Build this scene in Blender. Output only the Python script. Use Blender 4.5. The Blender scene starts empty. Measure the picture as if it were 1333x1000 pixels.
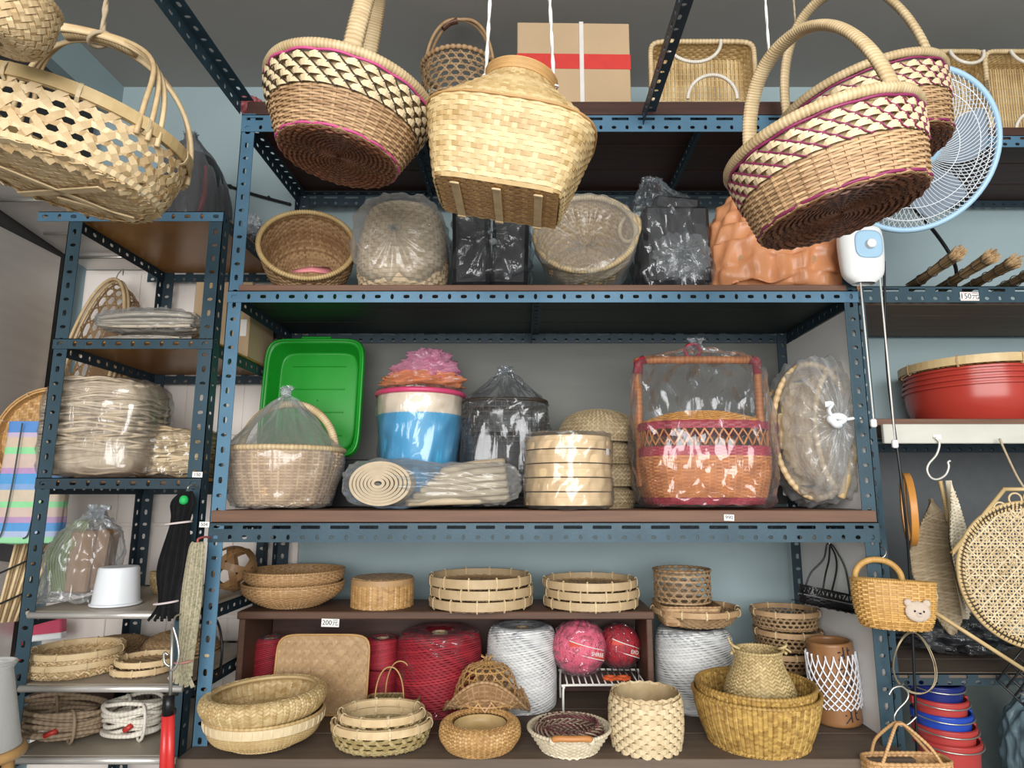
import bpy, math, random
import numpy as np
from mathutils import Vector, Matrix, Euler
random.seed(7); RNG = np.random.default_rng(7)
SC = bpy.context.scene; COL = SC.collection
# ---------------------------------------------------------------- camera
H, D, F, CX, TH = 1.55, 1.78, 840.0, 684.0, math.radians(9.7)     # eye height, distance to rack front, focal px, principal x, pitch
cam = bpy.data.objects.new('camera', bpy.data.cameras.new('camera')); COL.objects.link(cam)
cam.location = (0, -D, H); cam.rotation_euler = (math.pi/2 + TH, 0, 0)
cam.data.sensor_width = 36; cam.data.lens = F/1333*36; cam.data.shift_x = -(CX-666.5)/1333; cam.data.clip_start = .02
SC.camera = cam
# ---------------------------------------------------------------- light: overcast daylight through the open shop front behind the camera
w = bpy.data.worlds.new('world'); SC.world = w; w.use_nodes = True
w.node_tree.nodes['Background'].inputs[0].default_value = (.86, .94, 1, 1); w.node_tree.nodes['Background'].inputs[1].default_value = 0.5
def area(name, loc, rot, sx, sy, power, color):
    l = bpy.data.lights.new(name, 'AREA'); l.shape = 'RECTANGLE'; l.size = sx; l.size_y = sy; l.energy = power; l.color = color
    o = bpy.data.objects.new(name, l); COL.objects.link(o); o.location = loc; o.rotation_euler = rot; return o
area('shopfront_daylight', (0, -4.6, 2.15), (math.radians(82), 0, 0), 5.0, 2.4, 330, (1, .98, .95))
SC.view_settings.view_transform = 'Standard'; SC.view_settings.look = 'None'; SC.view_settings.gamma = 1
SC.view_settings.use_curve_mapping = False; SC.view_settings.exposure = 0.12
SC.cycles.transparent_max_bounces = 24
# ---------------------------------------------------------------- pixel <-> place helpers (1333x1000 frame, real depth Y given)
cT, sT = math.cos(TH), math.sin(TH)
def zat(py, Y):
    return H + (D+Y)*math.tan(TH + math.atan((500-py)/F))
def depth(Y, Z): return (D+Y)*cT + (Z-H)*sT
def xat(px, Y, Z): return (px-CX)/F*depth(Y, Z)
def at(px, py, Y):
    Z = zat(py, Y); return Vector((xat(px, Y, Z), Y, Z))
def mpp(Y, Z): return depth(Y, Z)/F
# ---------------------------------------------------------------- mesh collector
class MB:
    def __init__(s): s.v = []; s.q = []; s.t = []; s.ti = []; s.sq = []; s.st = []; s.n = 0
    def add(s, v, quads=None, tris=None, tint=.5, smooth=True):
        v = np.asarray(v, float).reshape(-1, 3)
        if quads is not None and len(quads):
            q = np.asarray(quads, int).reshape(-1, 4) + s.n; s.q.append(q); s.sq.append(np.full(len(q), smooth))
        if tris is not None and len(tris):
            t = np.asarray(tris, int).reshape(-1, 3) + s.n; s.t.append(t); s.st.append(np.full(len(t), smooth))
        s.v.append(v); s.ti.append(np.broadcast_to(np.asarray(tint, float), (len(v),)).copy() if np.ndim(tint) == 0 else np.asarray(tint, float).reshape(-1))
        s.n += len(v); return s
    def build(s, name, mat, parent=None, loc=None, rot=None):
        me = bpy.data.meshes.new(name); v = np.concatenate(s.v)
        me.vertices.add(len(v)); me.vertices.foreach_set('co', v.astype(np.float32).ravel())
        q = np.concatenate(s.q) if s.q else np.zeros((0, 4), int); t = np.concatenate(s.t) if s.t else np.zeros((0, 3), int)
        loops = np.concatenate([q.ravel(), t.ravel()]); me.loops.add(len(loops)); me.loops.foreach_set('vertex_index', loops.astype(np.int32))
        st = np.concatenate([np.arange(len(q))*4, len(q)*4 + np.arange(len(t))*3]); me.polygons.add(len(st))
        me.polygons.foreach_set('loop_start', st.astype(np.int32))
        sm = np.concatenate(s.sq + s.st) if (s.sq or s.st) else np.zeros(0, bool)
        me.update(calc_edges=True); me.polygons.foreach_set('use_smooth', sm)
        a = me.attributes.new('tint', 'FLOAT', 'POINT'); a.data.foreach_set('value', np.concatenate(s.ti).astype(np.float32))
        me.validate(); o = bpy.data.objects.new(name, me); COL.objects.link(o)
        if mat is not None: me.materials.append(mat)
        if parent is not None: o.parent = parent
        if loc is not None: o.location = loc
        if rot is not None: o.rotation_euler = rot
        return o
def thing(name, label, cat, loc=(0, 0, 0), rot=(0, 0, 0), group=None, kind=None):
    o = bpy.data.objects.new(name, None); COL.objects.link(o); o.empty_display_size = .05
    o.location = loc; o.rotation_euler = rot; o['label'] = label
    if cat: o['category'] = cat
    if group: o['group'] = group
    if kind: o['kind'] = kind
    return o
def tag(o, label, cat, group=None, kind=None):
    o['label'] = label
    if cat: o['category'] = cat
    if group: o['group'] = group
    if kind: o['kind'] = kind
    return o
def dup(root, loc, rot=None, label=None, group=None):
    r = root.copy(); COL.objects.link(r); r.location = loc
    if rot is not None: r.rotation_euler = rot
    if label: r['label'] = label
    if group: r['group'] = group
    for ch in [c for c in bpy.data.objects if c.parent == root]:
        c = ch.copy(); COL.objects.link(c); c.parent = r
        for g in [g for g in bpy.data.objects if g.parent == ch]:
            d = g.copy(); COL.objects.link(d); d.parent = c
    return r
# ---------------------------------------------------------------- shapes
BOXQ = np.array([[0, 3, 2, 1], [4, 5, 6, 7], [0, 1, 5, 4], [1, 2, 6, 5], [2, 3, 7, 6], [3, 0, 4, 7]])
def box(mb, c, s, rot=None, tint=.5, bev=0):
    x, y, z = np.array(s)/2
    if bev:
        # chamfered box: convex hull of 24 points built as 3 nested rings
        b = bev; P = []
        for zz, k in ((-z, b), (-z+b, 0), (z-b, 0), (z, b)):
            P += [(-x+k, -y+b, zz), (-x+b, -y+k, zz), (x-b, -y+k, zz), (x-k, -y+b, zz), (x-k, y-b, zz), (x-b, y-k, zz), (-x+b, y-k, zz), (-x+k, y-b, zz)]
        P = np.array(P); q = []
        for r in range(3):
            for i in range(8): q.append([r*8+i, r*8+(i+1) % 8, r*8+8+(i+1) % 8, r*8+8+i])
        for r, o in ((0, 1), (24, 0)):
            qq = [[r, r+1, r+2, r+3], [r, r+3, r+4, r+7], [r+4, r+5, r+6, r+7]]
            q += [x_[::-1] if o else x_ for x_ in qq]
    else:
        P = np.array([(-x, -y, -z), (x, -y, -z), (x, y, -z), (-x, y, -z), (-x, -y, z), (x, -y, z), (x, y, z), (-x, y, z)]); q = BOXQ
    if rot is not None: P = P @ np.array(Euler(rot).to_matrix()).T
    mb.add(P + np.array(c), q, tint=tint, smooth=False); return mb
def nrm(a): return a/np.maximum(np.linalg.norm(a, axis=-1, keepdims=True), 1e-9)
def tang(P, closed):
    if closed: return nrm(np.roll(P, -1, -2) - np.roll(P, 1, -2))
    return nrm(np.gradient(P, axis=-2))
def stripq(S, n, m, closed):
    """quads of S strips of n samples with m section points"""
    k = n if closed else n-1
    i = np.arange(k)[:, None]; j = np.arange(m)[None, :]
    a = i*m + j; b = i*m + (j+1) % m; c = ((i+1) % n)*m + (j+1) % m; d = ((i+1) % n)*m + j
    q = np.stack([a, b, c, d], -1).reshape(-1, 4)
    return (q[None] + (np.arange(S)*n*m)[:, None, None]).reshape(-1, 4)
def ribbons(mb, P, Nr, w, t, closed=False, tint=None, var=.25):
    P = np.asarray(P, float); Nr = np.asarray(Nr, float)
    if P.ndim == 2: P = P[None]; Nr = np.broadcast_to(Nr, P.shape)
    S, n, _ = P.shape; T = tang(P, closed); B = nrm(np.cross(T, Nr)); Nn = nrm(np.cross(B, T))
    w = np.asarray(w)*.5; t = t*.5
    if w.ndim == 1: w = w[None, :, None]
    V = np.stack([P-B*w-Nn*t, P+B*w-Nn*t, P+B*w+Nn*t, P-B*w+Nn*t], 2)
    if tint is None: tint = np.clip(.5 + RNG.normal(0, var, S), 0, 1)
    ti = np.repeat(np.broadcast_to(np.asarray(tint, float), (S,)), n*4)
    mb.add(V, stripq(S, n, 4, closed), tint=ti, smooth=False)
def frames(P, closed=False):
    T = tang(P, closed); n = len(P); N = np.zeros((n, 3)); a = np.array([0, 0, 1.]) if abs(T[0][2]) < .9 else np.array([1., 0, 0])
    N[0] = nrm(a - T[0]*np.dot(a, T[0]))
    for i in range(1, n):
        v = N[i-1] - T[i]*np.dot(N[i-1], T[i]); N[i] = v/max(np.linalg.norm(v), 1e-9)
    return T, N
def tube(mb, P, r, sides=7, closed=False, tint=.5, Nr=None, flat=1.0):
    """one tube along P; r scalar or per sample; flat squashes the section along Nr"""
    P = np.asarray(P, float); n = len(P); T, N = frames(P, closed)
    if Nr is not None: N = nrm(np.broadcast_to(Nr, P.shape) - T*np.sum(np.broadcast_to(Nr, P.shape)*T, -1, keepdims=True))
    B = np.cross(T, N); a = np.arange(sides)*2*math.pi/sides; r = np.broadcast_to(np.asarray(r, float), (n,))[:, None, None]
    V = P[:, None] + r*(N[:, None]*np.cos(a)[None, :, None]*flat + B[:, None]*np.sin(a)[None, :, None])
    q = stripq(1, n, sides, closed); V = V.reshape(-1, 3)
    ti = np.repeat(np.asarray(tint, float), sides) if np.ndim(tint) else tint
    tr = None
    if not closed:
        V = np.vstack([V, P[0], P[-1]]); k = n*sides
        tr = [[k, (j+1) % sides, j] for j in range(sides)] + [[k+1, (n-1)*sides+j, (n-1)*sides+(j+1) % sides] for j in range(sides)]
        if np.ndim(tint): ti = np.concatenate([ti, [tint[0], tint[-1]]])
    mb.add(V, q, tr, tint=ti)
def tubes(mb, P, Nr, r, sides=5, closed=False, var=.2):
    """many tubes sharing a sample count, with given normals"""
    P = np.asarray(P, float); S, n, _ = P.shape; T = tang(P, closed); B = nrm(np.cross(T, Nr)); N = np.cross(B, T)
    a = np.arange(sides)*2*math.pi/sides
    V = P[:, :, None] + r*(N[:, :, None]*np.cos(a)[None, None, :, None] + B[:, :, None]*np.sin(a)[None, None, :, None])
    mb.add(V, stripq(S, n, sides, closed), tint=np.repeat(np.clip(.5+RNG.normal(0, var, S), 0, 1), n*sides))
def gridsurf(mb, P, cu=False, tint=.5, smooth=True):
    """P (n along v, m along u, 3)"""
    n, m, _ = P.shape; k = m if cu else m-1
    i = np.arange(n-1)[:, None]; j = np.arange(k)[None]
    q = np.stack([i*m+j, i*m+(j+1) % m, (i+1)*m+(j+1) % m, (i+1)*m+j], -1).reshape(-1, 4)
    mb.add(P, q, tint=tint, smooth=smooth)
def cr(pts, n, closed=False):
    """Catmull-Rom through pts (k,d)"""
    p = np.asarray(pts, float); k = len(p)
    if closed: t = np.linspace(0, k, n, endpoint=False)
    else: t = np.linspace(0, k-1, n)
    i = np.floor(t).astype(int)
    if not closed: i = np.minimum(i, k-2)
    f = (t-i)[:, None]
    g = (lambda j: p[j % k]) if closed else (lambda j: p[np.clip(j, 0, k-1)])
    a, b, c, d = g(i-1), g(i), g(i+1), g(i+2)
    return .5*((2*b) + (c-a)*f + (2*a-5*b+4*c-d)*f*f + (3*b-a-3*c+d)*f**3)
class Surf:
    """closed basket surface; profile rows (rx, ry, z, squareness), v runs along the rows"""
    def __init__(s, prof, smooth=True, deform=None):
        p = np.array([(r[0], r[1] if len(r) > 2 else r[0], r[-1] if len(r) < 4 else r[2], r[3] if len(r) > 3 else 2.) if len(r) != 2 else (r[0], r[0], r[1], 2.) for r in prof], float)
        q = cr(p, 160) if smooth else np.stack([np.interp(np.linspace(0, len(p)-1, 160), np.arange(len(p)), p[:, k]) for k in range(4)], -1)
        q[:, :2] = np.maximum(q[:, :2], 1e-5); q[:, 3] = np.maximum(q[:, 3], 1.2)
        d = np.hypot(np.diff((q[:, 0]+q[:, 1])/2), np.diff(q[:, 2])); L = np.concatenate([[0], np.cumsum(d)]); s.L = L[-1]
        s.t = L/L[-1]; s.q = q; s.deform = deform; s.circ = 2*math.pi*np.max((q[:, 0]+q[:, 1])/2)
    def v_at(s, z): return float(np.interp(z, s.q[:, 2], s.t))
    def P(s, u, v, off=None):
        u, v = np.broadcast_arrays(np.asarray(u, float), np.asarray(v, float)); vv = np.clip(v, 0, 1)
        rx, ry, z, n = (np.interp(vv, s.t, s.q[:, k]) for k in range(4))
        a = 2*math.pi*u; c, sn = np.cos(a), np.sin(a); f = (np.abs(c)**n + np.abs(sn)**n + 1e-12)**(-1/n)
        p = np.stack([rx*f*c, ry*f*sn, z], -1)
        if s.deform: p = s.deform(p)
        if off is not None: p = p + s.N(u, v)*np.asarray(off)[..., None]
        return p
    def N(s, u, v):
        e = 1e-3; u, v = np.broadcast_arrays(np.asarray(u, float), np.asarray(v, float)); v = np.clip(v, .002, .998)
        return nrm(np.cross(s.P(u+e, v)-s.P(u-e, v), s.P(u, v+e)-s.P(u, v-e)))
def shell(mb, S, v0=0, v1=1, off=0, nu=48, nv=24, tint=.5):
    u = np.arange(nu)/nu; v = np.linspace(v0, v1, nv); U, V = np.meshgrid(u, v)
    gridsurf(mb, S.P(U, V, np.full(U.shape, off)), cu=True, tint=tint)
# ---------------------------------------------------------------- weaves
def wicker(mb, S, N, M, v0=0., v1=1., w=None, t=.0025, amp=.0018, stake=.004, var=.22, line=True, group=1):
    N += N % 2; vs = v0 + (np.arange(M)+.5)/M*(v1-v0)
    if w is None: w = (v1-v0)*S.L/M*.92
    k = np.arange(2*N); u = k/(2*N); U, V = np.meshgrid(u, vs)
    sg = np.where(k % 2 == 0, np.where((k//2) % 2 == 0, 1., -1.), 0.)[None]*np.where((np.arange(M)//group) % 2 == 0, 1., -1.)[:, None]
    ribbons(mb, S.P(U, V, sg*amp), S.N(U, V), w, t, True, var=var)
    if stake:
        n = 14; vv = np.linspace(v0, v1, n); U, V = np.meshgrid(np.arange(N)/N, vs if False else vv, indexing='ij')
        ribbons(mb, S.P(U, V), S.N(U, V), stake, t*.8, False, var=var)
    if line: shell(mb, S, v0, v1, 0., 40, 14, .95)
def diag(mb, S, N, K, v0=0., v1=1., w=None, t=.0015, amp=.0012, twill=False, var=.2, line=True, fams=(1, -1)):
    N += N % 2; amp = amp*1.7
    k = np.arange(K+1); i = np.arange(N)
    if w is None: w = S.circ/N*.72
    w = w*.88
    for f in fams:
        U = i[:, None]/N + f*k[None]/(2*N); V = np.broadcast_to(v0 + (v1-v0)*k/K, U.shape)
        if twill: sg = np.where(((2*i[:, None] + f*k[None]) % 4) < 2, 1., -1.)*f
        else: sg = np.broadcast_to(np.where(k % 2 == 0, 1., -1.)*f, U.shape)
        ribbons(mb, S.P(U, V, sg*amp), S.N(U, V), w, t, False, var=var)
    if line: shell(mb, S, v0, v1, 0., 40, 14, .95)
def hexweave(mb, S, N, K, v0=0., v1=1., w=.004, t=.0012, var=.2, ring=True, wr=None):
    diag(mb, S, N, K, v0, v1, w, t, t*.7, False, var, line=False)
    if ring:
        nn = 4*N; u = np.arange(nn)/nn; U, V = np.meshgrid(u, v0 + (v1-v0)*(np.arange(K)+.5)/K)
        ribbons(mb, S.P(U, V, np.where(np.arange(nn) % 2 == 0, 1., -1.)[None]*t*.5*np.ones_like(U)), S.N(U, V), wr or w, t, True, var=var)
def flatweave(mb, f, ext, n, half, w=None, t=.0012, amp=.001, twill=False, var=.2, back=True):
    """plaited sheet over map f(x,y)->(p, normal); ext(c) half length of the strip at offset c; n strips across [-half, half]"""
    c = (np.arange(n)+.5)/n*2*half - half; p = 2*half/n
    if w is None: w = p*.9
    for fam in (0, 1):
        for i, a in enumerate(c):
            e = ext(a) if not isinstance(ext, tuple) else ext[fam](a)
            if e < p*.6: continue
            js = np.arange(n)[np.abs(c) <= e]; b = np.concatenate([[-e], c[js], [e]]); jj = np.concatenate([[js[0]-1], js, [js[-1]+1]])
            sg = np.where((i+jj) % 4 < 2, 1., -1.) if twill else np.where((i+jj) % 2 == 0, 1., -1.)
            if fam: sg = -sg
            X, Y = (np.full_like(b, a), b) if fam == 0 else (b, np.full_like(b, a))
            P, N = f(X, Y); ribbons(mb, P + N*(sg*amp)[:, None], N, w, t, False, var=var)
def disc_map(z=0., bulge=0.):
    def f(x, y):
        P = np.stack([x, y, np.full_like(x, z) + bulge*(x*x+y*y)], -1); N = nrm(np.stack([-2*bulge*x, -2*bulge*y, np.ones_like(x)], -1)); return P, N
    return f
def round_ext(r, ax=1): return lambda a: math.sqrt(max(r*r-a*a, 0))
# ---------------------------------------------------------------- rims, handles
def rim_tube(mb, S, v=1., r=.006, wraps=90, off=0., deep=.12, sides=7, dz=0., tw=True):
    n = wraps*3; u = np.arange(n)/n; P = S.P(u, np.full(n, v), np.full(n, off)) + np.array([0, 0, dz])
    ph = np.arange(n) % 3; rr = r*(1 - deep*(ph == 0)); tint = np.where(ph == 0, .95, .35 + .3*RNG.random(n))
    tube(mb, P, rr, sides, True, tint)
def rim_band(mb, S, v=1., h=.015, t=.003, off=.002, n=64, tint=.4):
    u = np.arange(n)/n
    for o in (off, -off):
        P = S.P(u, np.full(n, v)) ; C = P*np.array([1, 1, 0]); N = nrm(C); Pz = P + N*o - np.array([0, 0, h*.35])
        ribbons(mb, Pz, N, h, t, True, tint=tint)
def ties(mb, S, k, v=1., h=.018, off=.005, w=.005, tint=.3, ph=0.):
    for i in range(k):
        u = (i+ph)/k; p = S.P(u, v); q = nrm(p*np.array([1, 1, 0])); z = np.array([0, 0, 1.])
        T = np.array([-q[1], q[0], 0]); c = p - z*h*.35
        path = [c + q*off*math.cos(a) + z*h*.62*math.sin(a) for a in np.arange(8)*math.pi/4]
        ribbons(mb, np.array([path]), np.array([[q*math.cos(a)+z*math.sin(a) for a in np.arange(8)*math.pi/4]]), w, .0015, True, tint=tint)
def wrapped(mb, P, r, wraps, sides=8, flat=1., Nr=None, deep=.1):
    P = cr(P, wraps*3); n = len(P); ph = np.arange(n) % 3
    tube(mb, P, r*(1-deep*(ph == 0)), sides, False, np.where(ph == 0, .95, .3+.35*RNG.random(n)), Nr=Nr, flat=flat)
def arch(w, h, n=17, p=2.0, z=0., y=0.):
    a = np.linspace(math.pi, 0, n); c, s = np.cos(a), np.sin(a)
    return np.stack([w*np.sign(c)*np.abs(c)**(2/p), np.full(n, y), z + h*np.abs(s)**(2/p)], -1)
def helix(R, r, turns, n, z0=0, z1=0):
    a = np.linspace(0, turns*2*math.pi, n); return np.stack([R*np.cos(a), R*np.sin(a), np.linspace(z0, z1, n)], -1)
# ---------------------------------------------------------------- plastic film
def wrinkle(U, V, seed, amp, ku=9, kv=5, n=7, ridge=True):
    g = np.random.default_rng(seed); o = np.zeros_like(U)
    for _ in range(n):
        a, b, ph = g.integers(1, ku+1), g.uniform(-kv, kv), g.uniform(0, 6.28)
        x = np.sin(2*math.pi*(a*U + b*V) + ph + .8*np.sin(2*math.pi*(2*U - b*.5*V)+ph*2))
        o += (1-2*np.abs(x) if ridge else x)*g.uniform(.4, 1)
    return o*amp/n*2
def film(name, prof, mat, parent, seed=1, pleat=0., amp=.006, nu=140, nv=70, loc=None, rot=None, lean=(0, 0), ku=9, tip=None):
    """gathered plastic bag: rows (rx, ry, z, squareness, pleat depth)"""
    p = np.array([tuple(r)+(2., 0.)[len(r)-3:] if len(r) < 5 else r for r in prof], float); q = cr(p, nv)
    U, V = np.meshgrid(np.arange(nu)/nu, np.linspace(0, 1, nv)); rx, ry, z, n, pl = (np.repeat(q[:, k:k+1], nu, 1) for k in range(5))
    n = np.maximum(n, 1.3); rx, ry = np.maximum(rx, 1e-4), np.maximum(ry, 1e-4)
    a = 2*math.pi*U; c, s = np.cos(a), np.sin(a); f = (np.abs(c)**n+np.abs(s)**n)**(-1/n)
    g = np.random.default_rng(seed); P1 = np.zeros_like(U)
    for k in (7, 11, 16, 23): P1 += np.abs(np.sin(math.pi*k*U + g.uniform(0, 6) + .5*np.sin(5*V+g.uniform(0, 6))))*g.uniform(.5, 1)/2.6
    m = 1 - np.minimum(pl*1.35, .8)*P1; wr = wrinkle(U, V, seed+5, amp, ku)
    r0 = np.minimum(rx, ry); fade = np.clip(r0/.02, 0, 1)
    X, Y = (rx*m + wr*fade)*f*c, (ry*m + wr*fade)*f*s; zz = z + wrinkle(U, V, seed+9, amp*.8, 5)*fade
    X += lean[0]*np.clip((z-z.min())/(z.max()-z.min()), 0, 1)**2; Y += lean[1]*np.clip((z-z.min())/(z.max()-z.min()), 0, 1)**2
    mb = MB(); gridsurf(mb, np.stack([X, Y, zz], -1), cu=True); return mb.build(name, mat, parent, loc, rot)
def crumple(name, rx, ry, rz, mat, parent, seed, loc=(0, 0, 0), amp=.3, nu=64, nv=32, rot=None):
    U, V = np.meshgrid(np.arange(nu)/nu, np.linspace(.02, .98, nv)); a = 2*math.pi*U; b = math.pi*V
    w = 1 + (wrinkle(U, V, seed, amp*.55, 4, 3, 6) + wrinkle(U, V, seed+1, amp*.6, 9, 9, 16))*np.sin(b)**.7; P = np.stack([rx*w*np.cos(a)*np.sin(b), ry*w*np.sin(a)*np.sin(b), rz*w*-np.cos(b)], -1)
    mb = MB(); gridsurf(mb, P, cu=True); return mb.build(name, mat, parent, loc, rot)
# ---------------------------------------------------------------- materials
MATS = {}
def mat(name, c1, c2=None, rough=.6, metal=0., noise=30., bump=.0, bscale=120., spec=.4, stretch=(1, 1, 1), nmix=.5, alpha=None, sss=0):
    if name in MATS: return MATS[name]
    m = bpy.data.materials.new(name); m.use_nodes = True; nt = m.node_tree; N, L = nt.nodes, nt.links; b = N['Principled BSDF']
    b.inputs['Roughness'].default_value = rough; b.inputs['Metallic'].default_value = metal; b.inputs['Specular IOR Level'].default_value = spec
    c2 = c2 or tuple(x*.7 for x in c1)
    at_ = N.new('ShaderNodeAttribute'); at_.attribute_name = 'tint'
    tc = N.new('ShaderNodeTexCoord'); mp = N.new('ShaderNodeMapping'); mp.inputs['Scale'].default_value = stretch; L.new(tc.outputs['Object'], mp.inputs[0])
    nz = N.new('ShaderNodeTexNoise'); nz.inputs['Scale'].default_value = noise; nz.inputs['Detail'].default_value = 4; L.new(mp.outputs[0], nz.inputs['Vector'])
    ma = N.new('ShaderNodeMath'); ma.operation = 'MULTIPLY_ADD'; L.new(nz.outputs[0], ma.inputs[0]); ma.inputs[1].default_value = nmix*2; ma.inputs[2].default_value = -nmix
    ad = N.new('ShaderNodeMath'); ad.operation = 'ADD'; ad.use_clamp = True; L.new(ma.outputs[0], ad.inputs[0]); L.new(at_.outputs['Fac'], ad.inputs[1])
    mx = N.new('ShaderNodeMix'); mx.data_type = 'RGBA'; mx.inputs[6].default_value = (*c1, 1); mx.inputs[7].default_value = (*c2, 1)
    L.new(ad.outputs[0], mx.inputs[0]); L.new(mx.outputs[2], b.inputs['Base Color'])
    if bump:
        n2 = N.new('ShaderNodeTexNoise'); n2.inputs['Scale'].default_value = bscale; n2.inputs['Detail'].default_value = 3; L.new(mp.outputs[0], n2.inputs['Vector'])
        bp = N.new('ShaderNodeBump'); bp.inputs['Strength'].default_value = bump; bp.inputs['Distance'].default_value = .002
        L.new(n2.outputs[0], bp.inputs['Height']); L.new(bp.outputs[0], b.inputs['Normal'])
    MATS[name] = m; return m
def plastic(name, tint=(1, 1, 1), milk=.06, gloss=.5, rough=.12, color=None, bump=.35, bscale=20.):
    """thin film: mostly see-through, milky where it scatters, sharp glints on its folds"""
    if name in MATS: return MATS[name]
    m = bpy.data.materials.new(name); m.use_nodes = True; nt = m.node_tree; N, L = nt.nodes, nt.links; N.remove(N['Principled BSDF']); out = N['Material Output']
    tr = N.new('ShaderNodeBsdfTransparent'); tr.inputs[0].default_value = (*tint, 1)
    df = N.new('ShaderNodeBsdfDiffuse'); df.inputs[0].default_value = (*(color or (.85, .88, .9)), 1)
    tl = N.new('ShaderNodeBsdfTranslucent'); tl.inputs[0].default_value = (*(color or (.85, .88, .9)), 1)
    md = N.new('ShaderNodeMixShader'); md.inputs[0].default_value = .35; L.new(df.outputs[0], md.inputs[1]); L.new(tl.outputs[0], md.inputs[2])
    gl = N.new('ShaderNodeBsdfGlossy'); gl.inputs['Roughness'].default_value = rough; gl.inputs[0].default_value = (.95, .97, 1, 1)
    tc = N.new('ShaderNodeTexCoord'); mp = N.new('ShaderNodeMapping'); mp.inputs['Scale'].default_value = (1, 1, .18); nz = N.new('ShaderNodeTexNoise'); nz.inputs['Scale'].default_value = bscale; nz.inputs['Detail'].default_value = 5; nz.inputs['Distortion'].default_value = 1.2
    L.new(tc.outputs['Object'], mp.inputs[0]); L.new(mp.outputs[0], nz.inputs['Vector'])
    bp = N.new('ShaderNodeBump'); bp.inputs['Strength'].default_value = bump; bp.inputs['Distance'].default_value = .02; L.new(nz.outputs[0], bp.inputs['Height'])
    for s in (df, gl): L.new(bp.outputs[0], s.inputs['Normal'])
    lw = N.new('ShaderNodeLayerWeight'); lw.inputs[0].default_value = .35; L.new(bp.outputs[0], lw.inputs['Normal'])
    mm = N.new('ShaderNodeMath'); mm.operation = 'MULTIPLY_ADD'; mm.use_clamp = True; L.new(lw.outputs['Facing'], mm.inputs[0]); mm.inputs[1].default_value = milk*3; mm.inputs[2].default_value = milk
    m1 = N.new('ShaderNodeMixShader'); L.new(mm.outputs[0], m1.inputs[0]); L.new(tr.outputs[0], m1.inputs[1]); L.new(md.outputs[0], m1.inputs[2])
    fr = N.new('ShaderNodeMath'); fr.operation = 'MULTIPLY_ADD'; fr.use_clamp = True; L.new(lw.outputs['Fresnel'], fr.inputs[0]); fr.inputs[1].default_value = gloss; fr.inputs[2].default_value = .03
    m2 = N.new('ShaderNodeMixShader'); L.new(fr.outputs[0], m2.inputs[0]); L.new(m1.outputs[0], m2.inputs[1]); L.new(gl.outputs[0], m2.inputs[2]); L.new(m2.outputs[0], out.inputs[0])
    MATS[name] = m; return m
# ================================================================ palette
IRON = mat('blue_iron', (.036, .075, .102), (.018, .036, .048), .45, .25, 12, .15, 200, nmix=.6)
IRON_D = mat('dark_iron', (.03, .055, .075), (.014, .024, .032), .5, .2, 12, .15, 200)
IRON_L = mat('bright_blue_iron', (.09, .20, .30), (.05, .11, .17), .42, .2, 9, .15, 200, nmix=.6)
WOOD_D = mat('dark_red_wood', (.075, .028, .018), (.025, .011, .008), .55, 0, 9, .2, 60, stretch=(.6, 9, 9))
WOOD_G = mat('green_black_wood', (.022, .035, .03), (.010, .013, .012), .5, 0, 9, .2, 60, stretch=(.5, 9, 9))
WOOD_M = mat('brown_shelf_wood', (.20, .105, .065), (.10, .05, .032), .6, 0, 10, .25, 70, stretch=(.6, 9, 9))
WOOD_C = mat('cubby_wood', (.13, .065, .038), (.06, .03, .02), .6, 0, 10, .25, 70, stretch=(.6, 9, 9))
WOOD_B = mat('grey_worn_wood', (.17, .125, .09), (.08, .06, .048), .7, 0, 8, .25, 70, stretch=(.5, 8, 8))
PLY = mat('orange_plywood', (.42, .20, .05), (.30, .13, .03), .28, 0, 5, .05, 60, stretch=(1, 6, 1))
LAM = mat('grey_laminate', (.42, .37, .30), (.30, .26, .21), .45, 0, 8)
ALU = mat('aluminium_edge', (.75, .72, .68), (.6, .57, .53), .3, .6, 10)
WHITE = mat('white_panel', (.86, .87, .86), (.80, .81, .80), .5, 0, 3)
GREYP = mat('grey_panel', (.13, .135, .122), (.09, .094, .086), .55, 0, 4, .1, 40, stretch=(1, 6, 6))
TEAL = mat('teal_plaster', (.33, .42, .44), (.26, .34, .365), .75, 0, 3.5, .25, 30)
CREAM = mat('cream_wall', (.86, .80, .75), (.80, .73, .68), .6, 0, 3)
CEILM = mat('grey_ceiling', (.36, .345, .32), (.29, .275, .26), .8, 0, 2.5, .2, 20)
DARKW = mat('dark_wall', (.045, .043, .042), (.03, .03, .03), .8)
FLOORM = mat('concrete_floor', (.32, .31, .29), (.22, .21, .2), .7, 0, 4, .2, 30)
STEEL = mat('stainless_steel', (.68, .66, .63), (.56, .54, .52), .42, .55, 5, stretch=(1, 1, 8))
CARD = mat('cardboard', (.50, .36, .22), (.42, .30, .18), .8, 0, 8)
RED = mat('red_plastic', (.50, .045, .03), (.40, .03, .022), .3, 0, 5)
BLACK = mat('black_plastic', (.012, .012, .014), (.006, .006, .007), .35)
PAPER = mat('white_paper', (.85, .84, .80), (.75, .74, .7), .7)
INK = mat('ink', (.02, .02, .03), (.02, .02, .03), .7)
WIRE = mat('galvanised_wire', (.55, .54, .50), (.42, .41, .38), .3, .8)
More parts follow.
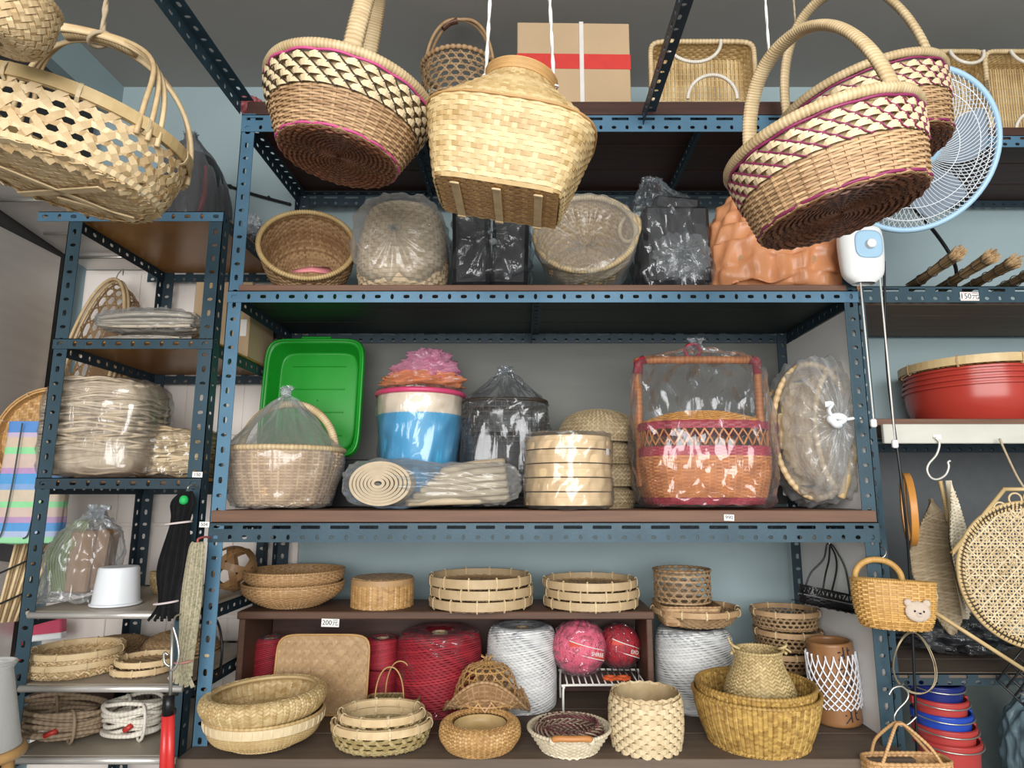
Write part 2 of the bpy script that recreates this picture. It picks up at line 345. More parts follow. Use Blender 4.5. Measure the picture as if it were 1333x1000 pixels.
# ================================================================ setting
ZC_ = 3.16; XWL, XWR, YB = -1.66, 2.7, .57
def struct(name, mb, m, label=None):
    o = mb.build(name, m); o['kind'] = 'structure'
    if label: o['label'] = label
    return o
struct('floor', box(MB(), (.5, -2.2, -.03), (4.6, 5.8, .06)), FLOORM, 'grey concrete shop floor below the shelves')
struct('ceiling', box(MB(), (.5, -1.4, ZC_+.03), (4.6, 4.2, .06)), CEILM, 'dull grey painted ceiling above the racks')
struct('wall_back', box(MB(), (.5, YB+.04, ZC_/2), (4.6, .08, ZC_)), TEAL, 'faded teal plaster wall behind the racks')
struct('wall_left', box(MB(), (XWL-.04, -1.5, ZC_/2), (.08, 4.0, ZC_)), DARKW, 'dark wall at the left end of the shop')
struct('wall_right', box(MB(), (XWR+.04, -1.5, ZC_/2), (.08, 4.0, ZC_)), TEAL, 'teal wall at the right end of the shop')
struct('trim_1', box(MB(), (XWL+.02, -1.46, ZC_-.075), (.06, 4.06, .15)), TEAL, 'pale blue painted beam along the left ceiling edge')
zt = zat(352, .55)
struct('trim_2', box(MB(), ((XWL-.80)/2, YB-.008, zt/2), (.86, .02, zt)), CREAM, 'cream tiled lower wall behind the left rack')
tl = bpy.data.objects['trim_2']
me = None
for i in range(4):
    for j in range(5):
        z1 = zt-.012-j*.31
        o = box(MB(), (XWL+.11+i*.21, YB-.0205, z1-.152), (.206, .006, .30), bev=.002).build('tile', CREAM, tl)
# ================================================================ perforated angle iron
def plate(mb, o, d, a, n, L, wd, rows, t=.0022):
    o, d, a, n = (np.array(x, float) for x in (o, d, a, n))
    for (f0, f1, pitch, hl, hh, alt) in rows:
        k = max(1, int(round(L/pitch))); p = L/k; h = wd*(f1-f0); cen = wd*(f0+f1)/2
        for par in ((0, 1) if alt else (0,)):
            idx = np.arange(par, k, 2) if alt else np.arange(k)
            if not len(idx): continue
            l, g = (hl, hh) if par == 0 else (hh*.95, hl*.95) if hl < h*.7 else (hl, hh)
            out = np.array([(-p/2, -h/2), (0, -h/2), (p/2, -h/2), (p/2, 0), (p/2, h/2), (0, h/2), (-p/2, h/2), (-p/2, 0)])
            e = max(.70, 1-.30*g/l) if l >= g else .70; e2 = max(.70, 1-.30*l/g) if g > l else .70
            kx, ky = (e, .80) if l > 1.5*g else (.72, .72)
            inn = np.array([(-l/2*kx, -g/2*ky), (0, -g/2), (l/2*kx, -g/2*ky), (l/2, 0), (l/2*kx, g/2*ky), (0, g/2), (-l/2*kx, g/2*ky), (-l/2, 0)])
            if l > 2*g: inn[[0, 2, 4, 6], 1] = np.array([-1, -1, 1, 1])*g/2; 
            T = np.vstack([out, inn]); V2 = T[:, :1]*d + T[:, 1:]*a
            V = np.vstack([V2, V2 + n*t]); i = np.arange(8); j = (i+1) % 8
            q = np.vstack([np.stack([i, j, j+8, i+8], -1), np.stack([i+16, i+24, j+24, j+16], -1), np.stack([i+8, j+8, j+24, i+24], -1)])
            C = o + d*((idx+.5)*p)[:, None] + a*cen
            allv = (V[None] + C[:, None]).reshape(-1, 3); allq = (q[None] + (np.arange(len(idx))*32)[:, None, None]).reshape(-1, 4)
            mb.add(allv, allq, tint=.35, smooth=False)
    for w0 in (0, wd):
        c = o + a*w0; mb.add([c, c+d*L, c+d*L+n*t, c+n*t], [[0, 1, 2, 3]], smooth=False)
SMALL = [(0, 1, .041, .018, .011, True)]
WIDE = [(0, .5, .039, .015, .011, True), (.5, 1, .080, .052, .009, False)]
def liron(name, parent, m, o, d, L, a1, w1, r1, a2, w2, r2):
    mb = MB(); plate(mb, o, d, a1, a2, L, w1, r1); plate(mb, o, d, a2, a1, L, w2, r2); return mb.build(name, m, parent)
X_, Y_, Z_ = (1, 0, 0), (0, 1, 0), (0, 0, 1)
neg = lambda v: tuple(-x for x in v)
def post(par, m, x, y, z0, z1, sx, sy, w=.04): return liron('post', par, m, (x, y, z0), Z_, z1-z0, (sx, 0, 0), w, SMALL, (0, sy, 0), w, SMALL)
def beam_x(par, m, x0, x1, y, zlo, w, rows, sy=1, top=True):
    z = zlo+w if top else zlo
    return liron('beam', par, m, (x0, y, zlo if not top else z), X_, x1-x0, (0, 0, -1) if top else Z_, w, rows if not top else [(1-b, 1-a, *r) for a, b, *r in rows], (0, sy, 0), .03, SMALL)
def beam_y(par, m, x, y0, y1, zlo, w, sx): return liron('side_beam', par, m, (x, y0, zlo+w), Y_, y1-y0, (0, 0, -1), w, SMALL, (sx, 0, 0), .03, SMALL)
def planks(par, m, x0, x1, ys, zt_, th, name='shelf_plank'):
    for a, b in zip(ys[:-1], ys[1:]):
        box(MB(), ((x0+x1)/2, (a+b)/2, zt_-th/2), (x1-x0, b-a-.003, th), bev=.002).build(name, m, par)
# ---- main rack
XL, XR, RD = -.853, .952, .50
ZTOP, Z1, Z2, ZB = zat(131, 0), zat(371, 0), zat(664.5, 0), zat(988, -.08)
R = thing('storage_rack', 'tall blue perforated angle-iron rack with wide wooden shelves in the middle', 'rack', (0, 0, 0))
for x, s in ((XL, 1), (XR, -1)):
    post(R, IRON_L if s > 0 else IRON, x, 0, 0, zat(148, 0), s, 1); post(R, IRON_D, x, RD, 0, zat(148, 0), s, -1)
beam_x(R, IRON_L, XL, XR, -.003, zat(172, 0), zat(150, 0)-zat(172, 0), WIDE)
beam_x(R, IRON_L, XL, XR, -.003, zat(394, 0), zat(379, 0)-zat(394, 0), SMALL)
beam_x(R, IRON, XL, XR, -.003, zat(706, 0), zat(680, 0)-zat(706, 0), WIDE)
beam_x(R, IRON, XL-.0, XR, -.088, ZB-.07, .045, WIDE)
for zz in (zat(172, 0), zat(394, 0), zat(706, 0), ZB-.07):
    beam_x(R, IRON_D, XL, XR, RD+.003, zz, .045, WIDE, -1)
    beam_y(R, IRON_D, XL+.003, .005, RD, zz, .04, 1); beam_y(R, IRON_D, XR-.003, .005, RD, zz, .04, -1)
beam_y(R, IRON_D, .02, .005, RD, zat(394, 0)-.002, .036, 1); beam_y(R, IRON_D, .52, .005, RD, zat(172, 0), .04, 1); beam_y(R, IRON_D, -.35, .005, RD, zat(172, 0), .04, 1)
planks(R, WOOD_D, XL+.01, XR-.01, (.002, .17, .335, RD), ZTOP, ZTOP-zat(150, 0))
planks(R, WOOD_M, XL+.03, XR-.03, (-.004, .022), Z1, Z1-zat(379, 0), 'shelf_edge'); planks(R, WOOD_G, XL+.01, XR-.01, (.022, .19, .34, RD), Z1, .018)
planks(R, WOOD_M, XL+.004, XR-.004, (-.004, .16, .33, RD), Z2, Z2-zat(680, 0))
planks(R, WOOD_B, XL+.004, XR-.004, (-.085, .09, .29, RD), ZB, .025)
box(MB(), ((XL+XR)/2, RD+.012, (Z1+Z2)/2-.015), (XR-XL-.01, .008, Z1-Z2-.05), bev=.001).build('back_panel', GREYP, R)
for a, b in ((Z2+.002, zat(396, 0)-.002), (ZB+.002, zat(706, 0)-.002)):
    box(MB(), (XR-.006, RD/2+.01, (a+b)/2), (.006, RD-.03, b-a)).build('side_panel', WHITE, R)
# ---- overhead irons running out of the rack towards the street
for px, nm in ((-.862, 'blue perforated angle iron running overhead from the left rack post'), (.352, 'dark perforated angle iron running overhead past the wicker tray')):
    t = thing('ceiling_rail', nm, 'rail', (0, 0, 0))
    z = zat(150, 0)+.004 if px < 0 else zat(150, 0) - .034
    y1 = 0 if px < 0 else .20
    liron('angle_iron', t, IRON if px < 0 else IRON_D, (px, -2.3, z+.045), Y_, 2.3+y1-(.0 if px < 0 else .204), (0, 0, -1), .045, SMALL, (1, 0, 0), .04, SMALL)
    for yy in (-2.2,): tube(MB(), [(px+.01, yy, z+.02), (px+.01, yy, ZC_+.002)], .004).build('hanger_rod', WIRE, t) if False else None
    mb = MB(); tube(mb, [(px+.01, -1.9, z+.02), (px+.01, -1.9, ZC_+.004)], .004); mb.build('hanger_rod', WIRE, t)
# ---- left rack
LX0, LX1 = -1.335, -.884
LY = (zat(276, 0), zat(441, 0), zat(622, 0), zat(796, 0), zat(891, 0), zat(984, 0))
R2 = thing('storage_rack', 'narrow blue angle-iron rack on the left with rope bales on its shelves', 'rack')
for x, s in ((LX0, 1), (LX1, -1)):
    post(R2, IRON, x, 0, 0, LY[0]+.0, s, 1); post(R2, IRON_D, x+.0, RD, 0, LY[0], s, -1)
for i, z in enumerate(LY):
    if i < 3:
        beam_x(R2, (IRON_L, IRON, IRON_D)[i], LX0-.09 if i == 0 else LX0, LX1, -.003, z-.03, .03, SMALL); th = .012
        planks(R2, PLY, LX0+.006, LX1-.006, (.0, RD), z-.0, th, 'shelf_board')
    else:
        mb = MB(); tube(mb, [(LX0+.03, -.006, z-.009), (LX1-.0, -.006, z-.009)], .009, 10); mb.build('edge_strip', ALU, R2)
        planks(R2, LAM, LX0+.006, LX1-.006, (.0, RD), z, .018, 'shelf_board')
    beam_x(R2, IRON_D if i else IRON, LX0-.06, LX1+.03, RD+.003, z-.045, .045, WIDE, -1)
    beam_y(R2, IRON_D, LX0+.003, .005, RD, z-.045, .036, 1); beam_y(R2, IRON_D, LX1-.003, .005, RD, z-.045, .036, -1)
# ---- right rack
RY, RX0, RX1 = .10, .985, 2.35
ZR = (zat(176, RY), zat(372, RY), zat(545, RY), zat(876, RY))
R3 = thing('storage_rack', 'blue angle-iron rack at the right edge holding brooms and red basins', 'rack')
for x, s in ((RX0, 1), (RX1, -1)):
    post(R3, IRON, x, RY, 0, ZR[0]+.0, s, 1); post(R3, IRON_D, x, .53, 0, ZR[0], s, -1)
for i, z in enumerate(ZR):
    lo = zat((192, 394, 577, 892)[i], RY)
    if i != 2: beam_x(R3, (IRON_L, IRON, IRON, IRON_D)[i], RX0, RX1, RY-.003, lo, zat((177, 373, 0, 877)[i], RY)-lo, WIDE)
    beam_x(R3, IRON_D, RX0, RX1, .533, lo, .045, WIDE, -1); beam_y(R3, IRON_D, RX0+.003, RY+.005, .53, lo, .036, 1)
    if i == 1: planks(R3, WOOD_B, RX0+.01, RX1-.01, (RY+.03, .25, .40, .53), lo+.018, .016)
    else: planks(R3, (WOOD_D, 0, WOOD_M, WOOD_B)[i], RX0+.01, RX1-.01, (RY+.002, .25, .40, .53), z+(.03 if i == 0 else 0), .02 if i != 0 else .045)
box(MB(), ((RX0+RX1)/2+.02, RY-.012, (zat(553, RY)+zat(578, RY))/2), (RX1-RX0-.06, .014, zat(553, RY)-zat(578, RY)), bev=.002).build('white_board', mat('stained_white_board', (.60, .60, .54), (.44, .43, .37), .6, 0, 7, stretch=(1, 1, 3)), R3)
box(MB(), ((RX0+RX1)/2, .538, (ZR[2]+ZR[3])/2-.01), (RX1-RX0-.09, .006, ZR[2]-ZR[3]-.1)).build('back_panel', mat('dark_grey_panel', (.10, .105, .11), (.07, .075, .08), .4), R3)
box(MB(), ((RX0+RX1)/2, .538, (.60+ZR[3])/2-.03), (RX1-RX0-.09, .006, ZR[3]-.60-.08)).build('back_panel', mat('wall_shade_panel', (.13, .16, .155), (.09, .115, .11), .5), R3)  # added board; its dark grey-green stands in for shade on the teal wall
# ---- stainless hood and panel left of the left rack
t = thing('stainless_hood', 'brushed stainless steel hood and side panel in the upper left corner', 'hood', (0, 0, 0))
zh = zat(352, .55)
P = np.array([(XWL+.01, -.7, zh+.14), (-1.375, -.7, zh+.14), (-1.375, .545, zh), (XWL+.01, .545, zh)])
mb = MB(); mb.add(np.vstack([P, P+np.array([0, 0, .05])]), BOXQ, smooth=False); mb.build('hood_plate', STEEL, t)
box(MB(), (XWL+.0075, -.05, zh/2+.02), (.013, .9, zh-.05), bev=.002).build('side_panel', STEEL, t)
for k, yy in enumerate((.05, .25, .42)):
    mb = MB(); z0 = zh+.14*(.545-yy)/1.245; tube(mb, [(XWL+.06, yy, z0-.012), (-1.38, yy, z0-.012)], .006); mb.build('hood_rail', WIRE, t)
# ---- wooden cubby on the bottom shelf
CY0, CY1 = .235, .455; ZCUB = zat(796, CY0)
CXL, CXR = xat(307, CY0, ZCUB-.15), xat(851, CY0, ZCUB-.15)
t = thing('wooden_cubby', 'low dark wooden cubby standing on the bottom shelf of the middle rack', 'cubby', (0, 0, ZB+.002))
hh = ZCUB-ZB-.002; th = .022
for nm, c, s in (('top_board', ((CXL+CXR)/2, (CY0+CY1)/2, hh-th/2), (CXR-CXL+.01, CY1-CY0+.012, th)), ('side_board', (CXL+.009, (CY0+CY1)/2, (hh-th)/2), (.018, CY1-CY0, hh-th)), ('side_board', (CXR-.009, (CY0+CY1)/2, (hh-th)/2), (.018, CY1-CY0, hh-th)), ('back_board', ((CXL+CXR)/2, CY1-.004, (hh-th)/2), (CXR-CXL-.04, .006, hh-th-.002))):
    box(MB(), c, s, bev=.0025).build(nm, WOOD_C if nm != 'back_board' else WOOD_D, t)
# ================================================================ cane palette
PALE = mat('pale_bamboo', (.74, .58, .35), (.42, .27, .12), .5, 0, 40, .1, 300)
STRAW = mat('straw_bamboo', (.64, .49, .26), (.40, .26, .10), .42, 0, 25, .1, 300)
CREAMC = mat('cream_cane', (.70, .57, .36), (.43, .30, .15), .5, 0, 30, .1, 300)
TAN = mat('tan_wicker', (.56, .37, .20), (.27, .15, .07), .55, 0, 40, .1, 300)
HONEY = mat('honey_bamboo', (.58, .35, .14), (.32, .17, .06), .4, 0, 30, .1, 300)
GOLD = mat('golden_seagrass', (.56, .36, .10), (.26, .14, .035), .5, 0, 40, .15, 300)
DIM = mat('aged_bamboo', (.42, .28, .15), (.20, .12, .06), .55, 0, 30, .1, 300)
BROWNC = mat('brown_willow', (.17, .065, .032), (.055, .020, .011), .38, 0, 50, .1, 300)
MAGENTA = mat('magenta_cane', (.32, .035, .13), (.17, .02, .07), .45, 0, 30)
PINKC = mat('pink_cane', (.62, .10, .28), (.42, .05, .17), .5, 0, 30)
DARKC = mat('dark_cane', (.05, .035, .022), (.025, .018, .012), .5, 0, 30)
JUTE = mat('jute_string', (.52, .42, .28), (.36, .28, .18), .85, 0, 80, .3, 400)
COTTON = mat('white_cotton_string', (.82, .80, .75), (.66, .63, .57), .85, 0, 80, .3, 400)
FILM = plastic('clear_film', (.96, .97, .98), .025, .55, .10)
FILM_M = plastic('milky_film', (.93, .95, .96), .10, .45, .16)
FILM_W = plastic('white_film', (.90, .92, .93), .20, .4, .2)
BLACKC = mat('black_goods', (.018, .019, .023), (.008, .008, .010), .5, 0, 20)
def textmesh(name, body, size, m, parent, loc, rot, ext=.0003):
    cu = bpy.data.curves.new(name, 'FONT'); cu.body = body; cu.size = size; cu.align_x = 'CENTER'; cu.align_y = 'CENTER'; cu.extrude = ext
    o = bpy.data.objects.new(name, cu); COL.objects.link(o); bpy.context.view_layer.update()
    me = bpy.data.meshes.new_from_object(o.evaluated_get(bpy.context.evaluated_depsgraph_get())); bpy.data.objects.remove(o); bpy.data.curves.remove(cu)
    o = bpy.data.objects.new(name, me); COL.objects.link(o); o.parent = parent; o.location = loc; o.rotation_euler = rot; me.materials.clear(); me.materials.append(m); return o
def rest(root, z, extra=0.):
    bpy.context.view_layer.update(); lo = 1e9
    def rec(o):
        nonlocal lo
        for c in o.children:
            if c.type == 'MESH':
                a = np.empty(len(c.data.vertices)*3, np.float32); c.data.vertices.foreach_get('co', a); a = a.reshape(-1, 3); M = np.array(c.matrix_world)
                lo = min(lo, (a @ M[2, :3] + M[2, 3]).min())
            rec(c)
    rec(root); root.location.z += z - lo + .0008 + extra
def hang(root, p, name='hanging_string', m=None, r=.0022, top=None, sway=(0, 0)):
    M = Matrix.Translation(root.location) @ root.rotation_euler.to_matrix().to_4x4(); wp = M @ Vector(p)
    zt_ = top or ZC_+.002; a = Vector((wp.x+sway[0], wp.y+sway[1], zt_)); I = M.inverted()
    pts = [np.array(I @ (wp.lerp(a, k/24))) for k in range(25)]; mb = MB()
    T = np.array(pts); tw = np.linspace(0, 40, 25)
    for ph in (0, math.pi): tube(mb, T + np.stack([np.cos(tw+ph), np.sin(tw+ph), 0*tw], -1)*r*.6, r, 6)
    o = mb.build(name, m or COTTON, root); return o
SHARP = lambda *rows: [x for r in rows for x in (r, r)]
def build_ties(t, S, k, m, v=1., h=.018, off=.005, w=.005, ph=0.):
    for i in range(k):
        mb = MB(); ties(mb, S, 1, v, h, off, w, .3, ph=ph+i/k); mb.build('rim_tie', m, t)
# ================================================================ hanging baskets
def rattan_basket(label, loc, rot, Rt, Rb, h, cord, accent, hw, hh, hyaw, asp=1.0):
    t = thing('hanging_basket', label, 'basket', loc, rot, group='two-tone rattan baskets hanging in front of the racks')
    S = Surf([(0, 0, .010), (Rb*.5, Rb*.5*asp, .005), (Rb*.97, Rb*.97*asp, 0), (Rb*1.02, Rb*1.02*asp, .012), (Rb+(Rt-Rb)*.55, (Rb+(Rt-Rb)*.55)*asp, h*.45), (Rt*.985, Rt*.985*asp, h*.8), (Rt, Rt*asp, h)])
    vb = S.v_at(.009); 
    i0 = int(np.argmin(np.abs(S.q[:, 0]-Rb)+1e3*(S.q[:, 2] > .02))); vb = float(S.t[i0])
    mb = MB(); wicker(mb, S, 44, 22, .02, vb, t=.0035, amp=.0028, stake=.004); mb.build('base_weave', BROWNC, t)
    v1 = vb + (1-vb)*.52; mb = MB(); wicker(mb, S, 40, 15, vb+.012, v1, w=.0042, t=.0042, amp=.0032, stake=.006); mb.build('side_weave', TAN, t)
    mb = MB(); nn = 4
    for j in range(nn):   # broad cream chips looping over the stakes
        N = 30; v = v1 + (j+.5)/nn*(.93-v1); k = np.arange(N*4); ph = (k/4 + .5*(j % 2)) % 1; u = (k+0.)/(N*4)
        bulge = np.sin(math.pi*ph)**.8; P = S.P(u, v + .018*(bulge-.5), .001+.006*bulge); ribbons(mb, P, S.N(u, np.full_like(u, v)), (.93-v1)*S.L/nn*(.25+.72*bulge), .0016, True, tint=.12)
    shell(mb, S, v1, .95, -.004, 48, 6, .8); mb.build('chip_band', CREAMC, t)
    mb = MB(); N = 30; n = 2*nn+1; kk = np.linspace(0, 1, n)
    for f in (1, -1):
        U = np.arange(N)[:, None]/N + f*kk[None]*nn/(2*N) + .25/N; V = np.broadcast_to(v1 + kk*(.93-v1), U.shape)
        tubes(mb, S.P(U, V, np.where(np.arange(n) % 2 == 0, .007, .004)[None]*np.ones_like(U)), S.N(U, V), .0016, 4)
    mb.build('cross_lacing', cord, t)
    mb = MB()
    for v, a in ((.955, .005), (vb+.03, .0045)):
        k = np.arange(120); u = k/120; tube(mb, S.P(u, np.full(120, v), a*np.abs(np.sin(k*math.pi/8))), .0032, 5, True)
    mb.build('accent_ring', accent, t)
    mb = MB(); rim_tube(mb, S, 1., .0115, 150, deep=.07); mb.build('rim', CREAMC, t)
    mb = MB(); A = arch(hw, hh, 15, 2.2, h-.03); c, s = math.cos(hyaw), math.sin(hyaw); A = np.stack([A[:, 0]*c, A[:, 0]*s, A[:, 2]], -1)
    wrapped(mb, A, .021, 110, 8, flat=.5, Nr=nrm(cr(A, 330) - np.array([0, 0, h*.5])), deep=.07) 
    mb.build('handle', CREAMC, t); return t, A
Y = -.45; p = at(440, 208, Y)
t, A = rattan_basket('brown-based rattan basket with dark lacing and pink line, hung left of the jug-shaped basket', p, (0, math.radians(9), 0), .180, .128, .150, DARKC, PINKC, .14, .34, math.radians(103))
hang(t, A[7], m=COTTON)
Y = -.60; p = at(1096, 281, Y)
t, A = rattan_basket('rattan basket with magenta lacing, the nearer one whose whole brown base shows', p, (0, math.radians(-13), 0), .177, .150, .150, MAGENTA, MAGENTA, .165, .265, math.radians(-64))
hang(t, A[6], m=COTTON)
Y = -.20; p = at(1140, 212, Y)
t, A = rattan_basket('rattan basket with magenta lacing, half hidden behind its twin and the fan', p, (0, math.radians(-12), 0), .205, .175, .17, MAGENTA, MAGENTA, .185, .36, math.radians(-50))
hang(t, A[5], m=JUTE)
# ---- big flat bamboo basket
Y = -.55; p = at(80, 243, Y)
t = thing('hanging_basket', 'large oval pale bamboo basket with open criss-cross sides and split handles, hung by jute string', 'basket', p, (0, math.radians(11), math.radians(8)))
S = Surf([(.165, .150, -.004), (.195, .178, .018), (.212, .195, .07), (.222, .205, .145)])
mb = MB(); hexweave(mb, S, 30, 7, 0, 1, .0165, .0018, .28, wr=.012); mb.build('side_weave', PALE, t)
mb = MB(); e = lambda a: .176*math.sqrt(max(0, 1-(a/.19)**2)); flatweave(mb, disc_map(-.004, .3), (lambda a: .165*math.sqrt(max(0, 1-(a/.195)**2)), lambda a: .19*math.sqrt(max(0, 1-(a/.18)**2))), 19, .185, w=.0165, t=.0016, amp=.0016, var=.22); mb.build('base_weave', PALE, t)
for a in (38, -32, 8):
    mb = MB(); c, s = math.cos(math.radians(a)), math.sin(math.radians(a)); L = .15 if a != 8 else .08
    box(mb, (0 if a != 8 else .05, 0 if a != 8 else .06, -.012), (2*L, .019, .004), (0, 0, math.radians(a)), .3, .001); mb.build('base_slat', PALE, t)
mb = MB(); rim_band(mb, S, 1., .026, .005, .005); mb.build('rim', STRAW, t)
build_ties(t, S, 11, CREAMC, 1., .032, .011, .007)
for sgn in (-1, 1):
    for k in range(3):
        mb = MB(); pts = []
        for a in np.linspace(math.pi, 0, 15):
            sp = abs(math.cos(a))**2; pts.append((.228*math.cos(a)*math.sqrt(1-((.087+.02*k)*sp/.212)**2) - .03*math.sin(a), sgn*(.012+(.075+.020*k)*sp), .105 + (.262+.004*k)*math.sin(a)**.85))
        tube(mb, cr(pts, 60), .0058, 6, False, .3+.15*k); mb.build('handle_strand', PALE, t)
mb = MB(); wrapped(mb, [(-.105, 0, .356), (-.06, 0, .368), (-.01, 0, .369), (.05, 0, .356)], .017, 26, 8, .6); mb.build('handle_binding', CREAMC, t)
mb = MB(); tube(mb, [(.012*math.cos(a)*1.5-.03, .022*math.sin(a), .366+.016*math.cos(a)) for a in np.arange(16)*math.pi/8], .0045, 6, True); mb.build('string_loop', JUTE, t)
hang(t, (-.03, 0, .385), m=JUTE, r=.0045, top=p.z+(ZC_-p.z)/.93); t.scale = (.93,)*3
# ---- plaited bowl in the very corner
Y = -.86; p = at(-14, 50, Y)
t = thing('hanging_basket', 'round plaited pale basket cut off by the top left corner', 'basket', p, (0, math.radians(14), 0))
S = Surf([(.014, 0), (.053, .003), (.069, .021), (.074, .053), (.07, .085)])
mb = MB(); diag(mb, S, 34, 18, .05, 1, .0088, .0014, .001, True); mb.build('weave', PALE, t)
mb = MB(); rim_tube(mb, S, 1., .006, 50); mb.build('rim', CREAMC, t)
mb = MB(); tube(mb, cr(arch(.07, .15, 9, 2, .08), 40), .005, 6); mb.build('handle', PALE, t)
hang(t, (0, 0, .23), m=JUTE)
# ---- jug-shaped basket on two strings
Y = -.50; p = at(649, 264, Y)
t = thing('fish_basket', 'pale bamboo jug-shaped basket with a square slatted bottom, hung on two white strings', 'basket', p, (0, math.radians(9.5), math.radians(0)))
S = Surf([(.128, .088, 0, 7), (.136, .094, .012, 6), (.158, .112, .085, 4.5), (.178, .130, .158, 3.2), (.174, .128, .169, 3), (.134, .108, .212, 2.3), (.088, .082, .252, 2), (.076, .074, .266, 2), (.077, .076, .290, 2)])
mb = MB(); wicker(mb, S, 60, 30, 0, .93, w=None, t=.0016, amp=.0014, stake=.0105, var=.3, group=1); mb.build('body_weave', STRAW, t)
mb = MB(); flatweave(mb, disc_map(.001), (lambda a: .088, lambda a: .128), 22, .128, w=.0108, t=.0012, amp=.001); 
mb = MB()
for fam in (0, 1):
    n = 20 if fam == 0 else 14; half = .126 if fam == 0 else .086; e = .086 if fam == 0 else .126
    for i in range(n):
        a = -half + (i+.5)/n*2*half; m_ = 14 if fam == 0 else 20; b = np.linspace(-e, e, m_+1); sg = np.where((np.arange(m_+1)+i) % 2 == 0, 1., -1.)*(1 if fam == 0 else -1)
        X, Yv = (np.full_like(b, a), b) if fam == 0 else (b, np.full_like(b, a)); ribbons(mb, np.stack([X, Yv, sg*.0009], -1), np.array([0, 0, 1.]), .0118, .0012, var=.25)
mb.build('base_weave', HONEY, t)
for x in (-.085, .0, .085):
    box(MB(), (x, .0, -.006), (.017, .150, .006), bev=.0015).build('base_slat', PALE, t)
    for yy in (-.078, .078): box(MB(), (x, yy, -.0095), (.019, .008, .003), bev=.001).build('slat_tie', CREAMC, t)
mb = MB()
for k in range(7): tube(mb, S.P(np.arange(60)/60, np.full(60, .935+.0105*k), .002), .0026, 5, True, .3+.1*(k % 3))
mb.build('neck_rings', HONEY, t)
mb = MB(); tube(mb, S.P(np.arange(80)/80, np.full(80, S.v_at(.163)), .002), .003, 5, True, .5); mb.build('shoulder_ring', HONEY, t)
for sx in (-1, 1):
    hang(t, (sx*.075, -.015, .272), 'hanging_string', COTTON, .003, sway=(-sx*.028, 0))
    mb = MB(); tube(mb, [(sx*.075 + .008*math.cos(a), -.015+.008*math.sin(a), .265+.002*a) for a in np.linspace(0, 9, 30)], .0022, 5); mb.build('string_knot', COTTON, t)
# ================================================================ on top of the racks
Y = .16; z = zat(94, Y)-ZTOP; r = 48*mpp(Y, ZTOP+.1)
t = thing('round_basket', 'round open hexagon-weave basket with tall arched handle on the top shelf', 'basket', (xat(598, Y, ZTOP+.1), Y, ZTOP+.001))
S = Surf([(r*.80, 0), (r*.95, .012), (r, z*.5), (r*1.02, z)])
mb = MB(); hexweave(mb, S, 22, 6, .25, .78, .0058, .0014); hexweave(mb, S, 26, 2, .78, .95, .005, .0014); wicker(mb, S, 36, 8, 0, .25, line=False); flatweave(mb, disc_map(.003), round_ext(r*.8), 14, r*.8); mb.build('weave', DIM, t)
mb = MB(); rim_tube(mb, S, 1., .0085, 44, deep=.35); mb.build('rim', TAN, t)
for s in (-1, 1):
    mb = MB(); A = cr(arch(r*.95, zat(26, Y)-ZTOP-z*.7, 13, 2.3, z*.7), 50); A[:, 1] += s*.012*np.abs(A[:, 0])/r*2; tube(mb, A, .0055, 6); mb.build('handle_strand', TAN, t)
mb = MB(); wrapped(mb, [(-r*.5, 0, zat(36, Y)-ZTOP-.004), (-r*.32, 0, zat(30, Y)-ZTOP-.001), (-r*.1, 0, zat(27, Y)-ZTOP-.001)], .011, 12); mb.build('handle_binding', BROWNC, t)
Yf = .05; zt_ = zat(30, Yf); cw = 147*mpp(Yf, ZTOP+.17)
t = thing('cardboard_carton', 'sealed cardboard carton with red tape and white strap on the top shelf', 'box', (xat(746, Yf, ZTOP+.17), Yf+.13, ZTOP+.001), (0, 0, math.radians(1)))
hh = zt_-ZTOP; box(MB(), (0, 0, hh/2), (cw, .26, hh), bev=.002).build('carton_body', CARD, t)
mb = MB(); box(mb, (0, 0, hh*.55), (cw+.003, .263, hh*.17)); mb.build('red_tape', mat('red_tape', (.62, .06, .05), (.5, .045, .04), .3), t)
mb = MB(); box(mb, (cw*.07, 0, hh/2), (.013, .266, hh+.004)); mb.build('strap', mat('white_strap', (.75, .72, .7), (.6, .57, .55), .3), t)
box(MB(), (0, 0, hh+.0008), (cw*.98, .004, .001)).build('lid_seam', mat('seam', (.2, .13, .08)), t)
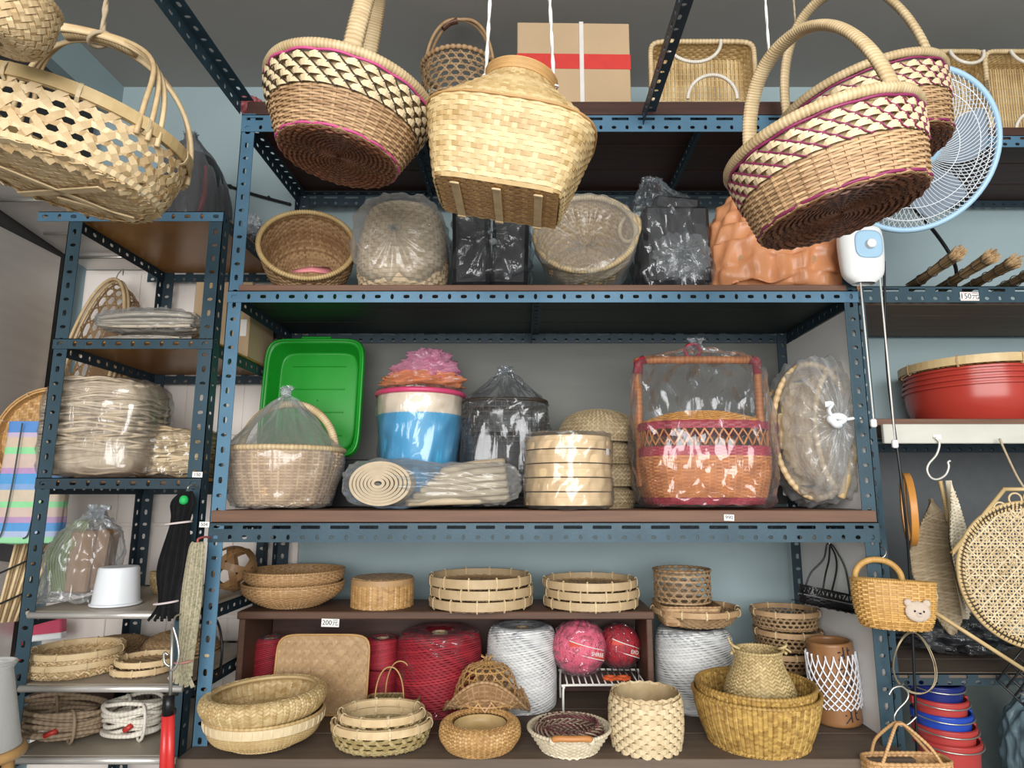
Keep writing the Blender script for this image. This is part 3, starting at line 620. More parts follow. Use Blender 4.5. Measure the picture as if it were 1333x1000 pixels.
def rect_tray(label, loc, w, h, d, rot, hpos, group=None):
    """rectangular wicker tray standing on its long side, mouth to the street, with looped wire handles"""
    t = thing('wicker_tray', label, 'basket', loc, rot, group)
    S = Surf([(w*.46, h*.44, 0, 9), (w*.475, h*.455, d*.1, 9), (w*.5, h*.5, d, 9)])
    mb = MB(); wicker(mb, S, 84, 8, .0, 1, t=.003, amp=.002, stake=.004); mb.build('side_weave', STRAW, t)
    mb = MB(); n = 46
    P = np.array([[(-w*.46+(i+.5)/n*w*.92, y, .002+.0015*(-1)**i) for y in np.linspace(-h*.44, h*.44, 12)] for i in range(n)]); ribbons(mb, P, np.array([0, 0, 1.]), w*.92/n*.8, .003)
    P = np.array([[(x, -h*.44+(i+.5)/9*h*.88, .002) for x in np.linspace(-w*.46, w*.46, 12)] for i in range(9)]); ribbons(mb, P, np.array([0, 0, 1.]), .004, .002)
    mb.build('base_weave', STRAW, t)
    mb = MB(); rim_tube(mb, S, 1., .008, 100); mb.build('rim', CREAMC, t)
    for s, cx, rr in hpos:
        mb = MB(); a = np.linspace(math.pi if s > 0 else 0, 0 if s > 0 else -math.pi, 15); P = np.stack([cx + rr*np.cos(a), -s*h*.48 + s*rr*.95*np.abs(np.sin(a)), d + .012 + .012*np.abs(np.sin(a)) + (.006 if s > 0 else 0)], -1)
        wrapped(mb, P, .006, 40, 6, deep=.15); mb.build('handle', mat('white_wrap', (.76, .72, .64), (.56, .5, .42), .5), t)
    return t
Y = .02; w_, h_ = 136*mpp(Y, ZTOP+.1), zat(57, Y)-ZTOP
t = rect_tray('rectangular wicker tray on edge on the top shelf right of the carton', (xat(916, Y, ZTOP+.1), Y+.08, ZTOP+h_/2), w_, h_, .075, (math.radians(92), 0, 0), ((1, .02, .075), (-1, -.03, .085)), 'rectangular wicker trays on edge'); rest(t, ZTOP)
zz = ZR[0]+.03; Y = .14; h_ = zat(70, Y)-zz
for i, (px, nm, w_) in enumerate(((1252, 'rectangular wicker tray on edge just right of the fan', 76), (1332, 'rectangular wicker tray on edge at the top right picture edge', 84))):
    t = rect_tray(nm, (xat(px, Y, zz+.1), Y+.08, zz+h_/2), w_*mpp(Y, zz+.1), h_, .075, (math.radians(92), 0, 0), ((1, .01, .05), (-1, .03, .055)), 'rectangular wicker trays on edge'); rest(t, zz)
PINKF = plastic('pink_film', (.9, .5, .55), .45, .4, .25, (.62, .18, .2))
t = thing('plastic_bundle', 'small pinkish plastic bundle at the left end of the top shelf', 'bundle', (xat(330, .10, ZTOP+.03), .10, ZTOP+.03)); crumple('bundle_wrap', .045, .06, .035, PINKF, t, 3); crumple('bundle_filling', .03, .045, .025, TAN, t, 4, amp=.1); rest(t, ZTOP)
# ================================================================ first shelf
def bowl_to_front(name, label, px, py, Y, Rr, dp, tilt, yaw, cmat, zshelf, N=60, M=34, base=.62, group=None):
    p = at(px, py, Y); t = thing(name, label, 'basket', p, (math.radians(tilt), 0, math.radians(yaw)), group)
    S = Surf([(.004, -dp), (Rr*base*.9, -dp), (Rr*base*1.1, -dp*.93), (Rr*.93, -dp*.45), (Rr, 0)])
    mb = MB(); wicker(mb, S, N, M, .02, 1., amp=.002); mb.build('weave', cmat, t)
    return t, S
t, S = bowl_to_front('wicker_basket', 'round tan wicker basket tipped towards the street on the upper shelf, pink ribbon inside', 400, 317, .10, 60*mpp(.1, Z1+.1), .19, 66, 14, TAN, Z1)
mb = MB(); rim_tube(mb, S, 1., .0085, 120, deep=.25); mb.build('rim', STRAW, t)
rest(t, Z1)
m_ = mat('pink_ribbon', (.85, .32, .34), (.7, .22, .25), .5); mb = MB(); tube(mb, [(-.035, -.105, -.012), (-.005, -.112, .003), (.02, -.108, .006), (.075, -.085, -.02)], [.006, .010, .014, .022], 6, flat=.25); mb.build('ribbon', m_, t)
def boxy(rx, ry, h, n=4.): return [(rx*.9, ry*.9, .004, n), (rx, ry, .02, n), (rx*1.0, ry, h*.6, n), (rx*.96, ry*.96, h, n)]
def knot(t, loc, m, seed, s=.018): crumple('bag_knot', s, s, s*.8, m, t, seed, loc, .5, 40, 20)
# bagged round basket, knot facing the street
Y = .15; R_ = 59*mpp(Y, Z1+.1); hb = zat(273, Y)-Z1
t = thing('bagged_basket', 'cream wicker basket tied in clear plastic right of the tipped basket', 'bagged basket', (xat(525, Y, Z1+.1), Y, Z1))
S = Surf([(.01, .01, .004), (R_*.75, R_*.75, .004), (R_*.95, R_*.95, .05), (R_*.97, R_*.97, hb*.5), (R_*.8, R_*.8, hb*.85), (R_*.5, R_*.5, hb*.95)])
g = mb = MB(); wicker(mb, S, 52, 30, .05, 1, amp=.002); mb.build('basket', mat('cream_wicker', (.70, .56, .38), (.42, .29, .17), .55, 0, 40), t)
film('plastic_bag', [(R_*.35, hb*.4, -.11, 2.5, 0), (R_*1.0, hb*.505, -.10, 2.6, 0), (R_*1.04, hb*.51, .0, 2.6, .02), (R_*1.03, hb*.50, .118, 2.6, .05), (R_*.8, hb*.40, .150, 2.4, .22), (R_*.28, hb*.14, .168, 2, .6), (.008, .008, .172, 2, .3), (.024, .024, .182, 2, .5)], FILM_M, t, 11, loc=(0, 0, hb*.5), rot=(math.radians(88), 0, 0), amp=.008)
crumple('bag_tuft', .035, .03, .03, FILM_W, t, 12, (.045, .06, hb+.012), .5)
rest(t, Z1)
# black goods in clear film
Y = .16; hb = zat(272, Y)-Z1; R_ = 50*mpp(Y, Z1+.1)
t = thing('bagged_goods', 'dark blue-black goods in glossy clear plastic under the hanging jug', 'bag', (xat(640, Y, Z1+.1), Y, Z1))
mb = MB(); [box(mb, (sx*R_*.5, .0, hb*.47), (R_*.92, .17, hb*.92), (0, math.radians(sx*1.5), 0), .4, .012) for sx in (-1, 1)]; mb.build('dark_goods', BLACKC, t)
film('plastic_bag', [(R_*.4, hb*.3, -.11, 4, 0), (R_*1.04, hb*.5, -.10, 5, 0), (R_*1.06, hb*.51, .0, 5, .02), (R_*1.0, hb*.5, .088, 4, .08), (R_*.6, hb*.32, .102, 2.5, .3), (.012, .02, .118, 2, .4), (.03, .03, .124, 2, .5)], FILM, t, 21, loc=(0, 0, hb*.5), rot=(math.radians(86), 0, 0), amp=.012)
knot(t, (.01, -.118, hb*.42), FILM_W, 22, .012); rest(t, Z1)
# big pale basket, mouth to the front, in a milky bag
t, S = bowl_to_front('bagged_basket', 'large pale bamboo basket facing out through a thin white bag, ear handle at right', 762, 310, .07, 66*mpp(.07, Z1+.1), .18, 68, -6, PALE, Z1)
t['category'] = 'bagged basket'
mb = MB(); rim_tube(mb, S, 1., .010, 110); mb.build('rim', CREAMC, t)
mb = MB(); tube(mb, [(.135+.03*math.cos(a), .03+.055*math.sin(a), -.02+.015*math.cos(a)) for a in np.arange(20)*math.pi/10], .007, 6, True); mb.build('ear_handle', CREAMC, t)
rr = 66*mpp(.07, Z1+.1)
film('plastic_bag', [(rr*.3, rr*.3, -.195, 2, 0), (rr*.8, rr*.8, -.188, 2, 0), (rr*1.06, rr*1.06, -.05, 2, .02), (rr*1.10, rr*1.10, .006, 2, .03), (rr*.95, rr*.95, .018, 2, .1), (rr*.5, rr*.5, -.02, 2, .3), (.02, .02, -.055, 2, .4)], plastic('milky_film_soft', (.92, .94, .95), .12, .35, .2), t, 31, amp=.010)
rest(t, Z1)
# dark goods, bag tail up, knot low
Y = .15; hb = zat(290, Y)-Z1; R_ = 45*mpp(Y, Z1+.1)
t = thing('bagged_goods', 'dark goods in clear plastic with its tail pulled up, left of the orange bag', 'bag', (xat(874, Y, Z1+.1), Y, Z1))
mb = MB(); box(mb, (0, 0, hb*.5), (R_*1.85, .19, hb*.98), None, .4, .012); box(mb, (.01, .0, hb*1.05), (R_*1.3, .15, .05), (0, .1, 0), .4, .01); mb.build('dark_goods', BLACKC, t)
film('plastic_bag', [(R_*.5, .05, 0, 4, 0), (R_*1.04, .108, .004, 5, 0), (R_*1.07, .112, hb*.5, 5, .02), (R_*1.04, .108, hb*1.0, 4, .05), (R_*.8, .07, hb*1.22, 3, .12), (R_*.35, .025, hb*1.5, 2, .2), (R_*.18, .012, zat(244, Y)-Z1, 2, .2)], FILM, t, 41, amp=.014, lean=(-.055, 0))
film('knot_fan', [(.10, .085, -.012, 2.5, .1), (.075, .065, .004, 2, .5), (.03, .03, .015, 2, .6), (.005, .005, .022, 2, .2)], FILM_M, t, 43, loc=(.01, -.115, .095), rot=(math.radians(84), 0, 0), amp=.01, nu=90, nv=20)
knot(t, (.01, -.145, .03), FILM_W, 42, .012); rest(t, Z1)
# orange sack
Y = .17; hb = zat(258, Y)-Z1; R_ = 97*mpp(Y, Z1+.1)
ORF = plastic('orange_sack', (.95, .6, .4), .80, .25, .35, (.90, .42, .20), bump=.5, bscale=9)
t = thing('plastic_sack', 'full orange plastic sack on the upper shelf behind the hanging basket', 'bag', (xat(1008, Y, Z1+.1), Y, Z1))
film('sack', [(R_*.7, .10, 0, 3, 0), (R_*.98, .155, .006, 3.4, 0), (R_*1.02, .16, hb*.3, 2.8, .03), (R_*.93, .15, hb*.6, 2.4, .04), (R_*.62, .11, hb*.92, 2.2, .06), (R_*.2, .05, hb*1.03, 2, .2), (.01, .01, hb*1.0, 2, 0)], ORF, t, 51, amp=.020, ku=13); rest(t, Z1)
mb = MB(); gg = Surf([(.01, .01, .01), (R_*.85, .13, .012, 3), (R_*.88, .135, hb*.3, 3), (R_*.75, .12, hb*.6, 2.4), (R_*.4, .07, hb*.88)]); shell(mb, gg); mb.build('sack_filling', TAN, t)
# ---- goods on top of the left rack
z0 = LY[0]
Y = .22; hb = zat(185, Y)-z0
t = thing('bagged_goods', 'dark grey plastic bag standing on top of the left rack', 'bag', (xat(252, Y, z0+.1), Y, z0))
R_ = 40*mpp(Y, z0+.1)
film('plastic_bag', [(R_*.7, .08, 0, 3, 0), (R_, .12, .006, 3, 0), (R_*1.02, .12, hb*.5, 3, .03), (R_*.75, .09, hb*.8, 2.5, .15), (.03, .03, hb*1.0, 2, .4), (.04, .04, hb*1.06, 2, .5)], plastic('grey_film', (.55, .56, .58), .14, .5, .15, (.4, .41, .43)), t, 61, lean=(-.03, 0))
mb = MB(); shell(mb, Surf([(.01, .01, .004), (R_*.85, .10, .006, 3), (R_*.87, .10, hb*.5, 3), (R_*.6, .07, hb*.75), (.01, .01, hb*.85)])); mb.build('dark_goods', BLACKC, t)
mb = MB(); tube(mb, [(R_*.6, -.09, .02), (R_*.75, -.085, hb*.3), (R_*.62, -.07, hb*.6)], .008, 6); mb.build('red_cord', RED, t); rest(t, z0)
Y = .34
t = thing('plastic_bundle', 'crumpled clear plastic bundle on top of the left rack beside the middle rack post', 'bundle', (xat(322, Y, z0+.05), Y, z0)); t.location.x = -.925
crumple('bundle_wrap', .05, .10, .045, FILM_M, t, 71, (0, 0, .045), .5); crumple('bag_tuft', .03, .03, .035, FILM_W, t, 72, (-.01, -.03, .10), .6); crumple('bundle_filling', .035, .08, .03, BLACKC, t, 73, (0, 0, .035), .2); rest(t, z0)
# ================================================================ second shelf
def F_(*rows): return rows
CREAMW = mat('light_wicker', (.66, .47, .29), (.40, .25, .13), .55, 0, 40, .1, 300)
# bagged wicker basket with hoop handle
Y = .17; R_ = 74*mpp(Y, Z2+.08); hb = zat(590, Y)-Z2; hk = zat(516, Y)-Z2
t = thing('bagged_basket', 'wicker basket with hoop handle in a knotted clear bag, left end of the middle shelf', 'bagged basket', (xat(369, Y, Z2+.08), Y, Z2))
S = Surf([(.01, .01, .003), (R_*.68, R_*.62, .003), (R_*.82, R_*.74, .025), (R_*.97, R_*.86, hb*.65), (R_*1.0, R_*.9, hb)])
mb = MB(); wicker(mb, S, 56, 26, .2, 1, w=.0045, t=.0035, amp=.0025, stake=.005); mb.build('basket', CREAMW, t)
mb = MB(); rim_tube(mb, S, 1, .009, 90); mb.build('rim', CREAMC, t)
mb = MB(); shell(mb, Surf([(.001, .001, hb-.006), (R_*.9, R_*.8, hb-.014)]), nv=4); mb.build('inner_lining', PALE, t)
mb = MB(); A = arch(R_*.86, hk-hb-.01, 13, 2.1, hb-.02); A[:, 1] = .02; wrapped(mb, A, .0125, 70, 8); mb.build('handle', CREAMC, t)
film('plastic_bag', [(R_*.5, R_*.5, 0), (R_*.78, R_*.72, .002), (R_*.9, R_*.82, .03, 2.2, .02), (R_*1.06, R_*.96, hb*.9, 2.2, .02), (R_*.92, R_*.8, hb+.04, 2.2, .10), (R_*.55, R_*.42, hk-.045, 2, .30), (.022, .022, hk-.006, 2, .4), (.014, .014, hk+.004, 2, .3), (.045, .035, hk+.022, 2, .6)], FILM_M, t, 101, amp=.008, lean=(-.008, 0))
knot(t, (-.002, -.02, hk), FILM_W, 102, .018); rest(t, Z2)
# green tray on a dark carton
Yg = .40; zb_ = zat(598, Yg); wg = 128*mpp(Yg, zb_+.15); hg = (zat(448, Yg)-zb_)*1.01
t = thing('cardboard_carton', 'dark carton under the green tray at the back of the middle shelf', 'box', (xat(416, .42, Z2+.05), .42, Z2+.001))
box(MB(), (0, 0, (zb_-Z2-.004)/2), (wg*1.05, .13, zb_-Z2-.004), bev=.003).build('carton_body', BLACKC, t); box(MB(), (0, 0, zb_-Z2-.0035), (wg*1.0, .002, .001)).build('lid_seam', INK, t)
GREEN = mat('green_plastic', (.012, .30, .022), (.008, .22, .016), .32, 0, 4)
t = thing('plastic_tray', 'bright green plastic tray standing upright on the middle shelf', 'tray', (xat(412, Yg, zb_+.15), Yg, zb_+hg/2), (math.radians(86), 0, 0))
S = Surf(SHARP((.002, .002, .0, 6), (wg*.40, hg*.42, .0, 7), (wg*.455, hg*.465, .06, 8), (wg*.5, hg*.5, .063, 8), (wg*.505, hg*.505, .05, 8)), smooth=False)
mb = MB(); shell(mb, S, nu=96, nv=60); shell(mb, S, .02, .9, .003, 96, 40); mb.build('tray_body', GREEN, t)
mb = MB(); tube(mb, S.P(np.arange(96)/96, np.full(96, .93)), .005, 8, True); mb.build('tray_rim', GREEN, t)
for j in range(4): box(MB(), (.0, -hg*.3+j*hg*.2, .0045), (wg*.55, .004, .002), bev=.0008).build('rib', GREEN, t)
box(MB(), (0, hg*.512, .056), (wg*.3, .008, .012), bev=.002).build('handle_lip', GREEN, t); rest(t, zb_)
# blue bucket
Y = .30; R_ = 55*mpp(Y, Z2+.2); hb = zat(517, Y-.05)-Z2
BLUEP = mat('sky_blue_plastic', (.07, .36, .60), (.05, .28, .5), .35, 0, 5)
t = thing('plastic_bucket', 'ribbed sky-blue bucket with cream band and pink rim, wrapped in film on the middle shelf', 'bucket', (xat(546, Y, Z2+.2), Y, Z2))
n = 120; U = np.arange(n)/n; mb = MB(); zz = np.array([0, .003, hb*.4, hb*.78]); rr = np.array([R_*.78, R_*.8, R_*.9, R_*.985])
rib = 1+.008*np.where(np.arange(n) % 2 == 0, 1, -1); P = np.stack([np.stack([r*rib*np.cos(2*math.pi*U), r*rib*np.sin(2*math.pi*U), np.full(n, z)], -1) for r, z in zip(rr, zz)]); gridsurf(mb, P, True); mb.build('bucket_body', BLUEP, t)
mb = MB(); P[:] = np.stack([np.stack([r*np.cos(2*math.pi*U), r*np.sin(2*math.pi*U), np.full(n, z)], -1) for r, z in ((R_*.98, hb*.775), (R_*.995, hb*.8), (R_*1.0, hb*.9), (R_*1.0, hb*.955))]); gridsurf(mb, P, True); mb.build('cream_band', mat('cream_plastic', (.78, .66, .52), (.7, .58, .45), .4), t)
mb = MB(); tube(mb, [(R_*1.02*math.cos(a), R_*1.02*math.sin(a), hb*.975) for a in np.arange(64)*2*math.pi/64], .0085, 8, True); mb.build('rim', mat('rose_plastic', (.60, .06, .16), (.5, .05, .13), .35), t)
mb = MB(); shell(mb, Surf([(.001, hb*.95), (R_*.98, hb*.96)]), nv=3); mb.build('lid', mat('tan_board', (.30, .22, .10)), t)
film('film_wrap', [(R_*.8, R_*.8, 0), (R_*.84, R_*.84, .002), (R_*1.02, R_*1.02, hb*.6, 2, .01), (R_*1.07, R_*1.07, hb*.97, 2, .02), (R_*.95, R_*.95, hb+.012, 2, .05), (R_*.4, R_*.4, hb+.013, 2, .1)], FILM, t, 111, amp=.008); rest(t, Z2)
PKF = plastic('pale_pink_film', (.95, .75, .82), .40, .35, .22, (.80, .36, .52)); OGF = plastic('peach_film', (.95, .7, .55), .45, .35, .22, (.90, .36, .18))
zb_ = Z2+hb+.02; hh = zat(455, Y)-zb_
t = thing('plastic_bundle', 'heap of pink and peach plastic bags on top of the blue bucket', 'bundle', (xat(552, Y, zb_+.05), Y, zb_))
crumple('peach_bag', R_*1.12, R_*.9, hh*.28, OGF, t, 121, (-.005, 0, hh*.22), .35); crumple('pink_bag', R_*1.0, R_*.8, hh*.30, PKF, t, 122, (.005, .0, hh*.42), .4); crumple('pink_bag', R_*.72, R_*.6, hh*.34, PKF, t, 123, (.015, 0, hh*.66), .45)
crumple('bag_knot', .02, .02, .02, PKF, t, 124, (.045, -.06, hh*.75), .5); rest(t, Z2+hb+.014)
# dark wire basket in a bag
Y = .33; R_ = 56*mpp(Y, Z2+.15); hb = zat(530, Y)-Z2; hk = zat(500, Y)-Z2
t = thing('bagged_basket', 'dark wire basket in a clear bag behind the wrapped rolls', 'bagged basket', (xat(658, Y, Z2+.15), Y, Z2))
S = Surf([(R_*.7, R_*.6, .004, 3), (R_*.92, R_*.8, .02, 3), (R_*.96, R_*.85, hb*.95, 3)])
mb = MB(); wicker(mb, S, 46, 22, 0, 1, w=.003, t=.003, amp=.001, stake=.0025, line=False); mb.build('basket', DARKC, t)
mb = MB(); shell(mb, Surf([(.01, .01, .01, 3), (R_*.85, R_*.72, .014, 3), (R_*.88, R_*.75, hb*.6, 3), (.01, .01, hb*.66)])); mb.build('dark_goods', BLACKC, t)
mb = MB(); rim_tube(mb, S, 1, .006, 50); mb.build('rim', DARKC, t)
film('plastic_bag', [(R_*.6, R_*.5, 0, 3), (R_*.98, R_*.88, .003, 3), (R_*1.03, R_*.92, hb*.8, 3, .02), (R_*.95, R_*.8, hb, 2.5, .08), (R_*.45, R_*.3, hk-.005, 2, .4), (.03, .02, hk+.012, 2, .4), (.05, .03, hk+.025, 2, .6)], FILM, t, 131, amp=.012, lean=(.0, -.03)); rest(t, Z2)
# wrapped rolls
Y = .105
t = thing('wrapped_rolls', 'long bundle of pale rolled strips and a coil wrapped in milky film', 'bundle', (xat(560, Y, Z2+.06), Y, Z2)); k_ = mpp(Y, Z2+.06)
mb = MB()
for j in range(7):
    r = .060-.0082*j; ribbons(mb, np.array([[(-.125+1.35*r*math.cos(a), -.05-.004*j, .064+r*.95*math.sin(a)) for a in np.arange(40)*2*math.pi/40]]), np.array([[(math.cos(a), 0, math.sin(a)) for a in np.arange(40)*2*math.pi/40]]), .085, .0078, True, tint=.35+.3*RNG.random())
mb.build('coil', mat('wrapped_cane', (.56, .46, .32), (.36, .28, .18), .6, 0, 30), t)
for j in range(6):
    mb = MB(); z = .014+.017*j; A = cr([(-.06+.02*j, .0, z), (.05, -.02, z+.004), (.13, -.01, z+.006+.003*j), (.225-.003*j, .02, z+.012+.0035*j)], 24)
    tube(mb, A, .0115, 8, False, .3+.1*(j % 4)); A2 = A+np.array([0, .05, .002]); tube(mb, A2, .0115, 8, False, .5); A3 = A+np.array([0, -.035+.004*j, -.003]); tube(mb, A3, .0105, 8, False, .4); mb.build('roll', mat('wrapped_cane', (.56, .46, .32)), t)
film('film_wrap', [(.03, .06, -.235, 2.5, .2), (.058, .09, -.225, 2.5, .1), (.070, .104, -.16, 2.4, .03), (.070, .104, -.07, 2.4, .02), (.062, .092, .03, 2.4, .05), (.064, .09, .13, 2.4, .03), (.066, .085, .20, 2.4, .05), (.055, .06, .245, 2.2, .2), (.03, .03, .265, 2, .4)], FILM_M, t, 141, loc=(0, 0, .066), rot=(0, math.radians(90), 0), amp=.008); rest(t, Z2)
# bamboo steamer stack
Y = .09; R_ = 56*mpp(Y, Z2+.08); hb = zat(575, Y)-Z2
t = thing('bamboo_steamer', 'stack of pale bamboo steamer rings wrapped in film at the front of the middle shelf', 'steamer', (xat(740, Y, Z2+.08), Y, Z2))
PINE = mat('steamer_bamboo', (.74, .55, .33), (.60, .42, .23), .45, 0, 9, .08, 60, stretch=(1, 1, 8))
for j in range(5):
    mb = MB(); z0 = j*hb/5; h5 = hb/5; S = Surf(SHARP((R_*.9, z0+.002), (R_, z0+.002), (R_, z0+h5*.62), (R_*.985, z0+h5*.66), (R_*.985, z0+h5-.001), (R_*.9, z0+h5-.001)), smooth=False)
    shell(mb, S, nu=72, nv=40); mb.build('steamer_ring', PINE, t)
mb = MB(); shell(mb, Surf([(.001, hb+.006), (R_*.7, hb+.004), (R_*.98, hb-.004)]), nv=8); mb.build('steamer_lid', PINE, t)
box(MB(), (R_*.86, -R_*.52, hb*.77), (.018, .001, .018), (0, 0, math.radians(59))).build('label_sticker', PAPER, t)
film('film_wrap', [(R_*.6, R_*.6, 0), (R_*1.02, R_*1.02, .001), (R_*1.035, R_*1.035, hb*.5, 2, .005), (R_*1.035, R_*1.035, hb, 2, .008), (R_*.9, R_*.9, hb+.012, 2, .05), (R_*.4, R_*.4, hb+.016, 2, .2)], FILM, t, 151, amp=.005); rest(t, Z2)
# stack of woven hats behind the steamer
Y = .33; z0 = Z2; r0 = 50*mpp(Y, Z2+.12)
STRW = mat('woven_straw', (.50, .40, .25), (.27, .20, .11), .6, 0, 50, .1, 300)
for j, nm in enumerate(('lowest', 'second', 'third', 'topmost')):
    hz = (zat(535, Y)-Z2)/4.6
    t = thing('straw_hat', f'round open-weave straw bowl behind the steamer, {nm} of its stack', 'straw bowl', (xat(779+(-4, 3, -3, 0)[j], Y, Z2+.12), Y, Z2+.001+j*(hz+.0015)), group='straw bowls stacked behind the steamer')
    S = Surf([(r0*.93, 0), (r0*1.0, hz*.25), (r0*.98, hz*.7), (r0*.75, hz*(1.0 if j < 3 else 1.25)), (r0*.35, hz*(1.0 if j < 3 else 1.5)), (.004, hz*(1.0 if j < 3 else 1.55))], smooth=j == 3)
    mb = MB(); diag(mb, S, 50, 26, 0, .97, .0042, .001, .001); mb.build('weave', STRW, t)
    mb = MB(); rim_tube(mb, S, 0.0, .0045, 60); mb.build('rim', STRW, t)
# red and orange lidded basket in a clear bag
Y = .16; k_ = mpp(Y, Z2+.1); R_ = 82*k_; hb = zat(590, Y)-Z2
t = thing('bagged_basket', 'orange and crimson lidded basket with tall square handle in a glossy clear bag', 'bagged basket', (xat(914, Y, Z2+.1), Y, Z2))
ORW = mat('orange_wicker', (.62, .24, .07), (.40, .13, .035), .42, 0, 30, .1, 300); CRW = mat('crimson_wicker', (.42, .03, .055), (.26, .018, .035), .42, 0, 30); YOW = mat('amber_wicker', (.72, .36, .07), (.52, .22, .04), .42, 0, 30)
ry = .78
S = Surf([(R_*.86, R_*.86*ry, 0, 3), (R_*.92, R_*.92*ry, .03, 3), (R_*.99, R_*.99*ry, hb*.6, 3), (R_, R_*ry, hb, 3)])
mb = MB(); wicker(mb, S, 64, 6, .0, .12, w=.005, t=.004); wicker(mb, S, 64, 6, .82, .98, w=.005, t=.004); mb.build('crimson_band', CRW, t)
mb = MB(); wicker(mb, S, 64, 24, .12, .82, w=.0045, t=.004, amp=.0025, stake=.005); mb.build('body_weave', ORW, t)
ha = zat(570, Y)-Z2; S2 = Surf([(R_*.985, R_*.985*ry, hb, 3), (R_*.985, R_*.985*ry, ha, 3)])
mb = MB(); hexweave(mb, S2, 44, 2, 0, 1, .005, .0015, ring=False); mb.build('lattice_band', ORW, t)
hl = zat(549, Y)-Z2; S3 = Surf([(R_*1.0, R_*1.0*ry, ha, 3), (R_*1.0, R_*ry, ha+.018, 3), (R_*.9, R_*.9*ry, ha+.03, 2.6), (R_*.5, R_*.5*ry, hl+.006), (.004, .004, hl+.012)])
mb = MB(); wicker(mb, S3, 64, 4, .0, .12, w=.006); mb.build('lid_rim', CRW, t)
mb = MB(); wicker(mb, S3, 50, 20, .12, .97, w=None); mb.build('lid', YOW, t)
hz = zat(476, Y)-Z2; hw = 80*k_
mb = MB(); pts = [(-hw, 0, hb*.3), (-hw, 0, hb), (-hw*1.0, 0, hz*.8), (-hw*.99, 0, hz*.96), (-hw*.9, 0, hz), (0, 0, hz+.002), (hw*.9, 0, hz), (hw*.99, 0, hz*.96), (hw*1.0, 0, hz*.8), (hw, 0, hb), (hw, 0, hb*.3)]
wrapped(mb, pts, .0125, 130, 8, 1.); mb.build('handle', ORW, t)
for sx in (-1, 1):
    mb = MB(); tube(mb, [(sx*hw*1.0, -.004, hz*.9), (sx*hw*.985, -.004, hz*.985), (sx*hw*.88, -.004, hz*1.005)], .0145, 8); mb.build('corner_binding', CRW, t)
mb = MB(); tube(mb, [(.022*math.cos(a)-.012, 0, hz+.03+.022*math.sin(a)) for a in np.arange(20)*math.pi/10], .0055, 6, True); mb.build('handle_ring', CRW, t)
film('plastic_bag', [(R_*.7, R_*.5, 0, 3), (R_*1.0, R_*.85, .002, 3), (R_*1.12, R_*.95, .06, 3, .03), (R_*1.17, R_*.98, hb, 3, .04), (R_*1.13, R_*.8, hz*.75, 3, .04), (R_*1.06, R_*.45, hz*.99, 3, .06), (R_*.75, R_*.30, hz+.022, 2.5, .15), (R_*.25, R_*.15, hz+.042, 2, .4), (.02, .02, hz+.052, 2, .4), (.05, .03, hz+.075, 2, .6)], plastic('glossy_film', (.97, .98, .99), .03, .55, .06, bump=.4, bscale=18), t, 161, amp=.014, nu=200, nv=110); rest(t, Z2)
# white bag with knot, baskets inside
Y = .16; k_ = mpp(Y, Z2+.15); R_ = 50*k_; hb = zat(468, Y)-Z2
t = thing('bagged_basket', 'nested pale baskets in a milky white bag with front knot, right end of middle shelf', 'bagged basket', (xat(1069, Y, Z2+.15), Y, Z2))
for sx, rr, yaw in ((-.02, .94, -12), (.03, .86, 28)):
    S = Surf([(hb*.40*rr, R_*.85, -.05), (hb*.46*rr, R_*.95, 0), (hb*.47*rr, R_*.97, .05)])
    b = MB(); wicker(b, S, 40, 10, 0, 1, w=None); rim_tube(b, S, 1, .010, 50); flatweave(b, disc_map(-.05), round_ext(hb*.38*rr), 16, hb*.38*rr); b.build('basket', PALE, t, (sx, .02, hb*.49), (math.radians(90), math.radians(90), math.radians(yaw)))
mb = MB(); tube(mb, cr([(R_*.7, -.04, hb*.1), (R_*.88, -.05, hb*.35), (R_*.95, -.04, hb*.6), (R_*.8, -.03, hb*.9)], 30), .013, 8); tube(mb, cr([(R_*.1, -.08, hb*.05), (R_*.4, -.1, hb*.3), (R_*.75, -.09, hb*.55)], 30), .011, 8); mb.build('cane_handle', STRAW, t)
film('plastic_bag', [(R_*.5, hb*.4, -.12, 2.6, 0), (R_*1.0, hb*.49, -.11, 2.6, 0), (R_*1.06, hb*.505, .0, 2.6, .02), (R_*1.02, hb*.49, .08, 2.4, .08), (R_*.75, hb*.36, .125, 2.2, .35), (R_*.3, hb*.12, .145, 2, .6), (.014, .014, .152, 2, .3)], FILM_W, t, 171, loc=(0, 0, hb*.5), rot=(math.radians(88), 0, 0), amp=.012, nu=160, nv=80)
mb = MB(); tube(mb, [(-.02+.016*math.cos(a)*(1+.2*math.sin(3*a)), -.157-.006*math.sin(2*a), hb*.52+.012*math.sin(a)) for a in np.arange(24)*math.pi/12], .0105, 8, True); tube(mb, cr([(-.03, -.157, hb*.53), (-.042, -.158, hb*.58), (-.03, -.155, hb*.62), (-.048, -.152, hb*.62)], 20), .010, 7, flat=.45); tube(mb, cr([(.0, -.155, hb*.525), (.03, -.15, hb*.535), (.055, -.14, hb*.54)], 20), .010, 7, flat=.5); mb.build('bag_knot', mat('white_plastic_knot', (.78, .80, .82), (.7, .72, .74), .4), t); rest(t, Z2)
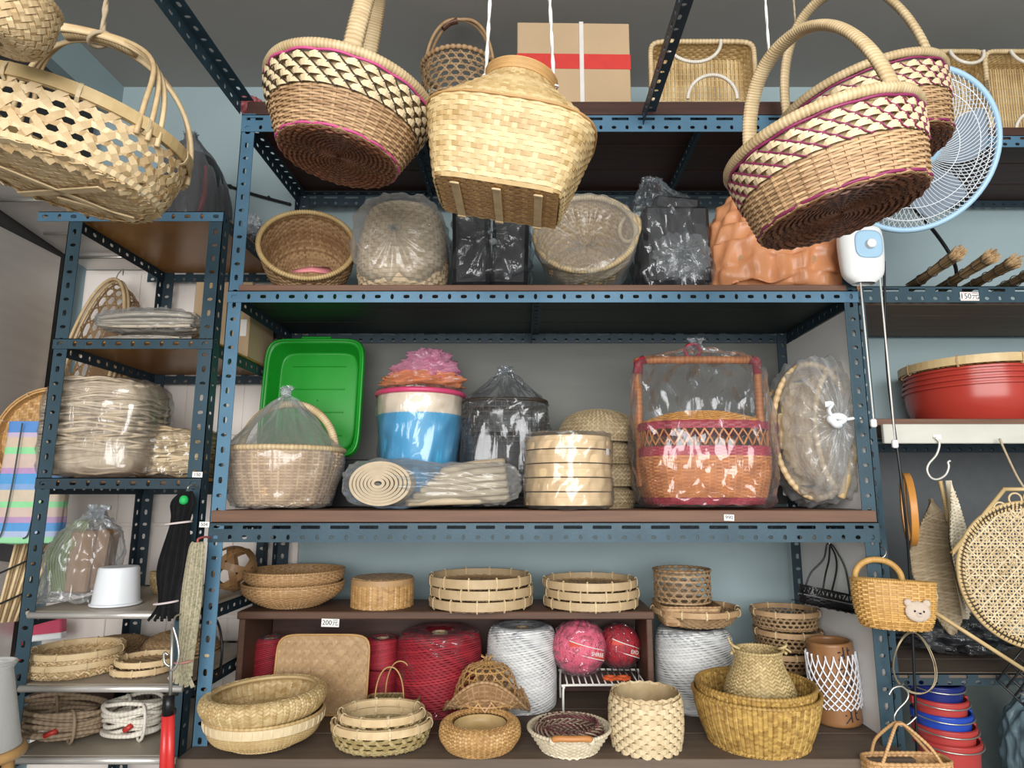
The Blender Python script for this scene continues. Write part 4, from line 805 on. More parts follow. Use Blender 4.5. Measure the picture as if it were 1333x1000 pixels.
# ================================================================ lower bay: on the cubby
def bowl_prof(R, h, b=.5): return [(.003, 0), (R*b, .0), (R*(b+.27), h*.2), (R*.96, h*.6), (R, h)]
Y = .335
def on_cubby(px, py=None): return (xat(px, Y, ZCUB+.04), Y, ZCUB+.001)
k_ = mpp(Y, ZCUB+.04)
TANB = mat('fine_bamboo', (.50, .31, .15), (.33, .19, .085), .45, 0, 40, .1, 300)
hb = zat(741, Y)-ZCUB; R_ = 63*k_; hs = hb*.66
for j, lab in enumerate(('lower of the two nested fine bamboo bowls left on the wooden cubby', 'upper of the two nested fine bamboo bowls left on the wooden cubby')):
    x, y, z = on_cubby(382); t = thing('bamboo_bowl', lab, 'bowl', (x+(.0, .002)[j], y, z+(0, hb-hs)[j]), group='nested fine bamboo bowls')
    S = Surf(bowl_prof(R_*(1, .985)[j], hs, .42)); mb = MB(); wicker(mb, S, 64, 30, .1, .99, w=.0042, t=.0022, amp=.0018, stake=.005, var=.15); mb.build('weave', TANB, t)
    mb = MB(); rim_tube(mb, S, .985, .0042, 110, deep=.3); mb.build('rim', TANB, t)
R_ = 39*k_; hb = zat(752, Y)-ZCUB
t = thing('lidded_box', 'round lidded bamboo box with herringbone weave on the cubby', 'box', on_cubby(498))
S = Surf([(.003, 0), (R_*.9, 0), (R_*1.0, .012), (R_*1.0, hb*.8), (R_*.99, hb*.84)]); mb = MB(); diag(mb, S, 34, 24, .38, 1, .0085, .0012, .001, True); shell(mb, S, 0, .4); mb.build('weave', HONEY, t)
S = Surf(SHARP((R_*1.03, hb*.80), (R_*1.03, hb*.985), (R_*.99, hb), (.003, hb*1.0)), smooth=False); mb = MB(); shell(mb, S, nu=56, nv=40); mb.build('lid', TANB, t); mb = MB(); flatweave(mb, disc_map(hb+.001), round_ext(R_*.97), 22, R_*.97, twill=True); mb.build('lid_weave', DIM, t)
def tray_stack(px, w_, ys, names, grp):
    R = w_/2*k_; hs = (zat(ys[0], Y)-zat(ys[1], Y))
    for j, nm in enumerate(names):
        x, y, z = on_cubby(px); h = hs/len(names)
        t = thing('bamboo_tray', nm, 'tray', (x+(0, .004, -.003)[j], y, z+j*(h+.001)), (0, 0, j*.4), group=grp)
        S = Surf([(R*.88, R*.88, .002), (R*.97, R*.97, h*.3), (R, R, h)])
        mb = MB(); flatweave(mb, disc_map(.003), round_ext(R*.93), 26, R*.93, twill=True); wicker(mb, S, 60, 3, 0, .5); mb.build('weave', DIM, t)
        mb = MB(); rim_band(mb, S, .93, h*.82, .004, .002); mb.build('rim', mat('tray_rim', (.56, .42, .25), (.38, .26, .13), .5, 0, 30), t)
        build_ties(t, S, 12, PALE, .95, h*.95, .0055, .004, ph=.5+.3*j)
tray_stack(626, 130, (757, 797), ('shallow bamboo tray, bottom of the left stack of three on the cubby', 'shallow bamboo tray, middle of the left stack of three on the cubby', 'shallow bamboo tray, top of the left stack of three on the cubby'), 'left tray stack')
tray_stack(769, 119, (761, 796), ('shallow bamboo tray, bottom of the right stack of three on the cubby', 'shallow bamboo tray, middle of the right stack of three on the cubby', 'shallow bamboo tray, top of the right stack of three on the cubby'), 'right tray stack')
# ================================================================ lower bay: spools, balls, mat inside the cubby
def spool(name, label, px, w_, ytop, ybot_z, Y, m, group=None, filmm=FILM, taper=.93, seed=1):
    z0 = ybot_z; k = mpp(Y, z0+.1); R = w_/2*k; h = zat(ytop, Y)-z0
    t = thing(name, label, 'spool', (xat(px, Y, z0+.15), Y, z0+.001), group=group)
    S = Surf([(R*.94, .002), (R, h*.1), (R, h*.75), (R*taper, h*.96), (R*.7, h)]); mb = MB(); n = 44; u = np.arange(48)/48
    for fam in (1, -1):
        for j in range(n):
            v = -.06 + j/n*1.12; ph = j*.012; tube(mb, S.P(u, np.clip(v + fam*.085*np.sin(2*math.pi*(u+ph)), 0, 1), .001+.0022*(fam > 0)), .0026, 4, True, .15+.7*RNG.random())
    shell(mb, S, 0, 1, -.001, 40, 12, .8); mb.build('wound_string', m, t)
    mb = MB(); shell(mb, Surf(SHARP((.018, h*.4), (.018, h+.002), (.024, h+.002), (.024, h*.4)), smooth=False), nu=20, nv=24); mb.build('core_tube', CARD, t)
    film('film_wrap', [(R*.6, R*.6, 0), (R*1.0, R*1.0, .001), (R*1.03, R*1.03, h*.2, 2, .008), (R*1.03, R*1.03, h*.8, 2, .01), (R*.95, R*.95, h+.004, 2, .04), (R*.5, R*.5, h+.008, 2, .2)], filmm, t, seed, amp=.006)
    return t
REDS = mat('red_string', (.42, .03, .045), (.22, .015, .025), .55, 0, 60); WHS = mat('white_string', (.80, .80, .78), (.56, .57, .58), .6, 0, 60); PKS = mat('pink_string', (.72, .16, .24), (.5, .08, .14), .4, 0, 60)
Y = .33
spool('string_spool', 'large spool of red string in film inside the cubby', 572, 105, 822, ZB, .31, REDS, seed=201)
spool('string_spool', 'large spool of white string in film inside the cubby', 679, 86, 816, ZB, Y, WHS, seed=202)
spool('string_spool', 'spool of white string in film standing right of the cubby under the round tray', 903, 96, 818, ZB, Y, WHS, seed=203)
spool('string_spool', 'small dark red string spool standing behind the mesh handbag in the cubby', 499, 42, 872, ZB, .37, REDS, seed=204)
zz = zat(872, .37)+.012
spool('string_spool', 'small dark red string spool on top of another behind the woven mat', 499, 42, 832, zz, .37, REDS, seed=205)
spool('string_spool', 'dark red string spool at the left end of the cubby behind the woven mat', 352, 40, 832, ZB, .37, REDS, seed=206)
# woven mat
Y = .225; zb_ = ZB; k_ = mpp(Y, ZB+.12); wm = 61*k_; hm = (zat(827, Y+.03)-ZB)/2
t = thing('woven_mat', 'square twill-woven bamboo mat with rounded corners leaning in the cubby', 'mat', (xat(417, Y, ZB+.12), Y+.01, ZB+hm), (math.radians(83), 0, 0))
se = lambda w, h: (lambda a: h*max(0, 1-abs(a/w)**7)**(1/7))
mb = MB(); n = 30; aa = np.arange(60)*2*math.pi/60; ff = (np.abs(np.cos(aa))**7+np.abs(np.sin(aa))**7)**(-1/7); gridsurf(mb, np.stack([np.stack([k*wm*ff*np.cos(aa), k*hm*ff*np.sin(aa), 0*aa], -1) for k in (.01, .5, .99)]), cu=True, tint=.8)
for fam in (0, 1):
    for i in range(-48, 49):   # diagonal twill strips clipped to a rounded square
        c = i*.0092; d = np.array([1, 1 if fam else -1])/math.sqrt(2); nn_ = np.array([-d[1], d[0]]); s = np.linspace(-.25, .25, 81); P = c*nn_ + s[:, None]*d; ok = (np.abs(P[:, 0]/wm)**7 + np.abs(P[:, 1]/hm)**7) < 1
        if ok.sum() < 3: continue
        ss = s[ok]; q = np.stack([P[ok, 0], P[ok, 1], (.0005 if fam else -.0005)*np.where(np.floor((ss/.0184)+i*.5) % 2 == 0, 1, -1)], -1); ribbons(mb, q[None], np.array([0, 0, 1.]), .0094, .0008)
mb.build('weave', mat('mat_bamboo', (.44, .28, .135), (.33, .20, .09), .5, 0, 20), t)
a = np.arange(80)*2*math.pi/80; c, s = np.cos(a), np.sin(a); f = (np.abs(c)**7+np.abs(s)**7)**(-1/7); mb = MB(); tube(mb, np.stack([wm*f*c, hm*f*s, 0*a], -1), .0035, 6, True); mb.build('edge_binding', HONEY, t); rest(t, ZB)
# wire rack with balls
Yr = .31; zr = zat(892, Yr-.08); WW = mat('white_coated_wire', (.78, .77, .72), (.7, .69, .64), .4)
xa, xb = xat(731, Yr, zr), xat(838, Yr, zr)
t = thing('wire_rack', 'small white coated wire rack in the right part of the cubby', 'rack', (0, 0, ZB))
for yy in (Yr-.085, Yr+.085):
    mb = MB(); tube(mb, cr([(xa, yy, .0), (xa, yy, zr-ZB-.02), (xa+.003, yy, zr-ZB-.006), (xa+.016, yy, zr-ZB), (xb-.016, yy, zr-ZB), (xb-.003, yy, zr-ZB-.006), (xb, yy, zr-ZB-.02), (xb, yy, 0)], 60), .0035, 7); mb.build('rack_leg', WW, t)
for i in range(13):
    x = xa+.012+(xb-xa-.024)*i/12; mb = MB(); tube(mb, [(x, Yr-.09, zr-ZB+.004), (x, Yr+.09, zr-ZB+.004)], .0022, 6); mb.build('rack_wire', WW, t)
rest(t, ZB)
def ball(label, px, py, r, Y, m, lab, txt, seed):
    z0 = zr+.0075; R = r*mpp(Y, z0+.08); t = thing('string_ball', label, 'string ball', (xat(px, Y, z0+R), Y, z0+R*.96), (0, 0, 0)); mb = MB(); g = np.random.default_rng(seed)
    S_ = Surf([(R*.05, -R*.95), (R*.7, -R*.78), (R, 0), (R*.7, R*.78), (R*.05, R*.95)]); shell(mb, S_, off=-.002)
    for _ in range(130):
        ax = g.normal(size=3); ax[0] *= 2.2; ax /= np.linalg.norm(ax); e1 = nrm(np.cross(ax, [.3, .2, 1])); e2 = np.cross(ax, e1); a = np.arange(36)*2*math.pi/36
        off = g.uniform(-.35, .35)*R; rr = math.sqrt(R*R-off*off); P = ax*off + rr*(np.cos(a)[:, None]*e1 + np.sin(a)[:, None]*e2); P[:, 2] *= .96; tube(mb, P, .0022, 4, True, g.uniform(.2, .8))
    mb.build('wound_string', m, t)
    # printed paper band, curved round the ball
    mb = MB(); u = np.linspace(-.75, .75, 24); band = []
    for dv in (-.013, .013):
        band.append(np.stack([R*1.02*np.sin(u+.3), -R*1.02*np.cos(u+.3)*.98, dv - .016*u/.75*1.1], -1))
    gridsurf(mb, np.array(band)); mb.build('paper_band', mat('red_label', (.62, .08, .05), (.5, .05, .04), .5), t)
    for dv in (-.0145, .0145):
        mb = MB(); tube(mb, np.stack([R*1.023*np.sin(u+.3), -R*1.023*np.cos(u+.3)*.98, dv-.0176*u/.75], -1), .0013, 5); mb.build('band_edge', PAPER, t)
    th_ = .62; textmesh('band_lettering', txt, .016, PAPER, t, (R*1.045*math.sin(th_), -R*1.045*math.cos(th_), -.009), (math.radians(90), math.radians(14), th_))
    film('film_wrap', [(.01, .01, -R*1.0), (R*.72, R*.72, -R*.8), (R*1.05, R*1.05, 0, 2, .02), (R*.75, R*.75, R*.8, 2, .05), (R*.2, R*.2, R*1.02, 2, .3)], FILM, t, seed, amp=.008); rest(t, zr+.0072)
ball('pink string ball in film with red paper band on the wire rack', 754, 862, 34, .30, PKS, 1, 'SHIREE', 301)
ball('dark red string ball with printed band beside the pink ball in the cubby', 806, 858, 27, .375, REDS, 1, 'EXO', 302)
ORP = mat('orange_plastic', (.75, .14, .04), (.6, .1, .03), .4)
for i, px in enumerate((795, 812)):
    t = thing('plastic_ring', ('orange plastic ring lying on the wire rack, left one of the pair', 'orange plastic ring lying on the wire rack, right one of the pair')[i], 'ring', (xat(px, .245, zr), .252, zr+.010), group='orange rings on the wire rack')
    mb = MB(); tube(mb, [(.018*math.cos(a), .014*math.sin(a), .004) for a in np.arange(20)*math.pi/10], .005, 7, True); mb.build('ring_body', ORP, t); mb = MB(); box(mb, (0, -.02, .004), (.012, .008, .006), bev=.001); mb.build('ring_tab', ORP, t)
# ---- tower on the white spool
Y = .33; zsp = zat(818, .325)+.012; k_ = mpp(Y, zsp)
t = thing('bamboo_tray', 'wide round bamboo tray balanced on the white string spool', 'tray', (xat(905, Y, zsp+.02), Y, zsp)); R_ = 55*k_; h = zat(790, Y)-zsp
S = Surf([(R_*.5, .001), (R_*.78, .008), (R_*.97, h*.75), (R_, h)]); mb = MB(); flatweave(mb, disc_map(.003, .35), round_ext(R_*.8), 24, R_*.8, twill=True); wicker(mb, S, 60, 8, .3, 1); mb.build('weave', DIM, t)
mb = MB(); rim_band(mb, S, 1, .016, .004, .003); mb.build('rim', TAN, t); build_ties(t, S, 12, PALE, 1., .02, .008, .005)
zt2 = zsp+.012; hb = zat(784, Y)-zt2
t = thing('square_basket', 'small square plaited basket sitting in the round tray beside the cubby', 'basket', (xat(892, Y, zt2+.02), Y-.01, zt2)); w2 = 38*k_
S = Surf([(w2*.86, w2*.86, 0, 8), (w2*.92, w2*.92, .006, 7), (w2, w2, hb, 7)]); mb = MB(); wicker(mb, S, 40, 5, 0, 1, t=.0014, amp=.001, stake=.008); flatweave(mb, disc_map(.001), lambda a: w2*.86, 14, w2*.86); mb.build('weave', TAN, t)
mb = MB(); rim_tube(mb, S, 1, .0035, 50); mb.build('rim', TAN, t)
zt3 = zt2+hb+.0045; hb = zat(741, Y)-zt3
t = thing('round_basket', 'small open hexagon-weave bamboo cylinder on top of the square basket', 'basket', (xat(887, Y, zt3+.04), Y-.01, zt3)); R_ = 36*k_
S = Surf([(R_*.94, 0), (R_, .01), (R_*1.0, hb)]); mb = MB(); hexweave(mb, S, 17, 6, .0, .95, .0052, .0012); flatweave(mb, disc_map(.002), round_ext(R_*.94), 11, R_*.94, w=.006); mb.build('weave', DIM, t)
mb = MB(); rim_tube(mb, S, 1, .005, 30, deep=.35); mb.build('rim', DIM, t)
# ---- three open-work ring baskets
Y = .37; z0 = zat(870, Y); k_ = mpp(Y, z0+.05); R_ = 42*k_; hs = (zat(792, Y)-z0)/3
t = thing('plastic_bundle', 'grey wrapped bundle under the three open-work baskets', 'bundle', (xat(1024, Y, ZB+.07), Y, ZB)); crumple('bundle_wrap', R_*.85, R_*.7, (z0-ZB)*.5, FILM_W, t, 81, (0, 0, (z0-ZB)*.5), .12); crumple('bundle_filling', R_*.7, R_*.6, (z0-ZB)*.42, BLACKC, t, 82, (0, 0, (z0-ZB)*.5), .1)
rest(t, ZB); bpy.context.view_layer.update(); z0 = max((c.matrix_world @ Vector(v)).z for c in t.children for v in c.bound_box)
for j, nm in enumerate(('bottom', 'middle', 'top')):
    t = thing('round_basket', f'small round open-work bamboo basket, {nm} of the stack of three beside the white panel', 'basket', (xat(1023+(-5, 2, 0)[j], Y, z0+.1), Y, z0+.002+j*(hs+.001)), (0, math.radians((0, 1.0, .0)[j]), .4*j), 'open-work baskets stacked in three')
    S = Surf([(R_*.86, 0), (R_*.95, hs*.2), (R_, hs*.95)]); mb = MB(); hexweave(mb, S, 34, 3, .12, .72, .0042, .0011); flatweave(mb, disc_map(.002), round_ext(R_*.88), 14, R_*.88); wicker(mb, S, 44, 2, 0, .14); mb.build('weave', DIM, t)
    mb = MB(); rim_band(mb, S, .95, hs*.25, .003, .003); mb.build('rim', TAN, t); build_ties(t, S, 8, PALE, .95, hs*.3, .006, .004, ph=.2*j)
# ---- bamboo tube with foam net
Y = .17; k_ = mpp(Y, ZB+.15); R_ = 28.5*k_; hb = zat(834, Y)-ZB
t = thing('bamboo_tube', 'section of brown bamboo with black brushed writing in a white foam net', 'bamboo tube', (xat(1092, Y, ZB), Y, ZB), (0, math.radians(-3), 0))
BAM = mat('brown_bamboo', (.34, .17, .07), (.20, .09, .035), .35, 0, 6, .05, 50, stretch=(4, 4, .6))
S = Surf(SHARP((.001, .012), (R_*.9, .0), (R_, .006), (R_*.97, hb*.5), (R_*.98, hb), (R_*.84, hb), (R_*.84, hb-.05), (.001, hb-.05)), smooth=False); mb = MB(); shell(mb, S, nu=56, nv=60); mb.build('tube_body', BAM, t)
mb = MB(); Sn = Surf([(R_*1.05, hb*.22), (R_*1.08, hb*.36), (R_*1.05, hb*.86)])
for f in (1, -1):
    kk = np.linspace(0, 1, 16); U = np.arange(20)[:, None]/20 + f*(1-kk[None])**1.6*.22; V = np.broadcast_to(kk, U.shape); tubes(mb, S.P(U*0, V*0)*0 + Sn.P(U, V, np.full(U.shape, .0012*f)), Sn.N(U, V), .0022, 5, var=.05)
mb.build('foam_net', mat('white_foam', (.82, .82, .84), (.74, .74, .78), .6), t)
def brush(pts, w=.004):
    mb = MB()
    P = np.array([(R_*1.005*math.sin(a), -R_*1.005*math.cos(a), z) for a, z in pts]); N = P*np.array([1, 1, 0]); ribbons(mb, cr(P, 12)[None], nrm(cr(N, 12))[None], w, .0006, tint=.5); mb.build('brush_stroke', INK, t)
for zc in (.90, .70, .50, .16):
    z = hb*zc
    brush([(-.1, z), (.5, z+.004)]); brush([(.15, z+.014), (.18, z-.018)]); brush([(.15, z-.004), (-.1, z-.02)], .003); brush([(.38, z+.012), (.40, z-.010), (.55, z-.014)], .003)
rest(t, ZB)
# ================================================================ lower bay: front row on the bottom shelf
def front(px, Y, dz=.05): return (xat(px, Y, ZB+dz), Y, ZB+.001)
# lidded pair
Y = .015; k_ = mpp(Y, ZB+.08); R_ = 72*k_; h1 = .080
t = thing('bamboo_basket', 'deep round straw-coloured basket with white laced band, left end of the bottom shelf', 'basket', front(345, Y))
S = Surf([(R_*.60, 0), (R_*.60, .010), (R_*.62, .014), (R_*.88, h1*.35), (R_*.99, h1*.75), (R_, h1)], smooth=True)
mb = MB(); wicker(mb, S, 90, 30, 0.05, .80, w=None, t=.0016, amp=.0013, stake=.004, var=.12); flatweave(mb, disc_map(.012), round_ext(R_*.6), 16, R_*.6); mb.build('weave', STRAW, t)
mb = MB(); ribbons(mb, S.P(np.arange(64)/64, np.full(64, .88), .002), S.N(np.arange(64)/64, np.full(64, .88)), .022, .003, True, tint=.1)
for i in range(40):
    u = i/40; P = S.P(np.full(5, u), np.linspace(.80, .96, 5), .0045); ribbons(mb, P, S.N(np.full(5, u), np.full(5, .88)), .006, .0015, tint=.0)
mb.build('laced_band', CREAMC, t)
mb = MB(); rim_tube(mb, S, 1, .004, 70); mb.build('rim', STRAW, t)
zl = ZB+h1+.004; R2 = 77*k_; h2 = .048
t = thing('bamboo_basket', 'shallow straw-coloured basket with rolled-in rim, set on the deep laced basket', 'basket', (xat(345, Y, zl+.03), Y, zl), (0, math.radians(-2.0), 0))
S = Surf([(.004, -.03), (R2*.6, -.028), (R2*.88, -.004), (R2*1.0, h2*.45), (R2*.985, h2*.85), (R2*.90, h2*1.0), (R2*.84, h2*.93)])
mb = MB(); diag(mb, S, 64, 40, .30, 1, .0075, .0013, .0011, True); flatweave(mb, disc_map(-.022, .9), round_ext(R2*.8), 24, R2*.8, twill=True); mb.build('weave', STRAW, t)
mb = MB(); tube(mb, S.P(np.arange(64)/64, np.full(64, 1.)), .005, 7, True, .4); mb.build('rim', STRAW, t); pass
# nested oval bamboo baskets
Y = .005; k_ = mpp(Y, ZB+.05)
OLIVE = mat('greenish_bamboo', (.52, .42, .22), (.30, .22, .09), .5, 0, 30, .1, 300)
for j, (w_, yt, dx, dy, lab) in enumerate(((63, 937, 0, 0, 'oval bamboo basket with open criss-cross sides in the front row, the outer of two'), (54, 924, -2, .012, 'oval bamboo basket nested inside another in the front row'))):
    R = w_*k_; h = zat(yt, Y+.0)-ZB - (0, .016)[j]
    t = thing('oval_basket', lab, 'basket', (xat(497+dx, Y, ZB+.05), Y+dy, ZB+.001+(0, .012)[j]), (0, 0, 0), group='nested oval bamboo baskets')
    S = Surf([(R*.80, R*.62, .002), (R*.92, R*.72, .012), (R*1.0, R*.78, h*.7), (R*.98, R*.77, h)])
    mb = MB(); hexweave(mb, S, 24, 5, .03, .9, .0072, .0016, .35, wr=.0075); b_ = lambda a: R*.62*math.sqrt(max(0, 1-(a/(R*.8))**2)); flatweave(mb, disc_map(.003), (b_, lambda a: R*.8*math.sqrt(max(0, 1-(a/(R*.62))**2))), 15, R*.78, w=.012); mb.build('weave', OLIVE, t)
    mb = MB(); rim_band(mb, S, 1, .018, .004, .0045); mb.build('rim', PALE, t); build_ties(t, S, 10, CREAMC, 1., .022, .0095, .006, ph=.3*j)
# round bowl basket
Y = -.005; k_ = mpp(Y, ZB+.05); R_ = 52*k_; hb = zat(937, Y)-ZB
t = thing('round_basket', 'small round honey-coloured bowl basket with rolled rim at the front', 'basket', front(625, Y))
S = Surf([(.004, .0), (R_*.72, .0), (R_*.90, .014), (R_*1.0, hb*.5), (R_*.97, hb*.85), (R_*.84, hb), (R_*.74, hb*.96), (R_*.66, hb*.86)])
mb = MB(); diag(mb, S, 44, 34, .22, .97, .0062, .0012, .001, False); shell(mb, S, 0, .25); mb.build('weave', HONEY, t)
mb = MB(); shell(mb, Surf([(R_*.66, hb*.86), (R_*.6, hb*.5), (.003, hb*.45)]), nv=8); mb.build('inner_lining', STRAW, t)
# conical fish-creel
Y = .155; k_ = mpp(Y, ZB+.12)
zc = zat(920, Y)-ZB; t = thing('creel_basket', 'cone-topped open bamboo creel with flared upturned brim behind the honey bowl', 'basket', (xat(634, Y, ZB+.12), Y, ZB)); R_ = 54*k_
S = Surf([(R_*.42, 0), (R_*.5, zc*.6), (R_*.46, zc)]); mb = MB(); wicker(mb, S, 30, 12, 0, 1); mb.build('foot', TAN, t)
hb = zat(858, Y)-ZB
dfm = lambda p: np.stack([p[..., 0], p[..., 1], p[..., 2] + np.where(p[..., 2] < zc+.05, 1, 0)*np.clip((np.hypot(p[..., 0], p[..., 1])/R_-.35), 0, 1)*(.10*(p[..., 1]/R_)**2 - .045*(p[..., 0]/R_)**2)], -1)
S = Surf([(R_*.46, zc), (R_*.8, zc+.012), (R_*1.02, zc+.024)], deform=dfm); mb = MB(); wicker(mb, S, 44, 9, 0, 1, w=.0045, t=.0035, amp=.002); rim_tube(mb, S, 1, .0045, 60); mb.build('brim', TAN, t)
S = Surf([(R_*.80, zc+.012), (R_*.74, zc+.05), (R_*.52, zc+.10), (R_*.16, hb-.012), (R_*.08, hb)]); mb = MB(); hexweave(mb, S, 15, 7, .0, .95, .0042, .0014, .3); mb.build('cone', HONEY, t)
mb = MB()
for a in np.arange(7)*.9: tube(mb, [(R_*.06*math.cos(a), R_*.06*math.sin(a), hb-.012), (R_*.05*math.cos(a), R_*.05*math.sin(a), hb), (R_*.16*math.cos(a), R_*.16*math.sin(a), hb+.008)], .002, 5)
mb.build('tip_ends', HONEY, t); rest(t, ZB)
# small mesh handbag with cane hoops
Y = .20; k_ = mpp(Y, ZB+.1); w2 = 33*k_; hb = zat(907, Y)-ZB
t = thing('mesh_handbag', 'small olive woven handbag with two thin cane hoops behind the oval baskets', 'handbag', (xat(513, Y-.02, ZB+.1), Y-.02, ZB))
S = Surf([(w2*.95, .035, 0, 4), (w2, .038, .02, 4), (w2, .038, hb, 4)]); mb = MB(); diag(mb, S, 40, 16, 0, 1, .0058, .0012, .001); mb.build('body_weave', mat('olive_seagrass', (.22, .16, .06), (.09, .065, .022), .5, 0, 40), t)
mb = MB(); rim_tube(mb, S, 1, .0035, 40); mb.build('rim', DIM, t)
for yy, sx in ((-.036, -.006), (.036, .010)):
    mb = MB(); A = cr(arch(w2*.55, zat(862, Y)-ZB-hb, 13, 2.2, hb-.004), 40); A[:, 1] = yy*.9; A[:, 0] += sx; tube(mb, A, .0022, 6); mb.build('hoop_handle', HONEY, t)
rest(t, ZB)
# white basket with dark ring wreath
Y = -.012; k_ = mpp(Y, ZB+.04); R_ = 53*k_; hb = zat(962, Y-.08)-ZB
t = thing('oval_basket', 'small white wicker basket with wooden grip at the front edge', 'basket', front(741, Y))
WW2 = mat('white_wicker', (.80, .72, .56), (.58, .49, .34), .55, 0, 40)
S = Surf([(.003, 0), (R_*.66, .0), (R_*.72, .006), (R_*.93, hb*.75), (R_, hb)]); mb = MB(); wicker(mb, S, 50, 20, .1, 1, w=.0036, t=.003, amp=.002, stake=.004); mb.build('weave', WW2, t)
mb = MB(); rim_tube(mb, S, 1, .005, 60, deep=.3); mb.build('rim', WW2, t)
mb = MB(); A = cr([(-.048, -R_*.92, hb-.005), (-.04, -R_*.98, hb+.006), (0, -R_*1.04, hb+.008), (.04, -R_*.98, hb+.006), (.048, -R_*.92, hb-.005)], 24); tube(mb, A[4:-4], .0075, 8); mb.build('wooden_grip', mat('orange_wood', (.55, .24, .08), (.42, .17, .05), .4), t)
for i in (2, -3):
    mb = MB(); tube(mb, A[i-2:i+3] if i > 0 else A[i-2:], .009, 8); mb.build('grip_binding', WW2, t)
z1 = ZB+.02; Rw = 44*k_; hw_ = zat(935, Y)-ZB-.025
t = thing('willow_ring', 'openwork dark purple willow ring basket resting in the white basket', 'basket', (xat(740, Y, ZB+.06), Y+.005, ZB+.014)); PUR = mat('purple_willow', (.20, .06, .065), (.09, .028, .03), .45, 0, 30); GRW = mat('grey_willow', (.34, .27, .20), (.2, .15, .1), .5, 0, 30)
S = Surf([(Rw*.72, 0), (Rw*.95, hw_*.35), (Rw, hw_*.65), (Rw*.85, hw_)])
for f, m_, nm in ((1, PUR, 'purple_strands'), (-1, GRW, 'grey_strands')):
    mb = MB(); kk = np.linspace(0, 1, 14); U = np.arange(26)[:, None]/26 + f*kk[None]*.22; V = np.broadcast_to(kk, U.shape); tubes(mb, S.P(U, V, f*.003*np.cos(kk*12)[None]*np.ones_like(U)), S.N(U, V), .0026, 5); mb.build(nm, m_, t)
mb = MB(); rim_tube(mb, S, 0.02, .004, 40); rim_tube(mb, S, .5, .0035, 40); mb.build('ring_bands', PUR, t)
# cream chunky pot
Y = .0; k_ = mpp(Y, ZB+.08); R_ = 45*k_; hb = zat(902, Y)-ZB
t = thing('woven_pot', 'chunky cream woven cylinder basket in the front row left of the golden ones', 'basket', front(841, Y))
S = Surf([(.003, 0), (R_*.82, 0), (R_*.93, .008), (R_*1.0, hb*.4), (R_*1.0, hb*.75), (R_*.95, hb)]); mb = MB()
v0 = .32; rows = 12
for j in range(rows):
    N = 18; k = np.arange(N*4); ph = (k/4+.5*(j % 2)) % 1; bul = np.sin(math.pi*ph); u = k/(N*4); v = np.full(len(k), v0+(j+.5)/rows*(1-v0)*.96); ribbons(mb, S.P(u, v, .0065*bul-.001), S.N(u, v), (1-v0)*S.L/rows*(.45+.75*bul), .003, True, tint=.15+.3*RNG.random())
shell(mb, S, 0, 1, -.003, 40, 14, .7); mb.build('weave', CREAMC, t)
mb = MB(); diag(mb, Surf([(R_*.97, hb*.97), (R_*.965, hb*1.03)]), 20, 2, 0, 1, .007, .0015, .001); mb.build('rim', CREAMC, t)
# golden nested pair + belly baskets
Y = .035; k_ = mpp(Y, ZB+.1); R_ = 79*k_; h1 = zat(922, Y-.14)-ZB
for j, lab in enumerate(('large golden seagrass basket at the right of the front row, the outer of two', 'large golden seagrass basket nested in its twin, right of the front row')):
    s = (1, .94)[j]; t = thing('seagrass_basket', lab, 'basket', (xat(984, Y, ZB+.1), Y+(0, .002)[j], ZB+.001+(0, .018)[j]), group='nested golden seagrass baskets')
    S = Surf([(.004, 0), (R_*.70*s, .0), (R_*.80*s, .014), (R_*.93*s, h1*.55), (R_*1.0*s, h1)])
    mb = MB(); diag(mb, S, 84, 60, .28, 1, .0068, .002, .0018, True, var=.35); flatweave(mb, disc_map(.003), round_ext(R_*.72*s), 18, R_*.72*s); mb.build('weave', GOLD, t)
    mb = MB(); rim_tube(mb, S, 1, .0055, 90, deep=.25); mb.build('rim', GOLD, t)
SEA = mat('pale_seagrass', (.62, .48, .24), (.34, .24, .10), .55, 0, 40, .1, 300); SEA2 = mat('dull_seagrass', (.40, .30, .16), (.22, .15, .07), .55, 0, 40)
z0 = ZB+.03; Rb = 44*k_
